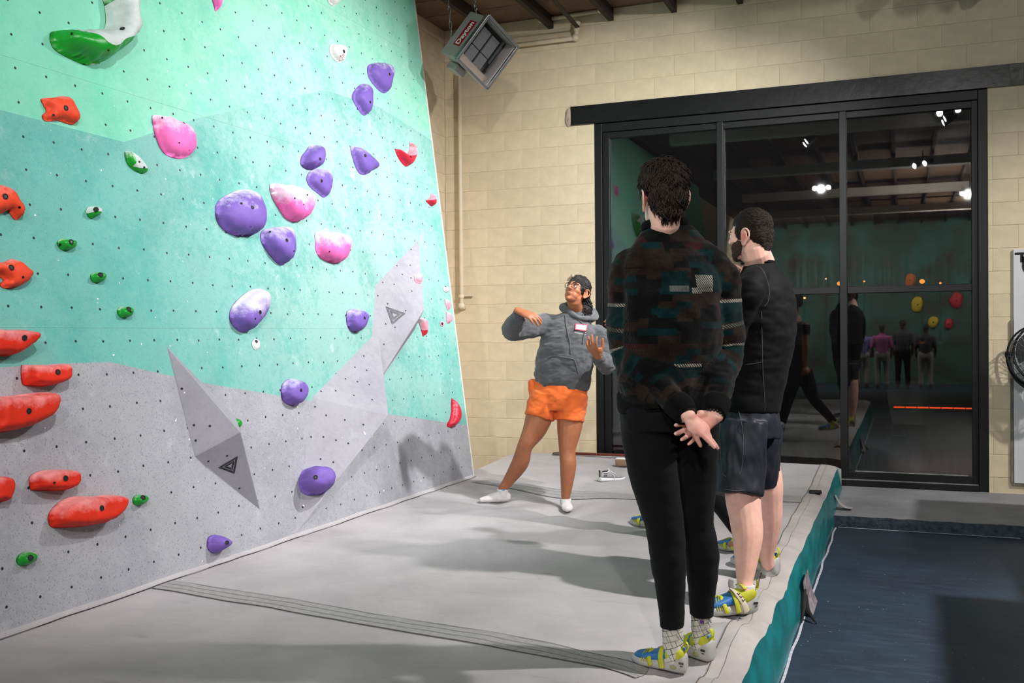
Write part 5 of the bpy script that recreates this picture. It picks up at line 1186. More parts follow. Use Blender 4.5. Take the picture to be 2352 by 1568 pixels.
# ---- climbing shoe (rental): light rubber rand, blue panels, yellow straps and pull tabs
M_PALE = mat('pale_rubber', (0.44, 0.43, 0.41), .55, .10, 25); M_BLUE = mat('blue_synthetic', (0.03, 0.16, 0.42), .5, .2, 20); M_YEL = mat('yellow_webbing', (0.55, 0.55, 0.03), .6, .15, 30, bump=.3, bs=500)
M_MARK = mat('dark_size_print', (0.03, 0.03, 0.03), .6); M_BEIGE = mat('beige_strap_label', (0.60, 0.50, 0.38), .7); M_GREYS = mat('grey_strap_end', (0.24, 0.24, 0.24), .7)
def climbing_shoe(hpx, tpx, parent, strap_label=False):
    h_, t_ = ground(*hpx), ground(*tpx); L = math.dist(h_[:2], t_[:2]); k = L/.26
    z = min(mat_z(h_[0], h_[1]), mat_z(*(h_*.5+t_*.5)[:2]), h_[2])+.002; ztoe = mat_z(t_[0], t_[1])-mat_z(h_[0], h_[1])
    ky = min(max(k, .85), 1.12)
    def pl(V):
        V = np.asarray(V, float).copy(); V[:, 2] += (V[:, 0]/.26)*ztoe*.7; V = V*np.array([k, ky*1.14, ky*1.22]); return place(V, h_, t_, z)
    V, F = shoe_loft(densify([(.000, .012, .026, .058, 0), (.006, .026, .008, .072, 0), (.022, .033, .001, .078, 0), (.055, .034, 0, .060, 0), (.10, .034, .001, .046, 0), (.15, .040, 0, .040, 0), (.20, .044, 0, .038, 0), (.235, .036, .002, .036, 0), (.255, .020, .006, .030, 0), (.26, .010, .010, .026, 0)]), 20)
    s = mk('climbing_shoe', pl(V), F, M_PALE, parent, True); s['label'] = 'pale grey rubber climbing shoe with blue panels and yellow straps'
    V, F = shoe_loft(densify([(.012, .018, .060, .090, 0), (.03, .030, .050, .092, 0), (.07, .031, .040, .084, 0), (.11, .031, .034, .078, 0), (.15, .036, .028, .064, 0), (.20, .040, .026, .052, 0), (.232, .030, .026, .044, 0), (.246, .016, .028, .036, 0)]), 20)
    mk('upper', pl(V), F, M_BLUE, s, True)
    V, F = shoe_loft(densify([(.010, .020, .055, .084, 0), (.026, .033, .052, .094, 0), (.055, .035, .038, .092, 0), (.085, .034, .036, .086, 0), (.100, .030, .040, .078, 0)]), 18); mk('heel_lining', pl(V), F, M_YEL, s, True)
    for a, w in ((.112, .012), (.165, .010)):
        zt = .079 if a < .15 else .062
        V, F = tube([(a-.016, -.046, .020), (a-.006, -.038, zt-.022), (a, 0, zt), (a+.004, .040, zt-.022), (a-.004, .046, .018)], [(w, .0035)]*5, 10, ref=(1, 0, 0), sub=4); mk('strap', pl(V), F, M_YEL, s, True)
    g = G()
    for a in (.170, .180, .190):
        g.tube([(a, -.008, .064-(a-.17)*.4), (a+.010, -.030, .048), (a+.014, -.0445, .026)], [(.0032, .002)]*3, 8); g.tube([(a, .008, .064-(a-.17)*.4), (a+.010, .030, .048), (a+.014, .0445, .026)], [(.0032, .002)]*3, 8)
    mk('lace_band', pl(g.V), g.F, M_YEL, s, True)
    g = G(); th = np.linspace(-.2, math.pi*.95, 10); g.add(*tube([(.006-.010*math.sin(q), .006, .086+.030*(1-math.cos(q))*.5) for q in th], [(.010, .0022)]*10, 8, ref=(0, 1, 0))); g.add(*tube([(.070, y, .088+.014*math.cos(y*40)) for y in np.linspace(-.03, .03, 7)], [(.010, .0025)]*7, 8, ref=(1, 0, 0))); mk('pull_tab', pl(g.V), g.F, M_YEL, s, True)
    g = G()
    for sg in (-1, 1):
        for i in range(5):
            a = .014+.0045*i; y = sg*(.0335+.0003*i)
            g.obox((a, y, .044), [nrm([1, .10*sg, 0]), nrm([-.10*sg, 1, 0]), (0, 0, 1)], (.0016, .0012, .004 if i % 2 else .0028))
        g.obox((.022, sg*.0345, .034), [nrm([1, .10*sg, 0]), nrm([-.1*sg, 1, 0]), (0, 0, 1)], (.006, .0012, .0012))
    mk('size_mark', pl(g.V), g.F, M_MARK, s)
    V, F = ellipsoid((.060, .0335, .024), (.016, .003, .008), nu=14, nv=8); mk('side_patch', pl(V), F, mat('worn_yellow_patch', (0.34, 0.32, 0.14), .7), s, True)
    if strap_label:
        V, F = tube([(.074, .050, .020), (.088, .045, .050), (.110, .026, .080), (.120, .004, .090)], [(.014, .003)]*4, 10, ref=(1, 0, .3), sub=4); b = mk('label_strap', pl(V), F, M_BEIGE, s, True)
        g = G()
        for i, (a, y, zz) in enumerate(((.090, .047, .054), (.097, .041, .064), (.104, .035, .073))):
            g.obox((a-.002, y+.001, zz+.003), [nrm([.6, -.5, .6]), nrm([-.6, .2, .8]), nrm([-.3, .8, .4])], (.0012, .006, .0008)); g.obox((a+.003, y+.001, zz+.005), [nrm([.6, -.5, .6]), nrm([-.6, .2, .8]), nrm([-.3, .8, .4])], (.004, .0012, .0008))
        mk('strap_print', pl(g.V), g.F, M_MARK, s)
        V, F = tube([(.118, .010, .086), (.122, .008, .104), (.118, .006, .118)], [(.012, .003)]*3, 10, ref=(1, 0, 0), sub=3); mk('strap_end', pl(V), F, M_GREYS, s, True)
    return s, h_, t_, z
def person_empty(px, py, label): 
    q = ground(px, py); return empty('person', q, label, 'person')
def colour(V, base, spots):
    c = np.tile(base, (len(V), 1)).astype(float)
    for ctr, rad, col, wt in spots:
        d = np.linalg.norm((V-np.asarray(ctr))/np.asarray(rad), axis=1); k = np.clip(1.6-1.6*d, 0, 1)*wt; c = c*(1-k[:, None])+np.asarray(col)*k[:, None]
    return c
def on_surface(bvh, px, py):
    d = Vector(nrm(ray(px, py))); loc, n, i, dist = bvh.ray_cast(Vector(CAM), d); return np.array(loc), np.array(n)

def cap_locks(parent, V, F, c, HA_, n, length, rad, lift, name='lock', flow_fn=None, accept=None, m_=None):
    """locks of hair rooted all over an existing hair cap"""
    bv_ = BVHTree.FromPolygons([tuple(v) for v in V], F); g = G(); A_ = np.array(HA_); k = 0
    while k < n:
        d = np.array([rng.gauss(0, 1), rng.gauss(0, 1), rng.gauss(0, 1)]); d /= np.linalg.norm(d)
        if accept and not accept(d): continue
        dw = d@A_; o = np.asarray(c)+A_[2]*.02-A_[1]*.02
        hit = bv_.ray_cast(Vector(o+dw*.3), Vector(-dw))
        k += 1
        if hit[0] is None: continue
        p, nn = np.array(hit[0]), np.array(hit[1]); fl_ = (flow_fn(d) if flow_fn else np.array([0, -.3, -1.0])); fl_ = fl_@A_
        fl_ = fl_-nn*(fl_@nn); fl_ = nrm(fl_); sd = np.cross(nn, fl_); ln = rng.uniform(.6, 1.2)*length; w = rng.uniform(-.35, .35); ph = rng.uniform(0, 6)
        P = [p+fl_*ln*(q-.25)+sd*ln*(w*q*q+.06*math.sin(q*5+ph))+nn*(lift*math.sin(q*2.6)-.0015) for q in np.linspace(0, 1, 5)]
        g.add(*tube(P, [rad*.5, rad, rad, rad*.7, rad*.2], 5, True, False))
    return g.build(name, m_, parent, True)
# ------------------------------------------------------------------ woman in the grey hoodie
WP = person_empty(1230, 1160, 'person in a grey hoodie and orange shorts gesturing, in socks, near the wall')
gR, gL = ground(1128, 1152), ground(1297, 1168)
dR, dL = depth_on(1128, 1152, gR[2]), depth_on(1297, 1168, gL[2])
db = (dR+dL)/2
hipR, hipL = J(1252, 905, db+.02), J(1316, 905, db-.02)
knR, knL = J(1206, 1024, db-.05), J(1303, 1034, db-.08)
anR, anL = J(1154, 1124, dR), J(1299, 1146, dL+.01)
S = []
pel = J(1285, 880, db); che = J(1308, 775, db); nkb = J(1324, 722, db+.01)
TX = nrm(RT-FW*.15)
S.append(tube([J(1284, 925, db), pel, J(1296, 830, db), che, J(1314, 740, db)], [(.15, .10), (.155, .11), (.14, .10), (.15, .10), (.10, .07)], 20, ref=TX, sub=3))
S.append(tube([hipR+UP*.02, J(1243, 940, db), J(1228, 985, db-.03), knR, J(1195, 1062, (db+dR)/2-.05), J(1172, 1098, dR-.02), anR, anR-UP*.03], [.10, .105, .088, .058, .064, .046, .032, .028], 18, sub=4))
S.append(tube([hipL+UP*.02, J(1312, 940, db-.02), J(1307, 990, db-.05), knL, J(1305, 1068, (db+dL)/2-.05), J(1302, 1110, dL), anL, anL-UP*.03], [.10, .103, .088, .061, .060, .046, .030, .026], 18, sub=4))
fR = nrm(-RT*.95-FW*.25); fL = nrm(-FW*.98+RT*.05)
fR = nrm(fR-np.array([0, 0, fR[2]])); fL = nrm(fL-np.array([0, 0, fL[2]]))
footR0, footL0 = anR-UP*.06, anL-UP*.06
S.append(tube([anR-UP*.03, anR-UP*.045+fR*.05, anR-UP*.055+fR*.10], [.024, .020, .014], 12)); S.append(tube([anL-UP*.03, anL-UP*.045+fL*.05, anL-UP*.055+fL*.09], [.024, .020, .014], 12))
shR, shL = J(1252, 744, db), J(1374, 768, db-.02)
elR, elL = J(1178, 757, db-.14), J(1392, 838, db-.10)
wrR, wrL = J(1193, 716, db-.34), J(1373, 818, db-.30)
S.append(tube([J(1300, 745, db), shR, (shR+elR)/2, elR, (elR+wrR)/2, wrR], [.05, .052, .045, .040, .036, .026], 14, sub=3))
S.append(tube([J(1330, 790, db), shL-UP*.02, (shL+elL)/2, elL, (elL+wrL)/2, wrL], [.04, .045, .045, .040, .036, .026], 14, sub=3))
S += hand(wrR+UP*.004, RT*.86-UP*.36-FW*.30, -UP*.75+FW*.55-RT*.2, -1, [.28, .34, .38, .40], .10, 1.12)
S += hand(wrL, -FW*.50-RT*.42+UP*.62, UP*.62+FW*.50+RT*.30, 1, [.42, .38, .42, .5], .22, 1.10, thumb=(.5, -.1, .8))
hc = J(1325.5, 668, db-.06); hf = nrm(-FW*math.cos(.66)*.9-RT*math.sin(.66)*.9+UP*.44); hu = nrm(UP+RT*.10)
HS, HP, HA = head_shapes(hc, hf, hu, .97, True)
S += HS
S.append(tube([J(1322, 742, db+.02), J(1323, 718, db+.01), hc-HA[2]*.075-HA[1]*.008, hc-HA[2]*.04-HA[1]*.01], [.075, .056, .054, .055], 16, sub=3))
V, F = union(S, .0042, 3)
hr, hfv, huv = HA
lips = srgb(150, 78, 66)[:3]
col = colour(V, SKIN_F, [(HP(0, .092, -.060), (.024,)*3, lips, .0), (knR-FW*.05, (.05,)*3, srgb(140, 84, 58)[:3], .5), (knL-FW*.05, (.05,)*3, srgb(140, 84, 58)[:3], .5)])
loc = (V-hc)@np.array([hr, hfv, huv]).T/.97
lm = np.exp(-((loc[:, 0]/.020)**2+((loc[:, 2]+.0655)/.0085)**2)*1.2)*(loc[:, 1] > .075)
ml = np.exp(-((loc[:, 0]/.021)**4+((loc[:, 2]+.0652)/.0020)**2))*(loc[:, 1] > .075)
sock = np.exp(-(((np.abs(loc[:, 0])-.031)/.020)**2+((loc[:, 2]-.0)/.012)**2))*(loc[:, 1] > .05)
chk = np.exp(-(((np.abs(loc[:, 0])-.040)/.022)**2+((loc[:, 2]+.028)/.020)**2))*(loc[:, 1] > .03)
for mk_, cc, w in ((chk, srgb(200, 118, 86)[:3], .35), (sock, srgb(120, 72, 56)[:3], .35), (lm, lips, .75), (ml, srgb(70, 30, 26)[:3], .8)): col = col*(1-(mk_*w)[:, None])+np.asarray(cc)*(mk_*w)[:, None]
mk('body', V, F, M_SKIN, WP, True, col=col)
gz = nrm(hf+UP*.30-RT*.45)
eye(HP, HA, -.031, gz, WP, .97); eye(HP, HA, .031, gz, WP, .97)
M_HAIRD = mat('black_hair', (0.012, 0.009, 0.008), .42, .3, 60, bump=.8, bs=240, spec=.5)
g = G()
for s in (-1, 1):
    g.add(*tube([HP(s*.013, .091, .0235), HP(s*.026, .0905, .0275), HP(s*.040, .082, .0265), HP(s*.052, .066, .019)], [(.0045, .002), (.0048, .0025), (.004, .0022), (.002, .0015)], 8, ref=HA[2], sub=3))
    g.add(*tube([HP(s*.018, .0865, .0035), HP(s*.031, .0875, .0075), HP(s*.045, .078, .0030)], [.0016, .0018, .0013], 6, sub=3))
g.build('eyebrow', M_HAIRD, WP, True)
# pulled back hair with a curly tail
HSH = [ellipsoid(HP(0, -.016, .043), (.0785, .0945, .0835), HA, 24, 16), ellipsoid(HP(0, -.062, .020), (.066, .056, .066), HA, 20, 14), ellipsoid(HP(.053, .000, .016), (.024, .050, .046), HA, 16, 12), ellipsoid(HP(-.053, .000, .016), (.024, .050, .046), HA, 16, 12)]
tb_ = HP(.0, -.095, .01); tail = [tb_, tb_+RT*.012-UP*.030, tb_+RT*.016-UP*.07, tb_+RT*.012-UP*.11-FW*.02, tb_+RT*.010-UP*.15-FW*.05]
HSH.append(tube(tail, [.030, .036, .040, .038, .020], 12, sub=3))
V, F = union(HSH, .004, 3); V = wrinkle(V, F, .0022, [(45, 1.0), (110, .4)], 3.0)
hair = mk('hair', V, F, M_HAIRD, WP, True)
def curl_fn(i):
    a = rng.uniform(0, 6.28); t_ = rng.random(); b0 = crom(np.array(tail), np.array([t_*3.9]))[0]; rr = rng.uniform(.030, .052); ln = rng.uniform(.04, .09); ph = rng.uniform(0, 6.28); cr = rng.uniform(.008, .013)
    o_ = HA[0]*math.cos(a)+HA[1]*math.sin(a)*.8; P = []
    for q in np.linspace(0, 1, 9): P.append(b0+o_*(rr*(1-.2*q))-np.array([0, 0, 1])*ln*q+(HA[0]*math.cos(q*13+ph)+HA[1]*math.sin(q*13+ph))*cr)
    return P, [.0034]*8+[.0012]
strands(None, 130, curl_fn, hair, 'curl', M_HAIRD)
cap_locks(hair, V, F, hc, HA, 650, .034, .0019, .0016, 'lock', lambda d: np.array([d[0]*-.2, -1.0, -.25*abs(d[1])-.2*(d[1] < 0)]), lambda d: d[2] > -.35, M_HAIRD)
# glasses
m, t, b = nt('spectacle_lens'); M_SPEC = m; t.nodes.remove(b)
tr = N(t, 'ShaderNodeBsdfTransparent'); gl = N(t, 'ShaderNodeBsdfGlossy'); gl.inputs['Roughness'].default_value = .02; mx = N(t, 'ShaderNodeMixShader'); mx.inputs[0].default_value = .05
t.links.new(tr.outputs[0], mx.inputs[1]); t.links.new(gl.outputs[0], mx.inputs[2]); t.links.new(mx.outputs[0], t.nodes['Material Output'].inputs['Surface'])
M_FRAME = mat('dark_glasses_frame', (0.02, 0.022, 0.024), .25, .1); g = G()
for s in (-1, 1):
    c = (s*.0335, .0985, -.002); g.add(*tube([HP(c[0]+.0245*math.cos(q), c[1]-.010*(math.cos(q)*s*.5+.5)*1.1, c[2]+.0225*math.sin(q)) for q in np.linspace(0, 2*math.pi, 25)], [.0019]*25, 6, False, False))
    g.add(*tube([HP(s*.058, .087, .005), HP(s*.075, .05, .004), HP(s*.080, 0, .0), HP(s*.078, -.02, -.012)], [.0016]*4, 6))
g.add(*tube([HP(-.010, .100, .004), HP(0, .104, .006), HP(.010, .100, .004)], [.0018]*3, 6)); gl_ = g.build('glasses', M_FRAME, WP, True)
for s in (-1, 1):
    V = [HP(s*.0335+.0235*math.cos(q), .0985-.010*(math.cos(q)*s*.5+.5)*1.1, -.002+.0215*math.sin(q)) for q in np.arange(20)*math.pi/10]; mk('lens', V, [tuple(range(20))], M_SPEC, gl_, True)
# hoodie
M_HOOD = fabric('charcoal_fleece', (0.080, 0.082, 0.088), .92, .22, 9, .5, 500); M_HOODR = fabric('charcoal_rib', (0.070, 0.072, 0.078), .9, .15, 60, .6, 800)
S = [tube([J(1294, 884, db), J(1293, 868, db), J(1296, 835, db-.01), J(1304, 795, db-.02), J(1310, 765, db-.01), J(1314, 742, db), J(1317, 727, db+.005)], [(.196, .148), (.212, .160), (.212, .160), (.208, .155), (.202, .140), (.170, .112), (.11, .09)], 28, ref=TX, dome=False, sub=4)]
cuR, cuL = wrR-nrm(wrR-elR)*.050, wrL-nrm(wrL-elL)*.050
S.append(tube([J(1296, 755, db), shR, (shR*.5+elR*.5)-UP*.008, elR-UP*.01-RT*.008, elR*.45+wrR*.55-UP*.012, cuR], [.085, .082, .078, .076, .066, .043], 20, sub=4, dome=True))
S.append(tube([J(1335, 775, db), shL-UP*.004, shL*.5+elL*.5+RT*.012, elL+RT*.012, elL*.45+wrL*.55, cuL], [.075, .076, .078, .074, .062, .043], 20, sub=4))
S.append(tube([J(1314, 742, db+.02), J(1320, 728, db+.015)], [(.15, .10), (.10, .085)], 18, ref=TX))
V, F = union(S, .0075, 8)
V = wrinkle(V, F, .010, [(9, 1.0), (20, .5)], 1.3, (1.0, 1.0, 1.6)); V = wrinkle(V, F, .004, [(45, 1.0)], 5.1, (.6, .6, 1.6))
hood_o = mk('hoodie', V, F, M_HOOD, WP, True)
bv = BVHTree.FromPolygons([tuple(v) for v in V], F)
# hem band, cuffs, hood, strings, pocket
def band(name, c, ax, bx, n_, ra, rb, hgt, thick, m_, parent, taper=0):
    P = [c+ax*ra*math.cos(q)+bx*rb*math.sin(q) for q in np.linspace(0, 2*math.pi, 41)]
    return mk(name, *tube(P, [(hgt, thick)]*41, 10, False, False, ref=n_), m_, parent, True)
FBx = nrm(np.cross(UP, TX))
V2, F2 = tube([J(1293, 890, db), J(1294, 880, db), J(1294, 868, db)], [(.186, .142), (.200, .150), (.206, .156)], 36, ref=TX, dome=False, sub=4); V2 = np.array(V2); mk('hem_band', wrinkle(V2, F2, .004, [(14, 1)], 2), F2, M_HOODR, hood_o, True)
for a, b_ in ((elR, wrR), (elL, wrL)):
    d_ = nrm(b_-a); V2, F2 = tube([b_-d_*.055, b_-d_*.03, b_-d_*.002], [.044, .043, .038], 20, dome=False, sub=3); mk('cuff', V2, F2, M_HOODR, hood_o, True)
S = []
hp = [J(1323, 727, db-.10), J(1308, 716, db-.06), J(1293, 707, db+.01), J(1303, 703, db+.09), J(1330, 706, db+.12), J(1358, 716, db+.08), J(1366, 728, db+.0), J(1350, 731, db-.07), J(1330, 731, db-.10)]
S.append(tube(hp, [.020, .024, .030, .036, .040, .036, .030, .022, .016], 12, sub=4)); S.append(ellipsoid(J(1336, 728, db+.10), (.12, .05, .06), [TX, FBx, UP], 20, 12))
V2, F2 = union(S, .007, 5); V2 = wrinkle(V2, F2, .006, [(18, 1)], 7); mk('hood', V2, F2, M_HOOD, hood_o, True)
def surf_path(pts, off): return [on_surface(bv, *p)[0]+on_surface(bv, *p)[1]*off for p in pts]
g = G(); g.add(*tube(surf_path([(1299, 724), (1300, 745), (1304, 765), (1309, 790), (1311, 812)], .004), [.0042]*5, 8, sub=4)); g.add(*tube(surf_path([(1322, 728), (1330, 737), (1339, 748), (1340, 770), (1338, 788)], .004), [.0042]*5, 8, sub=4)); g.build('drawstring', M_HOODR, hood_o, True)
g = G(); pk = surf_path([(1246, 858), (1258, 826), (1272, 818), (1300, 822), (1318, 826), (1325, 845), (1332, 870)], .002); g.add(*tube(pk, [(.005, .003)]*7, 8, sub=5)); g.build('pocket_seam', M_HOODR, hood_o, True)
# name tag with scribbled writing and the print under it
def decal(pxs, off): 
    P = [on_surface(bv, *p) for p in pxs]; n_ = nrm(np.mean([q[1] for q in P], 0)); return [q[0]+n_*off for q in P], n_
cP, n_ = decal([(1320.5, 745), (1349, 747), (1345.5, 762.5), (1319, 758.5)], .013)
M_TAGR = mat('tag_red_border', (0.45, 0.02, 0.06), .6, .05); M_TAGW = mat('tag_white', (0.80, 0.76, 0.78), .6, .04); M_INK = mat('grey_ink', (0.28, 0.27, 0.29), .6); M_PRW = mat('white_print', (0.65, 0.64, 0.66), .7)
def quad(P, n_, w): return [np.array(p) for p in P]+[np.array(p)-n_*w for p in P]
BXF = [(0, 1, 2, 3), (7, 6, 5, 4), (0, 4, 5, 1), (1, 5, 6, 2), (2, 6, 7, 3), (3, 7, 4, 0)]
tg = mk('name_tag', quad(cP, n_, .010), BXF, M_TAGR, hood_o); tg['label'] = 'white name tag with a red border'
bil = lambda u, v, o=0: (cP[0]*(1-u)+cP[1]*u)*(1-v)+(cP[3]*(1-u)+cP[2]*u)*v+n_*o
mk('tag_panel', [bil(.09, .14, .0012), bil(.92, .14, .0012), bil(.92, .86, .0012), bil(.09, .86, .0012)]+[bil(a, b_, .0001) for a, b_ in ((.09, .14), (.92, .14), (.92, .86), (.09, .86))], BXF, M_TAGW, tg)
g = G()
for v, us in ((.38, (.24, .76)), (.64, (.36, .74))):
    P = [bil(u, v+.07*math.sin(u*70), .0022) for u in np.linspace(*us, 30)]; g.add(*tube(P, [.0009]*30, 5))
g.build('tag_writing', M_INK, tg)
cQ, n2 = decal([(1320, 763), (1339, 767)], .004); g = G()
for i, w in enumerate((.8, .6, .8, .5, .8, .7, .8, .7, .8)):
    c = cQ[0]*(1-i/8.5)+cQ[1]*(i/8.5)+UP*.012*0; g.obox(c, [nrm(cQ[1]-cQ[0]), nrm(np.cross(n2, cQ[1]-cQ[0])), n2], (.0022*w, .0040, .0008))
cR_, n3 = decal([(1344.5, 763.5), (1343.5, 768)], .004)
for c in cR_: g.obox(c, [RT, UP, nrm(n3)], (.0035, .0028, .0008))
g.build('chest_print', M_PRW, hood_o)
# shorts
M_SHORT = fabric('orange_shorts_cloth', (0.80, 0.150, 0.026), .75, .12, 12, .25, 500, sheen=.1)
S = [tube([J(1283, 940, db), J(1283, 915, db), J(1287, 890, db), J(1289, 868, db)], [(.170, .13), (.205, .148), (.200, .145), (.185, .135)], 28, ref=TX, dome=False, sub=3),
     tube([J(1255, 905, db+.0), J(1246, 930, db), J(1238, 959, db-.01)], [(.112, .125), (.116, .125), (.112, .120)], 24, ref=TX, dome=False, sub=4),
     tube([J(1316, 905, db-.01), J(1312, 935, db-.02), J(1309, 966, db-.03)], [(.112, .125), (.114, .122), (.108, .118)], 24, ref=TX, dome=False, sub=4),
     tube([J(1224, 905, db+.02), J(1223, 880, db+.02)], [(.03, .06), (.035, .05)], 12, ref=TX)]
V, F = union(S, .006, 5); V = wrinkle(V, F, .006, [(16, 1), (36, .4)], 9.0, (.8, .8, 1.6)); so = mk('shorts', V, F, M_SHORT, WP, True)
# socks
M_SOCK2 = fabric('white_sock', (0.72, 0.69, 0.68), .9, .06, 40, .4, 600)
def sock(an, g_, f_, tip):
    t_ = g_+f_*tip; S = [tube([an+UP*.004, an-UP*.03, an-UP*.055], [.041, .042, .040], 18, dome=False, sub=3), tube([np.array([an[0], an[1], g_[2]+.035])-f_*.038, np.array([an[0], an[1], g_[2]+.036]), np.array([an[0], an[1], g_[2]+.034])+f_*.06, np.array([an[0], an[1], g_[2]+.026])+f_*.12, np.array([an[0], an[1], g_[2]+.020])+f_*tip], [(.030, .034), (.036, .038), (.038, .034), (.042, .026), (.026, .017)], 18, ref=np.cross(f_, [0, 0, 1]), sub=4)]
    V, F = union(S, .005, 4); return mk('sock', wrinkle(V, F, .003, [(40, 1)], 4), F, M_SOCK2, WP, True)
sR = sock(anR, gR, fR, .165); sL = sock(anL, gL, fL, .15)
g = G(); g.obox(anR+UP*.002-FW*.040+RT*.006, [RT, nrm(UP), FW], (.012, .005, .001)); g.build('blue_logo', mat('sky_blue_thread', (0.08, 0.36, 0.62), .7), sR)
# ------------------------------------------------------------------ man in the patchwork sweater, seen from behind
MP = person_empty(1560, 1540, 'person in a dark patchwork sweater and black leggings, hands clasped behind the back')
M_LEG = fabric('black_leggings', (0.0045, 0.0045, 0.006), .8, .2, 8, .15, 500, spec=.12, sheen=.03)
SH1, h1, t1, z1 = climbing_shoe((1580, 1549), (1452, 1514), MP); SH2, h2, t2, z2 = climbing_shoe((1638, 1522), (1528, 1484), MP)
dL, dR = depth_on(1580, 1549, h1[2]), depth_on(1638, 1522, h2[2])
db = dL-.03
def foot_axis(h_, t_): f = nrm([t_[0]-h_[0], t_[1]-h_[1], 0]); return f
fa1, fa2 = foot_axis(h1, t1), foot_axis(h2, t2)
an1, an2 = J(1546, 1476, dL+.050*(fa1@FW)), J(1611, 1448, dR+.050*(fa2@FW))
def leg(sh, px, ds, rr, n=18, sub=4, dome=True): return tube([J(x, y, d) for (x, y), d in zip(px, ds)], rr, n=n, sub=sub, dome=dome)
LP = [(1487, 930), (1490, 1000), (1503, 1095), (1523, 1190), (1531, 1240), (1536, 1300), (1541, 1370), (1544, 1440)]
RP = [(1590, 925), (1592, 1000), (1596, 1095), (1598, 1190), (1607, 1240), (1613, 1290), (1612, 1350), (1611, 1412)]
lds = list(np.linspace(db, dL, 8)); rds = list(np.linspace(db+.05, dR, 8))
LR = [.105, .102, .092, .074, .070, .066, .052, .045]; RR = [.10, .098, .084, .067, .066, .064, .053, .046]
F1 = nrm(FW*.95-RT*.31); F1 = nrm(F1-np.array([0, 0, F1[2]])); R1 = nrm(np.cross(F1, [0, 0, 1])); TX1 = R1
S = [tube([J(1532, 960, db), J(1533, 900, db), J(1540, 800, db), J(1543, 690, db), J(1540, 610, db), J(1530, 560, db)], [(.13, .08), (.13, .08), (.12, .08), (.13, .09), (.12, .07), (.06, .055)], 20, ref=TX1, sub=3),
     leg(0, LP, lds, [r-.018 for r in LR]), leg(0, RP, rds, [r-.018 for r in RR]),
     tube([J(1544, 1430, dL), an1, an1-UP*.05], [.034, .032, .026], 12), tube([J(1611, 1400, dR), an2, an2-UP*.05], [.034, .032, .026], 12),
     tube([an1-UP*.055, an1-UP*.078+fa1*.03, an1-UP*.090+fa1*.08], [.022, .018, .012], 12), tube([an2-UP*.055, an2-UP*.078+fa2*.03, an2-UP*.090+fa2*.08], [.022, .018, .012], 12)]
shL, shR = J(1443, 622, db), J(1650, 632, db+.02)
elL, elR = J(1447, 812, db+.02), J(1669, 815, db+.03)
wrL, wrR = J(1582, 957, db-.255), J(1638, 958, db-.205)
S.append(tube([J(1500, 590, db), shL, (shL+elL)/2, elL, (elL+wrL)/2, wrL], [.05, .052, .046, .04, .037, .027], 14, sub=3)); S.append(tube([J(1580, 590, db), shR, (shR+elR)/2, elR, (elR+wrR)/2, wrR], [.05, .052, .046, .04, .037, .027], 14, sub=3))
S += hand(wrL, RT*.74-UP*.66-FW*.06, -RT*.50-UP*.45+FW*.62, 1, [.06, .12, .45, .6], -.01, .88, thumb=(.12, .15, .25))
S += hand(wrR, -RT*.86-UP*.50-FW*.02, -FW*.95+UP*.25, -1, [.42, .40, .38, .16], .16, .98, thumb=(.2, .2, .3))
hc = J(1522, 453, db-.03); th = .17; hf = nrm(FW*math.cos(th)-RT*math.sin(th)-UP*.02)
HS, HP, HA = head_shapes(hc, hf, UP+RT*-.02, 1.0); S += HS
S.append(tube([J(1524, 572, db+.01), J(1522, 545, db+.004), hc-HA[2]*.10-HA[1]*.018, hc-HA[2]*.05-HA[1]*.02], [.055, .055, .056, .062], 18, sub=3))
V, F = union(S, .0042, 3); red = srgb(208, 84, 72)[:3]
wl = wrL*.5+wrR*.5
col = colour(V, SKIN_M, [(HP(.083, -.012, -.012), (.035,)*3, red, .8), (HP(-.083, -.012, -.012), (.035,)*3, red, .8), (wrL+RT*.05-UP*.05, (.10,)*3, srgb(226, 138, 126)[:3], .5)])
mk('body', V, F, M_SKIN, MP, True, col=col)
# socks with a drawn line pattern
m, t, b = nt('white_sock_line_pattern'); M_SOCKP = m
tc = N(t, 'ShaderNodeTexCoord'); mp = N(t, 'ShaderNodeMapping'); mp.inputs['Rotation'].default_value = (math.pi/2, .12, .35); t.links.new(tc.outputs['Object'], mp.inputs['Vector'])
def lines(sc, off, w, h_, ms):
    br = N(t, 'ShaderNodeTexBrick', Scale=sc, offset=off); br.inputs['Color1'].default_value = br.inputs['Color2'].default_value = (1, 1, 1, 1); br.inputs['Mortar'].default_value = (0, 0, 0, 1)
    br.inputs['Mortar Size'].default_value = ms; br.inputs['Brick Width'].default_value = w; br.inputs['Row Height'].default_value = h_; br.inputs['Mortar Smooth'].default_value = .1; t.links.new(mp.outputs[0], br.inputs['Vector']); return br
x = mixc(t, 1.0, lines(27, .37, 1.1, .62, .022).outputs[0], lines(19, .7, .75, 1.3, .018).outputs[0], 'MULTIPLY')
x = mixc(t, x, (0.03, 0.028, 0.025, 1), (0.66, 0.63, 0.55, 1)); t.links.new(x, b.inputs['Base Color']); b.inputs['Roughness'].default_value = .9
for a, p0, d_ in ((an1, (1544, 1438), dL), (an2, (1610, 1406), dR)):
    top = J(*p0, d_)+UP*.02; fx_ = fa1 if a is an1 else fa2
    V, F = union([tube([top, (top+a)/2, a, a-UP*.05, a-UP*.075+fx_*.015], [.039, .039, .038, .035, .030], 24, dome=False, sub=4), tube([a-UP*.070-fx_*.02, a-UP*.068+fx_*.04, a-UP*.082+fx_*.10, a-UP*.090+fx_*.15], [.027, .028, .022, .012], 16, sub=3)], .005, 3); mk('sock', wrinkle(V, F, .003, [(38, 1)], 2, (1, 1, 2)), F, M_SOCKP, MP, True)
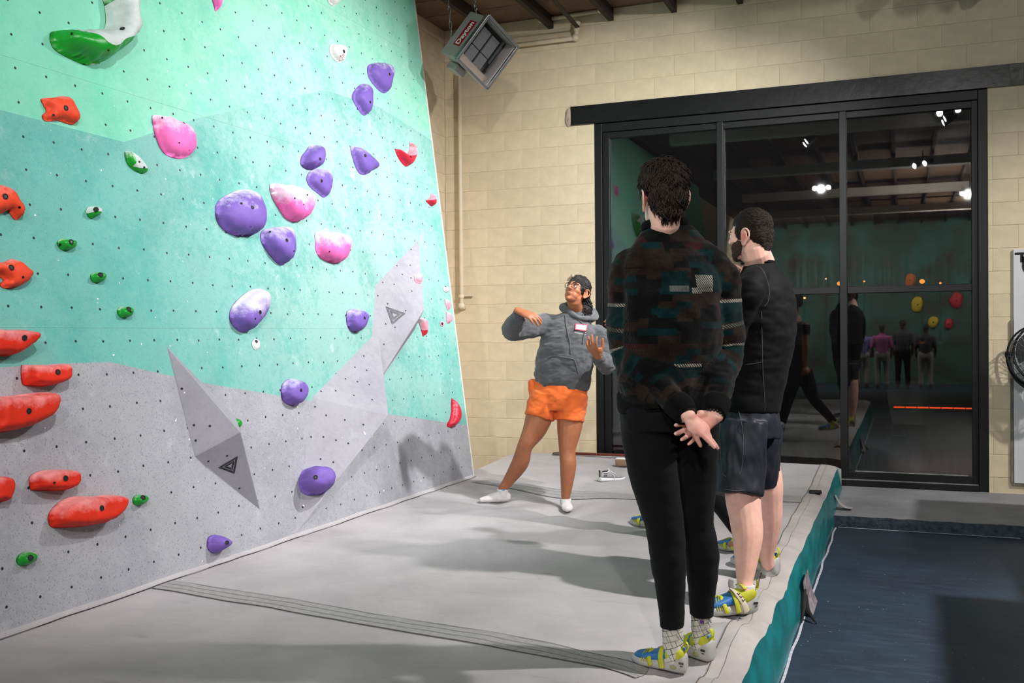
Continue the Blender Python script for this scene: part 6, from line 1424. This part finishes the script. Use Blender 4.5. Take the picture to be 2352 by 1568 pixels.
g = G(); c = J(1612, 1428, dR-.045); g.obox(c, [RT, UP, FW], (.008, .006, .0012)); g.build('purple_mark', mat('purple_thread', (0.10, 0.03, 0.20), .8), MP)
# leggings
S = [tube([J(1530, 985, db), J(1530, 950, db), J(1531, 900, db), J(1535, 860, db)], [(.165, .118), (.176, .138), (.172, .125), (.165, .115)], 26, ref=TX1, dome=False, sub=3), leg(0, LP, lds, LR, 24, 5, False), leg(0, RP, rds, RR, 24, 5, False)]
for (x_, y_) in ((1487, 935), (1588, 930)): S.append(ellipsoid(J(x_, y_, db-.035), (.095, .10, .105), [RT, FW, UP], 20, 14))
V, F = union(S, .0065, 6); V = wrinkle(V, F, .003, [(14, 1), (40, .35)], 3, (1, 1, 1.5)); mk('leggings', V, F, M_LEG, MP, True)
# sweater with its patchwork of knitted blocks
m, t, b = nt('patchwork_knit'); M_KNITP = m
at = N(t, 'ShaderNodeAttribute', attribute_name='pat'); 
def patch(w, h_, off, seedv, pal):
    mp = N(t, 'ShaderNodeMapping'); mp.inputs['Location'].default_value = (seedv, seedv*.37, 0); t.links.new(at.outputs['Vector'], mp.inputs['Vector'])
    br = N(t, 'ShaderNodeTexBrick', Scale=1.0, offset=off); br.inputs['Color1'].default_value = (0, 0, 0, 1); br.inputs['Color2'].default_value = (1, 1, 1, 1); br.inputs['Mortar Size'].default_value = 0.0; br.inputs['Brick Width'].default_value = w; br.inputs['Row Height'].default_value = h_
    t.links.new(mp.outputs[0], br.inputs['Vector']); r = ramp(t, br.outputs[0], pal); r.color_ramp.interpolation = 'CONSTANT'; return r.outputs[0]
BRN, BLK, TEA, MAR, CHA, WHI = (0.024, 0.0145, 0.0115), (0.0045, 0.0045, 0.0045), (0.002, 0.020, 0.021), (0.034, 0.006, 0.008), (0.008, 0.0075, 0.0075), (0.42, 0.39, 0.33)
a1 = patch(.078, .046, .35, .2, [(0, BRN), (.24, BLK), (.50, CHA), (.64, BRN), (.80, TEA), (.90, MAR)])
a2 = patch(.060, .024, .6, 1.7, [(0, (0, 0, 0)), (.62, (1, 1, 1))]); a3 = patch(.060, .024, .6, 1.7, [(0, BLK), (.2, MAR), (.4, CHA), (.62, TEA), (.78, BRN), (.92, BLK)])
x = mixc(t, a2, a1, a3)
sp = N(t, 'ShaderNodeSeparateXYZ'); t.links.new(at.outputs['Vector'], sp.inputs[0])
def mth(op, *v):
    n = N(t, 'ShaderNodeMath', operation=op)
    for i, q in enumerate(v):
        if hasattr(q, 'links'): t.links.new(q, n.inputs[i])
        else: n.inputs[i].default_value = q
    return n.outputs[0]
U_, V_ = sp.outputs[0], sp.outputs[1]
def rows(v0, hh, col_, umask=None, zig=True):
    global x
    d = mth('LESS_THAN', mth('ABSOLUTE', mth('SUBTRACT', V_, v0)), hh); k = d
    if zig: k = mth('MULTIPLY', d, mth('LESS_THAN', mth('FRACT', mth('ADD', mth('MULTIPLY', U_, 105.0), mth('MULTIPLY', V_, 90.0))), .62))
    if umask:
        for u0, uw in umask: pass
        mm = None
        for u0, uw in umask:
            q = mth('LESS_THAN', mth('ABSOLUTE', mth('SUBTRACT', U_, u0)), uw); mm = q if mm is None else mth('MAXIMUM', mm, q)
        k = mth('MULTIPLY', k, mm)
    x = mixc(t, k, x, (*col_, 1))
# v is height above the hem on the body (m) and distance from the shoulder on sleeves (+10)
TEB = (0.0025, 0.022, 0.022)
rows(.385, .030, TEB, [(-.055, .05), (.10, .06)], False); rows(.425, .020, TEB, [(.085, .045)], False); rows(.352, .011, (0.10, 0.11, 0.10), [(-.045, .035)], False)
rows(.372, .030, WHI, [(.060, .038)]); rows(.345, .010, WHI, [(.025, .022)]); rows(.078, .006, WHI, [(-.010, .055)]); rows(.050, .020, TEB, [(-.010, .055)], False); rows(.062, .022, WHI, [(.085, .016)]); rows(.018, .016, (0.05, 0.034, 0.028), [(.05, .09)], False)
rows(10.195, .006, WHI); rows(10.235, .034, TEB, None, False); rows(10.28, .007, (0.11, 0.12, 0.10)); rows(10.36, .006, WHI); rows(10.395, .028, TEB, None, False); rows(10.07, .03, BRN, None, False)
wv = N(t, 'ShaderNodeTexWave', Scale=95.0); wv.inputs['Distortion'].default_value = 2.0; wv.inputs['Detail'].default_value = 2.0; wv.bands_direction = 'X'; t.links.new(at.outputs['Vector'], wv.inputs['Vector'])
kr = ramp(t, wv.outputs[0], [(0, (.86,)*3), (1, (1.10,)*3)]); x = mixc(t, 1.0, x, kr.outputs[0], 'MULTIPLY')
nz = N(t, 'ShaderNodeTexNoise', Scale=160.0, Detail=3.0); t.links.new(at.outputs['Vector'], nz.inputs['Vector']); nr = ramp(t, nz.outputs[0], [(.3, (.7,)*3), (.7, (1.3,)*3)]); x = mixc(t, 1.0, x, nr.outputs[0], 'MULTIPLY')
n9 = N(t, 'ShaderNodeTexNoise', Scale=11.0, Detail=4.0); t.links.new(at.outputs['Vector'], n9.inputs['Vector']); r9 = ramp(t, n9.outputs[0], [(.36, (.35,)*3), (.66, (1.15,)*3)]); x = mixc(t, 1.0, x, r9.outputs[0], 'MULTIPLY')
t.links.new(x, b.inputs['Base Color']); b.inputs['Roughness'].default_value = .95; b.inputs['Sheen Weight'].default_value = .08; b.inputs['Specular IOR Level'].default_value = .10
bp = N(t, 'ShaderNodeBump', Strength=.22, Distance=.005); t.links.new(wv.outputs[0], bp.inputs['Height']); t.links.new(bp.outputs[0], b.inputs['Normal'])
SPN = [J(1527, 918, db+.01), J(1531, 885, db+.005), J(1541, 830, db), J(1546, 760, db-.01), J(1546, 690, db-.015), J(1544, 640, db-.01), J(1536, 595, db), J(1531, 556, db+.005), J(1529, 532, db+.005), J(1528, 514, db+.003)]
SPR = [(.172, .150), (.192, .158), (.190, .150), (.192, .148), (.196, .145), (.196, .132), (.184, .112), (.144, .096), (.104, .088), (.080, .076)]
cuL, cuR = wrL-nrm(wrL-elL)*.03, wrR-nrm(wrR-elR)*.03
ARL = [J(1480, 600, db), shL+UP*-.006, shL*.5+elL*.5-RT*.012, elL-RT*.004, elL*.55+wrL*.45, cuL]; ARR = [J(1605, 600, db), shR-UP*.002, shR*.5+elR*.5+RT*.004, elR+RT*.004, elR*.55+wrR*.45, cuR]
S = [tube(SPN, SPR, 30, ref=TX1, dome=False, sub=4), tube(ARL, [.075, .072, .068, .063, .056, .040], 22, sub=5), tube(ARR, [.075, .072, .068, .063, .056, .040], 22, sub=5)]
V, F = union(S, .0070, 6); V = wrinkle(V, F, .012, [(7, 1.0), (16, .6)], 4.4, (1.0, 1.0, 1.3)); V = wrinkle(V, F, .0035, [(45, 1.0)], 8.1, (.7, .7, 1.5))
sw = mk('sweater', V, F, M_KNITP, MP, True)
# knit coordinates: (across, height) on the body, (around, 10 + along) on sleeves
def seg_coord(V, P):
    P = crom(np.array(P), np.linspace(0, len(P)-1, 60)); s_ = np.r_[0, np.cumsum(np.linalg.norm(np.diff(P, axis=0), axis=1))]
    d = np.linalg.norm(V[:, None]-P[None], axis=2); i = d.argmin(1); T = np.gradient(P, axis=0); T /= np.linalg.norm(T, axis=1)[:, None]
    w = V-P[i]; along = s_[i]+(w*T[i]).sum(1); a = np.array(R1); xx = a-T[i]*(T[i]@a)[:, None]; xx /= np.linalg.norm(xx, axis=1)[:, None]+1e-9; yy = np.cross(T[i], xx)
    return d.min(1), along, np.arctan2((w*yy).sum(1), (w*xx).sum(1))*.06
dl, al_, ul = seg_coord(V, ARL); dr, ar_, ur = seg_coord(V, ARR)
hem_z = SPN[1][2]; pat = np.c_[(V-SPN[3])@R1, V[:, 2]-hem_z, np.zeros(len(V))]
tor = np.abs((V-SPN[3])@R1)
isL = (dl < .088) & (dl < dr) & ((al_ > .16) | (tor > .19)) & (al_ > .07); isR = (dr < .088) & (dr <= dl) & ((ar_ > .16) | (tor > .19)) & (ar_ > .07)
back = (V-SPN[3])@F1
pat[isL] = np.c_[ul[isL], 10+al_[isL], np.ones(isL.sum())]; pat[isR] = np.c_[ur[isR], 10+ar_[isR], np.ones(isR.sum())]
aa = sw.data.attributes.new('pat', 'FLOAT_VECTOR', 'POINT'); aa.data.foreach_set('vector', pat.astype(np.float32).ravel())
M_RIBD = fabric('black_rib_knit', (0.0045, 0.0042, 0.004), .95, .2, 40, .4, 300, spec=.08, sheen=.02)
for a, b_ in ((elL, wrL), (elR, wrR)):
    d_ = nrm(b_-a); V2, F2 = tube([b_-d_*.080, b_-d_*.045, b_-d_*.008], [.051, .049, .041], 22, dome=False, sub=3); mk('cuff', wrinkle(np.array(V2), F2, .004, [(30, 1)], 6), F2, M_RIBD, sw, True)
V2, F2 = tube([J(1527, 935, db+.01), J(1528, 918, db+.01), J(1530, 900, db+.005)], [(.178, .150), (.184, .154), (.188, .157)], 40, ref=TX1, dome=False, sub=4); V2 = np.array(V2)
side_ = (V2-SPN[1])@R1; V2 += UP*np.clip(side_*.22+.01, -.03, .06)[:, None]; mk('hem_band', wrinkle(V2, F2, .006, [(15, 1)], 6), F2, M_RIBD, sw, True)
cc = J(1528, 519, db+.0); tilt = nrm(UP*.96+F1*.16); ax2 = nrm(np.cross(tilt, R1)); band('collar', cc, R1, ax2, tilt, .082, .077, .016, .010, M_RIBD, sw)
g = G()
for i in range(7):
    q = -2.2+i*.22; c = cc+R1*(.086*math.cos(q+.0))*1.05+ax2*.082*math.sin(q)*(-1 if ax2@F1 > 0 else -1)-tilt*.018
band('undershirt_edge', J(1527, 511, db), R1, ax2, tilt, .066, .063, .008, .004, M_SOCK2, sw)
# bracelet on the right wrist
q = wrR-nrm(wrR-elR)*.006; d_ = nrm(wrR-elR); a_ = nrm(np.cross(d_, FW)); b2 = np.cross(d_, a_); g = G()
for i in range(16):
    w = i*math.pi/8; g.add(*ellipsoid(q+(a_*math.cos(w)+b2*math.sin(w))*.031, (.006, .006, .006), nu=8, nv=6))
g.build('bead_bracelet', mat('dark_beads', (0.03, 0.025, 0.02), .3), MP, True)
# hair: cap plus many brushed locks
M_HAIRB = mat('dark_brown_hair', (0.021, 0.0125, 0.0095), .5, .4, 14, bump=.5, bs=220, spec=.3)
HSH = [ellipsoid(HP(0, -.016, .050), (.0815, .100, .088), HA, 24, 16), ellipsoid(HP(0, -.058, -.002), (.067, .060, .076), HA, 20, 14), ellipsoid(HP(0, -.070, -.052), (.046, .036, .045), HA, 18, 12), ellipsoid(HP(.0, .02, .095), (.060, .075, .050), HA, 18, 12)]
V, F = union(HSH, .0045, 3); V = wrinkle(V, F, .006, [(30, 1.0), (80, .5)], 5.0); hr1 = mk('hair', V, F, M_HAIRB, MP, True)
cap_locks(hr1, V, F, hc, HA, 2200, .046, .0029, .0075, 'lock', lambda d: np.array([d[0]*.3+rng.uniform(-.5, .5), -.30, -1.0]), lambda d: d[2] > -.75 and not (d[1] > .35 and d[2] < .35) and not (abs(d[0]) > .80 and d[2] < .12 and d[1] > -.5), M_HAIRB)
def nape(i):
    a = rng.uniform(-.6, .6); y = -.090+.02*abs(a); P = [HP(.055*math.sin(a)+rng.uniform(-.003, .003)*q, y+.006*q, -.062-rng.uniform(.025, .055)*q) for q in np.linspace(0, 1, 4)]; return P, [.003, .0035, .0025, .0008]
strands(None, 70, nape, hr1, 'nape_lock', M_HAIRB)

# ------------------------------------------------------------------ man in black with the beard
BP = person_empty(1725, 1370, 'person with a short beard in black shirt and navy shorts at the mat edge')
s1, h1, t1, z1 = climbing_shoe((1737, 1398), (1607, 1402), BP, True); s2, h2, t2, z2 = climbing_shoe((1790, 1324), (1680, 1292), BP)
dN, dF = depth_on(1737, 1398, h1[2])-.02, depth_on(1790, 1324, h2[2])-.03
db = (dN+dF)/2
FB = nrm(-RT*.80+FW*.60); FB = nrm(FB-np.array([0, 0, FB[2]])); RB = nrm(np.cross(FB, [0, 0, 1]))   # RB points to his right
fa1, fa2 = foot_axis(h1, t1), foot_axis(h2, t2)
NP_ = [(1712, 985), (1702, 1060), (1706, 1140), (1712, 1185), (1717, 1230), (1714, 1285), (1711, 1335), (1713, 1358)]; NR = [.050, .080, .082, .076, .0705, .054, .0375, .034]
FP_ = [(1740, 985), (1750, 1050), (1760, 1110), (1762, 1150), (1764, 1190), (1763, 1235), (1761, 1275), (1764, 1296)]; FR_ = [.050, .080, .082, .076, .070, .054, .0365, .033]
nds = list(np.linspace(db-.13, dN, 8)); fds = list(np.linspace(db+.13, dF, 8))
S = [leg(0, NP_, nds, NR), leg(0, FP_, fds, FR_), tube([J(1726, 960, db), J(1728, 880, db), J(1742, 780, db), J(1750, 690, db), J(1748, 630, db), J(1738, 596, db)], [(.12, .09), (.12, .09), (.12, .09), (.13, .09), (.12, .07), (.065, .06)], 20, ref=RB, sub=3)]
an1, an2 = J(1713, 1362, dN+.03+.050*(fa1@FW)), J(1765, 1297, dF+.03+.050*(fa2@FW))
for a, f_ in ((an1, fa1), (an2, fa2)): S.append(tube([a-UP*.0-f_*.0, a-UP*.03+f_*.0, a-UP*.055+f_*.04, a-UP*.072+f_*.09], [.034, .030, .020, .012], 12))
shN, shF = J(1724, 662, db-.16), J(1762, 640, db+.17)
elN, wrN = J(1672, 795, db-.10), J(1688, 662, db+.02); elF, wrF = J(1690, 790, db+.30), J(1668, 775, db+.02)
S.append(tube([J(1738, 640, db-.05), shN, (shN+elN)/2, elN, (elN+wrN)/2, wrN], [.055, .058, .052, .043, .04, .028], 14, sub=3)); S.append(tube([J(1750, 640, db+.06), shF, (shF+elF)/2, elF, (elF+wrF)/2, wrF], [.055, .058, .052, .043, .04, .028], 14, sub=3))
S += hand(wrN, UP*.9+FB*.25, -FB*.8+UP*.3, 1, [1.0, 1.0, 1.0, 1.0], .05, .92); S += hand(wrF, -RT*.3-FW*.8+UP*.2, -FB, 1, [.6, .6, .6, .6], .05, .92)
hc = J(1722.5, 540, db-.02); hf = nrm(-RT*.72+FW*.69-UP*.03); HS, HP, HA = head_shapes(hc, hf, UP-RT*.02, 1.04); S += HS
S.append(tube([J(1743, 622, db+.01), J(1742, 598, db), hc-HA[2]*.092-HA[1]*.026, hc-HA[2]*.045-HA[1]*.02], [.095, .073, .070, .070], 18, sub=3))
V, F = union(S, .0042, 3); loc = (V-hc)@np.array(HA).T/1.04
col = colour(V, SKIN_M*np.array([1.0, .96, .96]), [(HP(-.083, -.012, -.014), (.034,)*3, srgb(214, 112, 96)[:3], .8), (HP(.083, -.012, -.014), (.034,)*3, srgb(214, 112, 96)[:3], .8)])
br_ = np.clip(1.35-np.maximum.reduce([np.abs(loc[:, 0])/.075, np.abs(loc[:, 2]+.078)/.050, np.abs(loc[:, 1]-.062)/.062]), 0, .35)/.35*(loc[:, 2] < -.030)*.8; br_ *= np.array([.6+.4*noise.noise(q*60) for q in V])
hl_ = np.clip((np.array([noise.noise(q*520) for q in V])-.2)*2, 0, 1)*.16*(V[:, 2] < CAMZ-.55)
for k_, c_ in ((np.clip(br_, 0, 1), srgb(74, 52, 42)[:3]), (hl_, srgb(176, 112, 96)[:3])): col = col*(1-k_[:, None])+np.asarray(c_)*k_[:, None]
mk('body', V, F, M_SKIN, BP, True, col=col)
for s in (-1, 1): eye(HP, HA, s*.031, hf, BP, 1.04)
g = G()
for s in (-1, 1):
    g.add(*tube([HP(s*.013, .092, .020), HP(s*.030, .090, .026), HP(s*.052, .068, .018)], [(.004, .003), (.005, .003), (.002, .002)], 8, ref=HA[2], sub=3))
g.build('eyebrow', M_HAIRB, BP, True)
# beard and cropped hair
HSH = [ellipsoid(HP(s*.0555, .036, -.060), (.0135, .034, .036), HA, 16, 12) for s in (-1, 1)]+[ellipsoid(HP(0, .046, -.090), (.0475, .0405, .0280), HA, 20, 14), ellipsoid(HP(0, .070, -.104), (.026, .021, .016), HA, 16, 10)]+[tube([HP(s*.0725, .016, -.028), HP(s*.068, .026, -.055), HP(s*.056, .042, -.080), HP(s*.036, .070, -.094)], [(.003, .013), (.005, .019), (.006, .020), (.006, .016)], 10, ref=HA[0], sub=3) for s in (-1, 1)]
M_BEARD = mat('brown_beard', (0.085, 0.052, 0.038), .8, .5, 120, bump=1.0, bs=500, spec=.2)
V, F = union(HSH, .0038, 3); V = wrinkle(V, F, .002, [(160, 1)], 2); mk('beard', V, F, M_BEARD, BP, True)
HSH = [ellipsoid(HP(0, -.017, .042), (.0785, .099, .0855), HA, 24, 16), ellipsoid(HP(0, -.058, -.004), (.072, .058, .070), HA, 20, 14), ellipsoid(HP(0, -.074, -.050), (.042, .030, .040), HA, 18, 12)]+[ellipsoid(HP(s*.050, .006, .016), (.0285, .044, .046), HA, 16, 12) for s in (-1, 1)]
V, F = union(HSH, .0042, 3); V = wrinkle(V, F, .0018, [(70, 1.0), (180, .6)], 6.0); hr2 = mk('hair', V, F, mat('cropped_brown_hair', (0.022, 0.014, 0.011), .55, .45, 40, bump=1.0, bs=420), BP, True)
def whorl(d): w = np.array([.15, -.80, .58]); f = np.cross(d, w)*.8-(w-d)*.6; return f+np.array([0, .0, -.25])
cap_locks(hr2, V, F, hc, HA, 2400, .022, .0015, .0022, 'lock', whorl, lambda d: d[2] > -.8 and not (d[1] > .5 and d[2] < .35), M_HAIRB)
# shirt
M_SHIRT = fabric('black_stretch_shirt', (0.0035, 0.0035, 0.0047), .7, .2, 6, .10, 700, spec=.13, sheen=.02)
TOR = [J(1719, 946, db), J(1720, 925, db), J(1729, 880, db), J(1741, 810, db), J(1751, 745, db), J(1751, 690, db), J(1748, 650, db), J(1744, 620, db), J(1741, 604, db)]
TRR = [(.158, .150), (.160, .152), (.158, .150), (.166, .160), (.176, .160), (.180, .150), (.165, .128), (.100, .088), (.078, .076)]
ARN = [J(1742, 636, db-.05), shN-UP*.004, shN*.5+elN*.5, elN, elN*.5+wrN*.5, wrN+(wrN-elN)*.06]; ARF = [J(1752, 640, db+.06), shF, shF*.5+elF*.5, elF, elF*.5+wrF*.5, wrF]
S = [tube(TOR, TRR, 30, ref=RB, dome=False, sub=4), tube(ARN, [.068, .070, .064, .055, .050, .037], 20, sub=4), tube(ARF, [.068, .070, .064, .055, .050, .037], 20, sub=4)]
V, F = union(S, .0070, 8); V = wrinkle(V, F, .006, [(9, 1.0), (20, .5)], 2.0, (1, 1, 2.2), np.clip((V[:, 2]-TOR[0][2]-.01)/.12, 0, 1)); sh = mk('shirt', V, F, M_SHIRT, BP, True)
bv2 = BVHTree.FromPolygons([tuple(v) for v in V], F)
M_THR = mat('grey_seam_thread', (0.085, 0.085, 0.088), .7)
def surf2(bv, pts, off): return [q[0]+q[1]*off for q in (on_surface(bv, *p) for p in pts) if q[0] is not None and q[0].ndim]
for pts in ([(1738, 611), (1748, 616), (1757, 630), (1764, 652), (1767, 675), (1763, 694), (1756, 703)], [(1749, 716), (1750, 760), (1751, 810), (1752, 850), (1755, 900), (1757, 942)], [(1712, 837), (1730, 835), (1750, 831)]):
    P = surf2(bv2, pts, .001); 
    if len(P) > 2: mk('seam', *tube(P, [.0014]*len(P), 6, sub=5), M_THR, sh, True)
cc = J(1741, 603, db); band('neckband', cc, RB, FB, UP, .079, .078, .008, .006, M_SHIRT, sh)
# shorts
M_NAVY = fabric('navy_shorts_cloth', (0.010, 0.013, 0.022), .55, .25, 10, .12, 400, spec=.4, sheen=.02)
S = [tube([J(1716, 1000, db), J(1718, 970, db), J(1720, 935, db), J(1722, 915, db)], [(.165, .155), (.164, .152), (.150, .140), (.140, .130)], 28, ref=RB, dome=False, sub=3),
     tube([J(1702, 965, nds[0]), J(1698, 1030, nds[0]*.5+nds[1]*.5), J(1694, 1085, nds[1]), J(1692, 1136, nds[2])], [(.108, .125), (.118, .128), (.120, .128), (.112, .122)], 26, ref=RB, dome=False, sub=4),
     tube([J(1740, 965, fds[0]), J(1738, 1020, fds[0]*.5+fds[1]*.5), J(1736, 1065, fds[1]), J(1735, 1106, fds[2])], [(.108, .125), (.112, .122), (.112, .120), (.106, .115)], 26, ref=RB, dome=False, sub=4)]
V, F = union(S, .0065, 6); V = wrinkle(V, F, .009, [(12, 1), (26, .5)], 3.0, (1.6, 1.6, .6)); sp_ = mk('shorts', V, F, M_NAVY, BP, True)
bv3 = BVHTree.FromPolygons([tuple(v) for v in V], F)
for pts in ([(1697, 945), (1703, 970), (1707, 1000), (1707, 1040), (1703, 1075), (1698, 1090)], [(1652, 985), (1655, 1010), (1656, 1050), (1660, 1085), (1668, 1094)], [(1640, 1118), (1670, 1124), (1700, 1126), (1735, 1118)]):
    P = surf2(bv3, pts, .001)
    if len(P) > 2: mk('seam', *tube(P, [.0014]*len(P), 6, sub=5), M_THR, sp_, True)
for a, d_ in ((an1, dN), (an2, dF)):
    fx_ = fa1 if a is an1 else fa2
    V, F = union([tube([a+UP*.042, a+UP*.01, a-UP*.045, a-UP*.07], [.0425, .0425, .038, .030], 22, dome=False, sub=4), tube([a-UP*.055-fx_*.02, a-UP*.052+fx_*.04, a-UP*.062+fx_*.09, a-UP*.072+fx_*.13], [.027, .028, .022, .012], 16, sub=3)], .005, 3); mk('sock', wrinkle(V, F, .002, [(40, 1)], 2), F, M_SOCK2, BP, True)

# ------------------------------------------------------------------ person mostly hidden behind the two men
HPn = person_empty(1560, 1225, 'person mostly hidden behind the two men, pale shoes showing')
s1, h1, t1, z1 = climbing_shoe((1535, 1214), (1452, 1198), HPn); s2, h2, t2, z2 = climbing_shoe((1732, 1268), (1646, 1254), HPn)
d1, d2 = depth_on(1530, 1214, h1[2]), depth_on(1730, 1268, h2[2]); db = (d1+d2)/2
f_ = nrm(-RT*.9+FW*.4); f_ = nrm(f_-np.array([0, 0, f_[2]])); rr_ = nrm(np.cross(f_, [0, 0, 1]))
a1, a2 = J(1522, 1180, d1), J(1712, 1235, d2)
top = J(1545, 575, db); pv = J(1560, 960, db)
hip1, hip2 = J(1540, 960, db-.03), J(1592, 960, db+.03); k1, k2 = J(1530, 1085, (db+d1)/2), J(1622, 1105, (db+d2)/2)
LG1 = [hip1, hip1*.5+k1*.5, k1, k1*.5+a1*.5, a1]; LG2 = [hip2, hip2*.5+k2*.5, k2, k2*.5+a2*.5, a2]
hc = J(1540, 620, db); HS, HP, HA = head_shapes(hc, f_, UP, .95)
TO = [J(1558, 960, db), J(1553, 880, db), J(1548, 790, db), J(1545, 715, db), J(1542, 690, db)]
sA, eA, wA = J(1490, 735, db-.10), J(1425, 815, db-.05), J(1418, 770, db+.12); sB, eB, wB = J(1600, 735, db+.05), J(1610, 850, db+.1), J(1600, 930, db+.05)
S = HS+[tube(LG1, [.09, .08, .055, .05, .034], 14, sub=3), tube(LG2, [.09, .08, .055, .05, .034], 14, sub=3), tube(TO, [(.14, .10), (.13, .09), (.14, .10), (.13, .08), (.06, .06)], 18, ref=rr_, sub=3), tube([J(1542, 705, db), hc-UP*.06], [.055, .055], 14), tube([sA, sA*.5+eA*.5, eA, eA*.4+wA*.6, wA], [.05, .044, .040, .034, .026], 14, sub=3), tube([sB, sB*.5+eB*.5, eB, eB*.4+wB*.6, wB], [.05, .044, .040, .034, .026], 14, sub=3)]
S += hand(wA, UP*.7-RT*.2+FW*.5, -RT, 1, .5, .1, .9)+hand(wB, -UP, -rr_, 1, .3, .1, .9)
for a, h_, t_ in ((a1, h1, t1), (a2, h2, t2)): q = foot_axis(h_, t_); S.append(tube([a, a-UP*.04+q*.02, a-UP*.05+q*.10], [.034, .03, .02], 12))
V, F = union(S, .006, 3); mk('body', V, F, M_SKIN, HPn, True, col=np.tile(srgb(170, 120, 96)[:3], (len(V), 1)))
V, F = union([tube([J(1559, 985, db), J(1558, 960, db), J(1553, 880, db), J(1548, 790, db), J(1545, 735, db), J(1543, 705, db)], [(.16, .12), (.165, .12), (.155, .115), (.165, .12), (.15, .10), (.07, .07)], 22, ref=rr_, dome=False, sub=3), tube([sA, sA*.6+eA*.4], [.07, .062], 16, dome=False), tube([sB, sB*.6+eB*.4], [.07, .062], 16, dome=False)], .009, 5); mk('shirt', V, F, M_SHIRT, HPn, True)
V, F = union([tube(LG1, [.11, .095, .07, .06, .05], 16, sub=3, dome=False), tube(LG2, [.11, .095, .07, .06, .05], 16, sub=3, dome=False), tube([J(1560, 985, db), J(1559, 940, db)], [(.16, .12), (.15, .115)], 18, ref=rr_)], .009, 5); mk('trousers', V, F, M_LEG, HPn, True)
V, F = union([ellipsoid(HP(0, -.016, .045), (.079, .096, .085), HA, 20, 14), ellipsoid(HP(0, -.06, .0), (.066, .054, .07), HA, 16, 12)], .006, 3); mk('hair', V, F, M_HAIRD, HPn, True)
for a in (a1, a2): mk('sock', *tube([a+UP*.02, a-UP*.04], [.040, .042], 16, dome=False), M_SOCK2, HPn, True)

# ================================================================== far end of the gym, seen only as reflections in the glass
def far_person(x, y, h_, top, leg_, label, skin=(.25, .13, .09)):
    e = empty('person', (x, y, 0), label, 'person'); k = h_/1.75; P = lambda a, b, c: np.array([x+a*k, y+b*k, c*k])
    S = [ellipsoid(P(0, 0, 1.62), (.078*k, .095*k, .115*k), nu=12, nv=8), tube([P(0, 0, 1.52), P(0, 0, 1.40)], [.055*k]*2, 10)]
    for s in (-1, 1):
        S.append(tube([P(s*.10, 0, .95), P(s*.11, -.02, .50), P(s*.12, .02, .08)], [.085*k, .055*k, .040*k], 10, sub=3)); S.append(tube([P(s*.12, .03, .06), P(s*.13, -.12, .04)], [.04*k, .035*k], 8))
        S.append(tube([P(s*.19, 0, 1.38), P(s*.25, .02, 1.10), P(s*.22, -.10, .86)], [.05*k, .042*k, .032*k], 10, sub=3))
    V, F = union(S, .014, 2); mk('body', V, F, M_SKIN, e, True, col=np.tile(skin, (len(V), 1)))
    S = [tube([P(0, 0, .92), P(0, 0, 1.15), P(0, 0, 1.36), P(0, 0, 1.46)], [(.17*k, .12*k), (.17*k, .12*k), (.20*k, .12*k), (.09*k, .07*k)], 14, ref=(1, 0, 0), sub=3)]+[tube([P(s*.19, 0, 1.38), P(s*.24, .02, 1.14)], [.07*k, .062*k], 10) for s in (-1, 1)]
    V, F = union(S, .015, 3); mk('top', V, F, top, e, True)
    S = [tube([P(0, 0, 1.0), P(0, 0, .86)], [(.17*k, .12*k)]*2, 14, ref=(1, 0, 0))]+[tube([P(s*.10, 0, .95), P(s*.11, -.02, .50), P(s*.12, .02, .14)], [.105*k, .075*k, .062*k], 10, sub=3) for s in (-1, 1)]
    V, F = union(S, .015, 3); mk('trousers', V, F, leg_, e, True)
    V, F = union([ellipsoid(P(0, .015, 1.66), (.085*k, .100*k, .10*k), nu=12, nv=8)], .012, 2); mk('hair', V, F, M_HAIRD, e, True)
M_LILAC = fabric('lilac_top', (0.20, 0.17, 0.50)); M_PINKT = fabric('pink_top', (0.50, 0.10, 0.30)); M_PALEP = fabric('pale_trousers', (0.40, 0.38, 0.36)); M_DARKT = fabric('dark_top', (0.03, 0.03, 0.035))
far_person(-1.05, -9.0, 1.66, M_LILAC, M_PALEP, 'far person in a lilac top and pale trousers, seen reflected in the glass')
far_person(-.55, -8.7, 1.70, M_PINKT, M_PALEP, 'far person in a pink top, second in the reflected group')
far_person(-.05, -9.1, 1.80, M_DARKT, M_LEG, 'far person all in dark clothes, tallest of the reflected group')
far_person(.50, -8.8, 1.68, M_DARKT, M_PALEP, 'far person in a dark top and pale trousers, at the end of the reflected group')
for (x, z, r, c, lb) in ((.35, 2.25, .22, (0.60, 0.42, 0.02), 'yellow'), (.75, 1.75, .18, (0.60, 0.42, 0.02), 'low yellow'), (1.35, 2.35, .22, (0.55, 0.03, 0.04), 'red'), (1.15, 1.70, .16, (0.55, 0.03, 0.04), 'low red'), (.15, 2.95, .2, (0.65, 0.16, 0.03), 'orange'), (1.9, 2.9, .24, (0.06, 0.05, 0.05), 'black')):
    e = empty('climbing_hold', (x, YB, z), 'big %s hold on the far rear wall, seen reflected' % lb, 'climbing hold'); V, F = ellipsoid((x, YB+.01, z), (r*.7, .10, r), nu=18, nv=12); V = np.array(V); V += np.array([[.25*r*noise.noise(q*5), 0, .25*r*noise.noise(q*4+3)] for q in V]); V[:, 1] = np.maximum(V[:, 1], YB+.002)
    mk('hold_body', V, F, mat('far_hold_'+lb.replace(' ', '_'), c, .6), e, True); V, F = tube([(x, YB+.09, z), (x, YB+.116, z)], [.022, .022], 10, True, False); mk('bolt', V, F, M_SOCK, e, True)
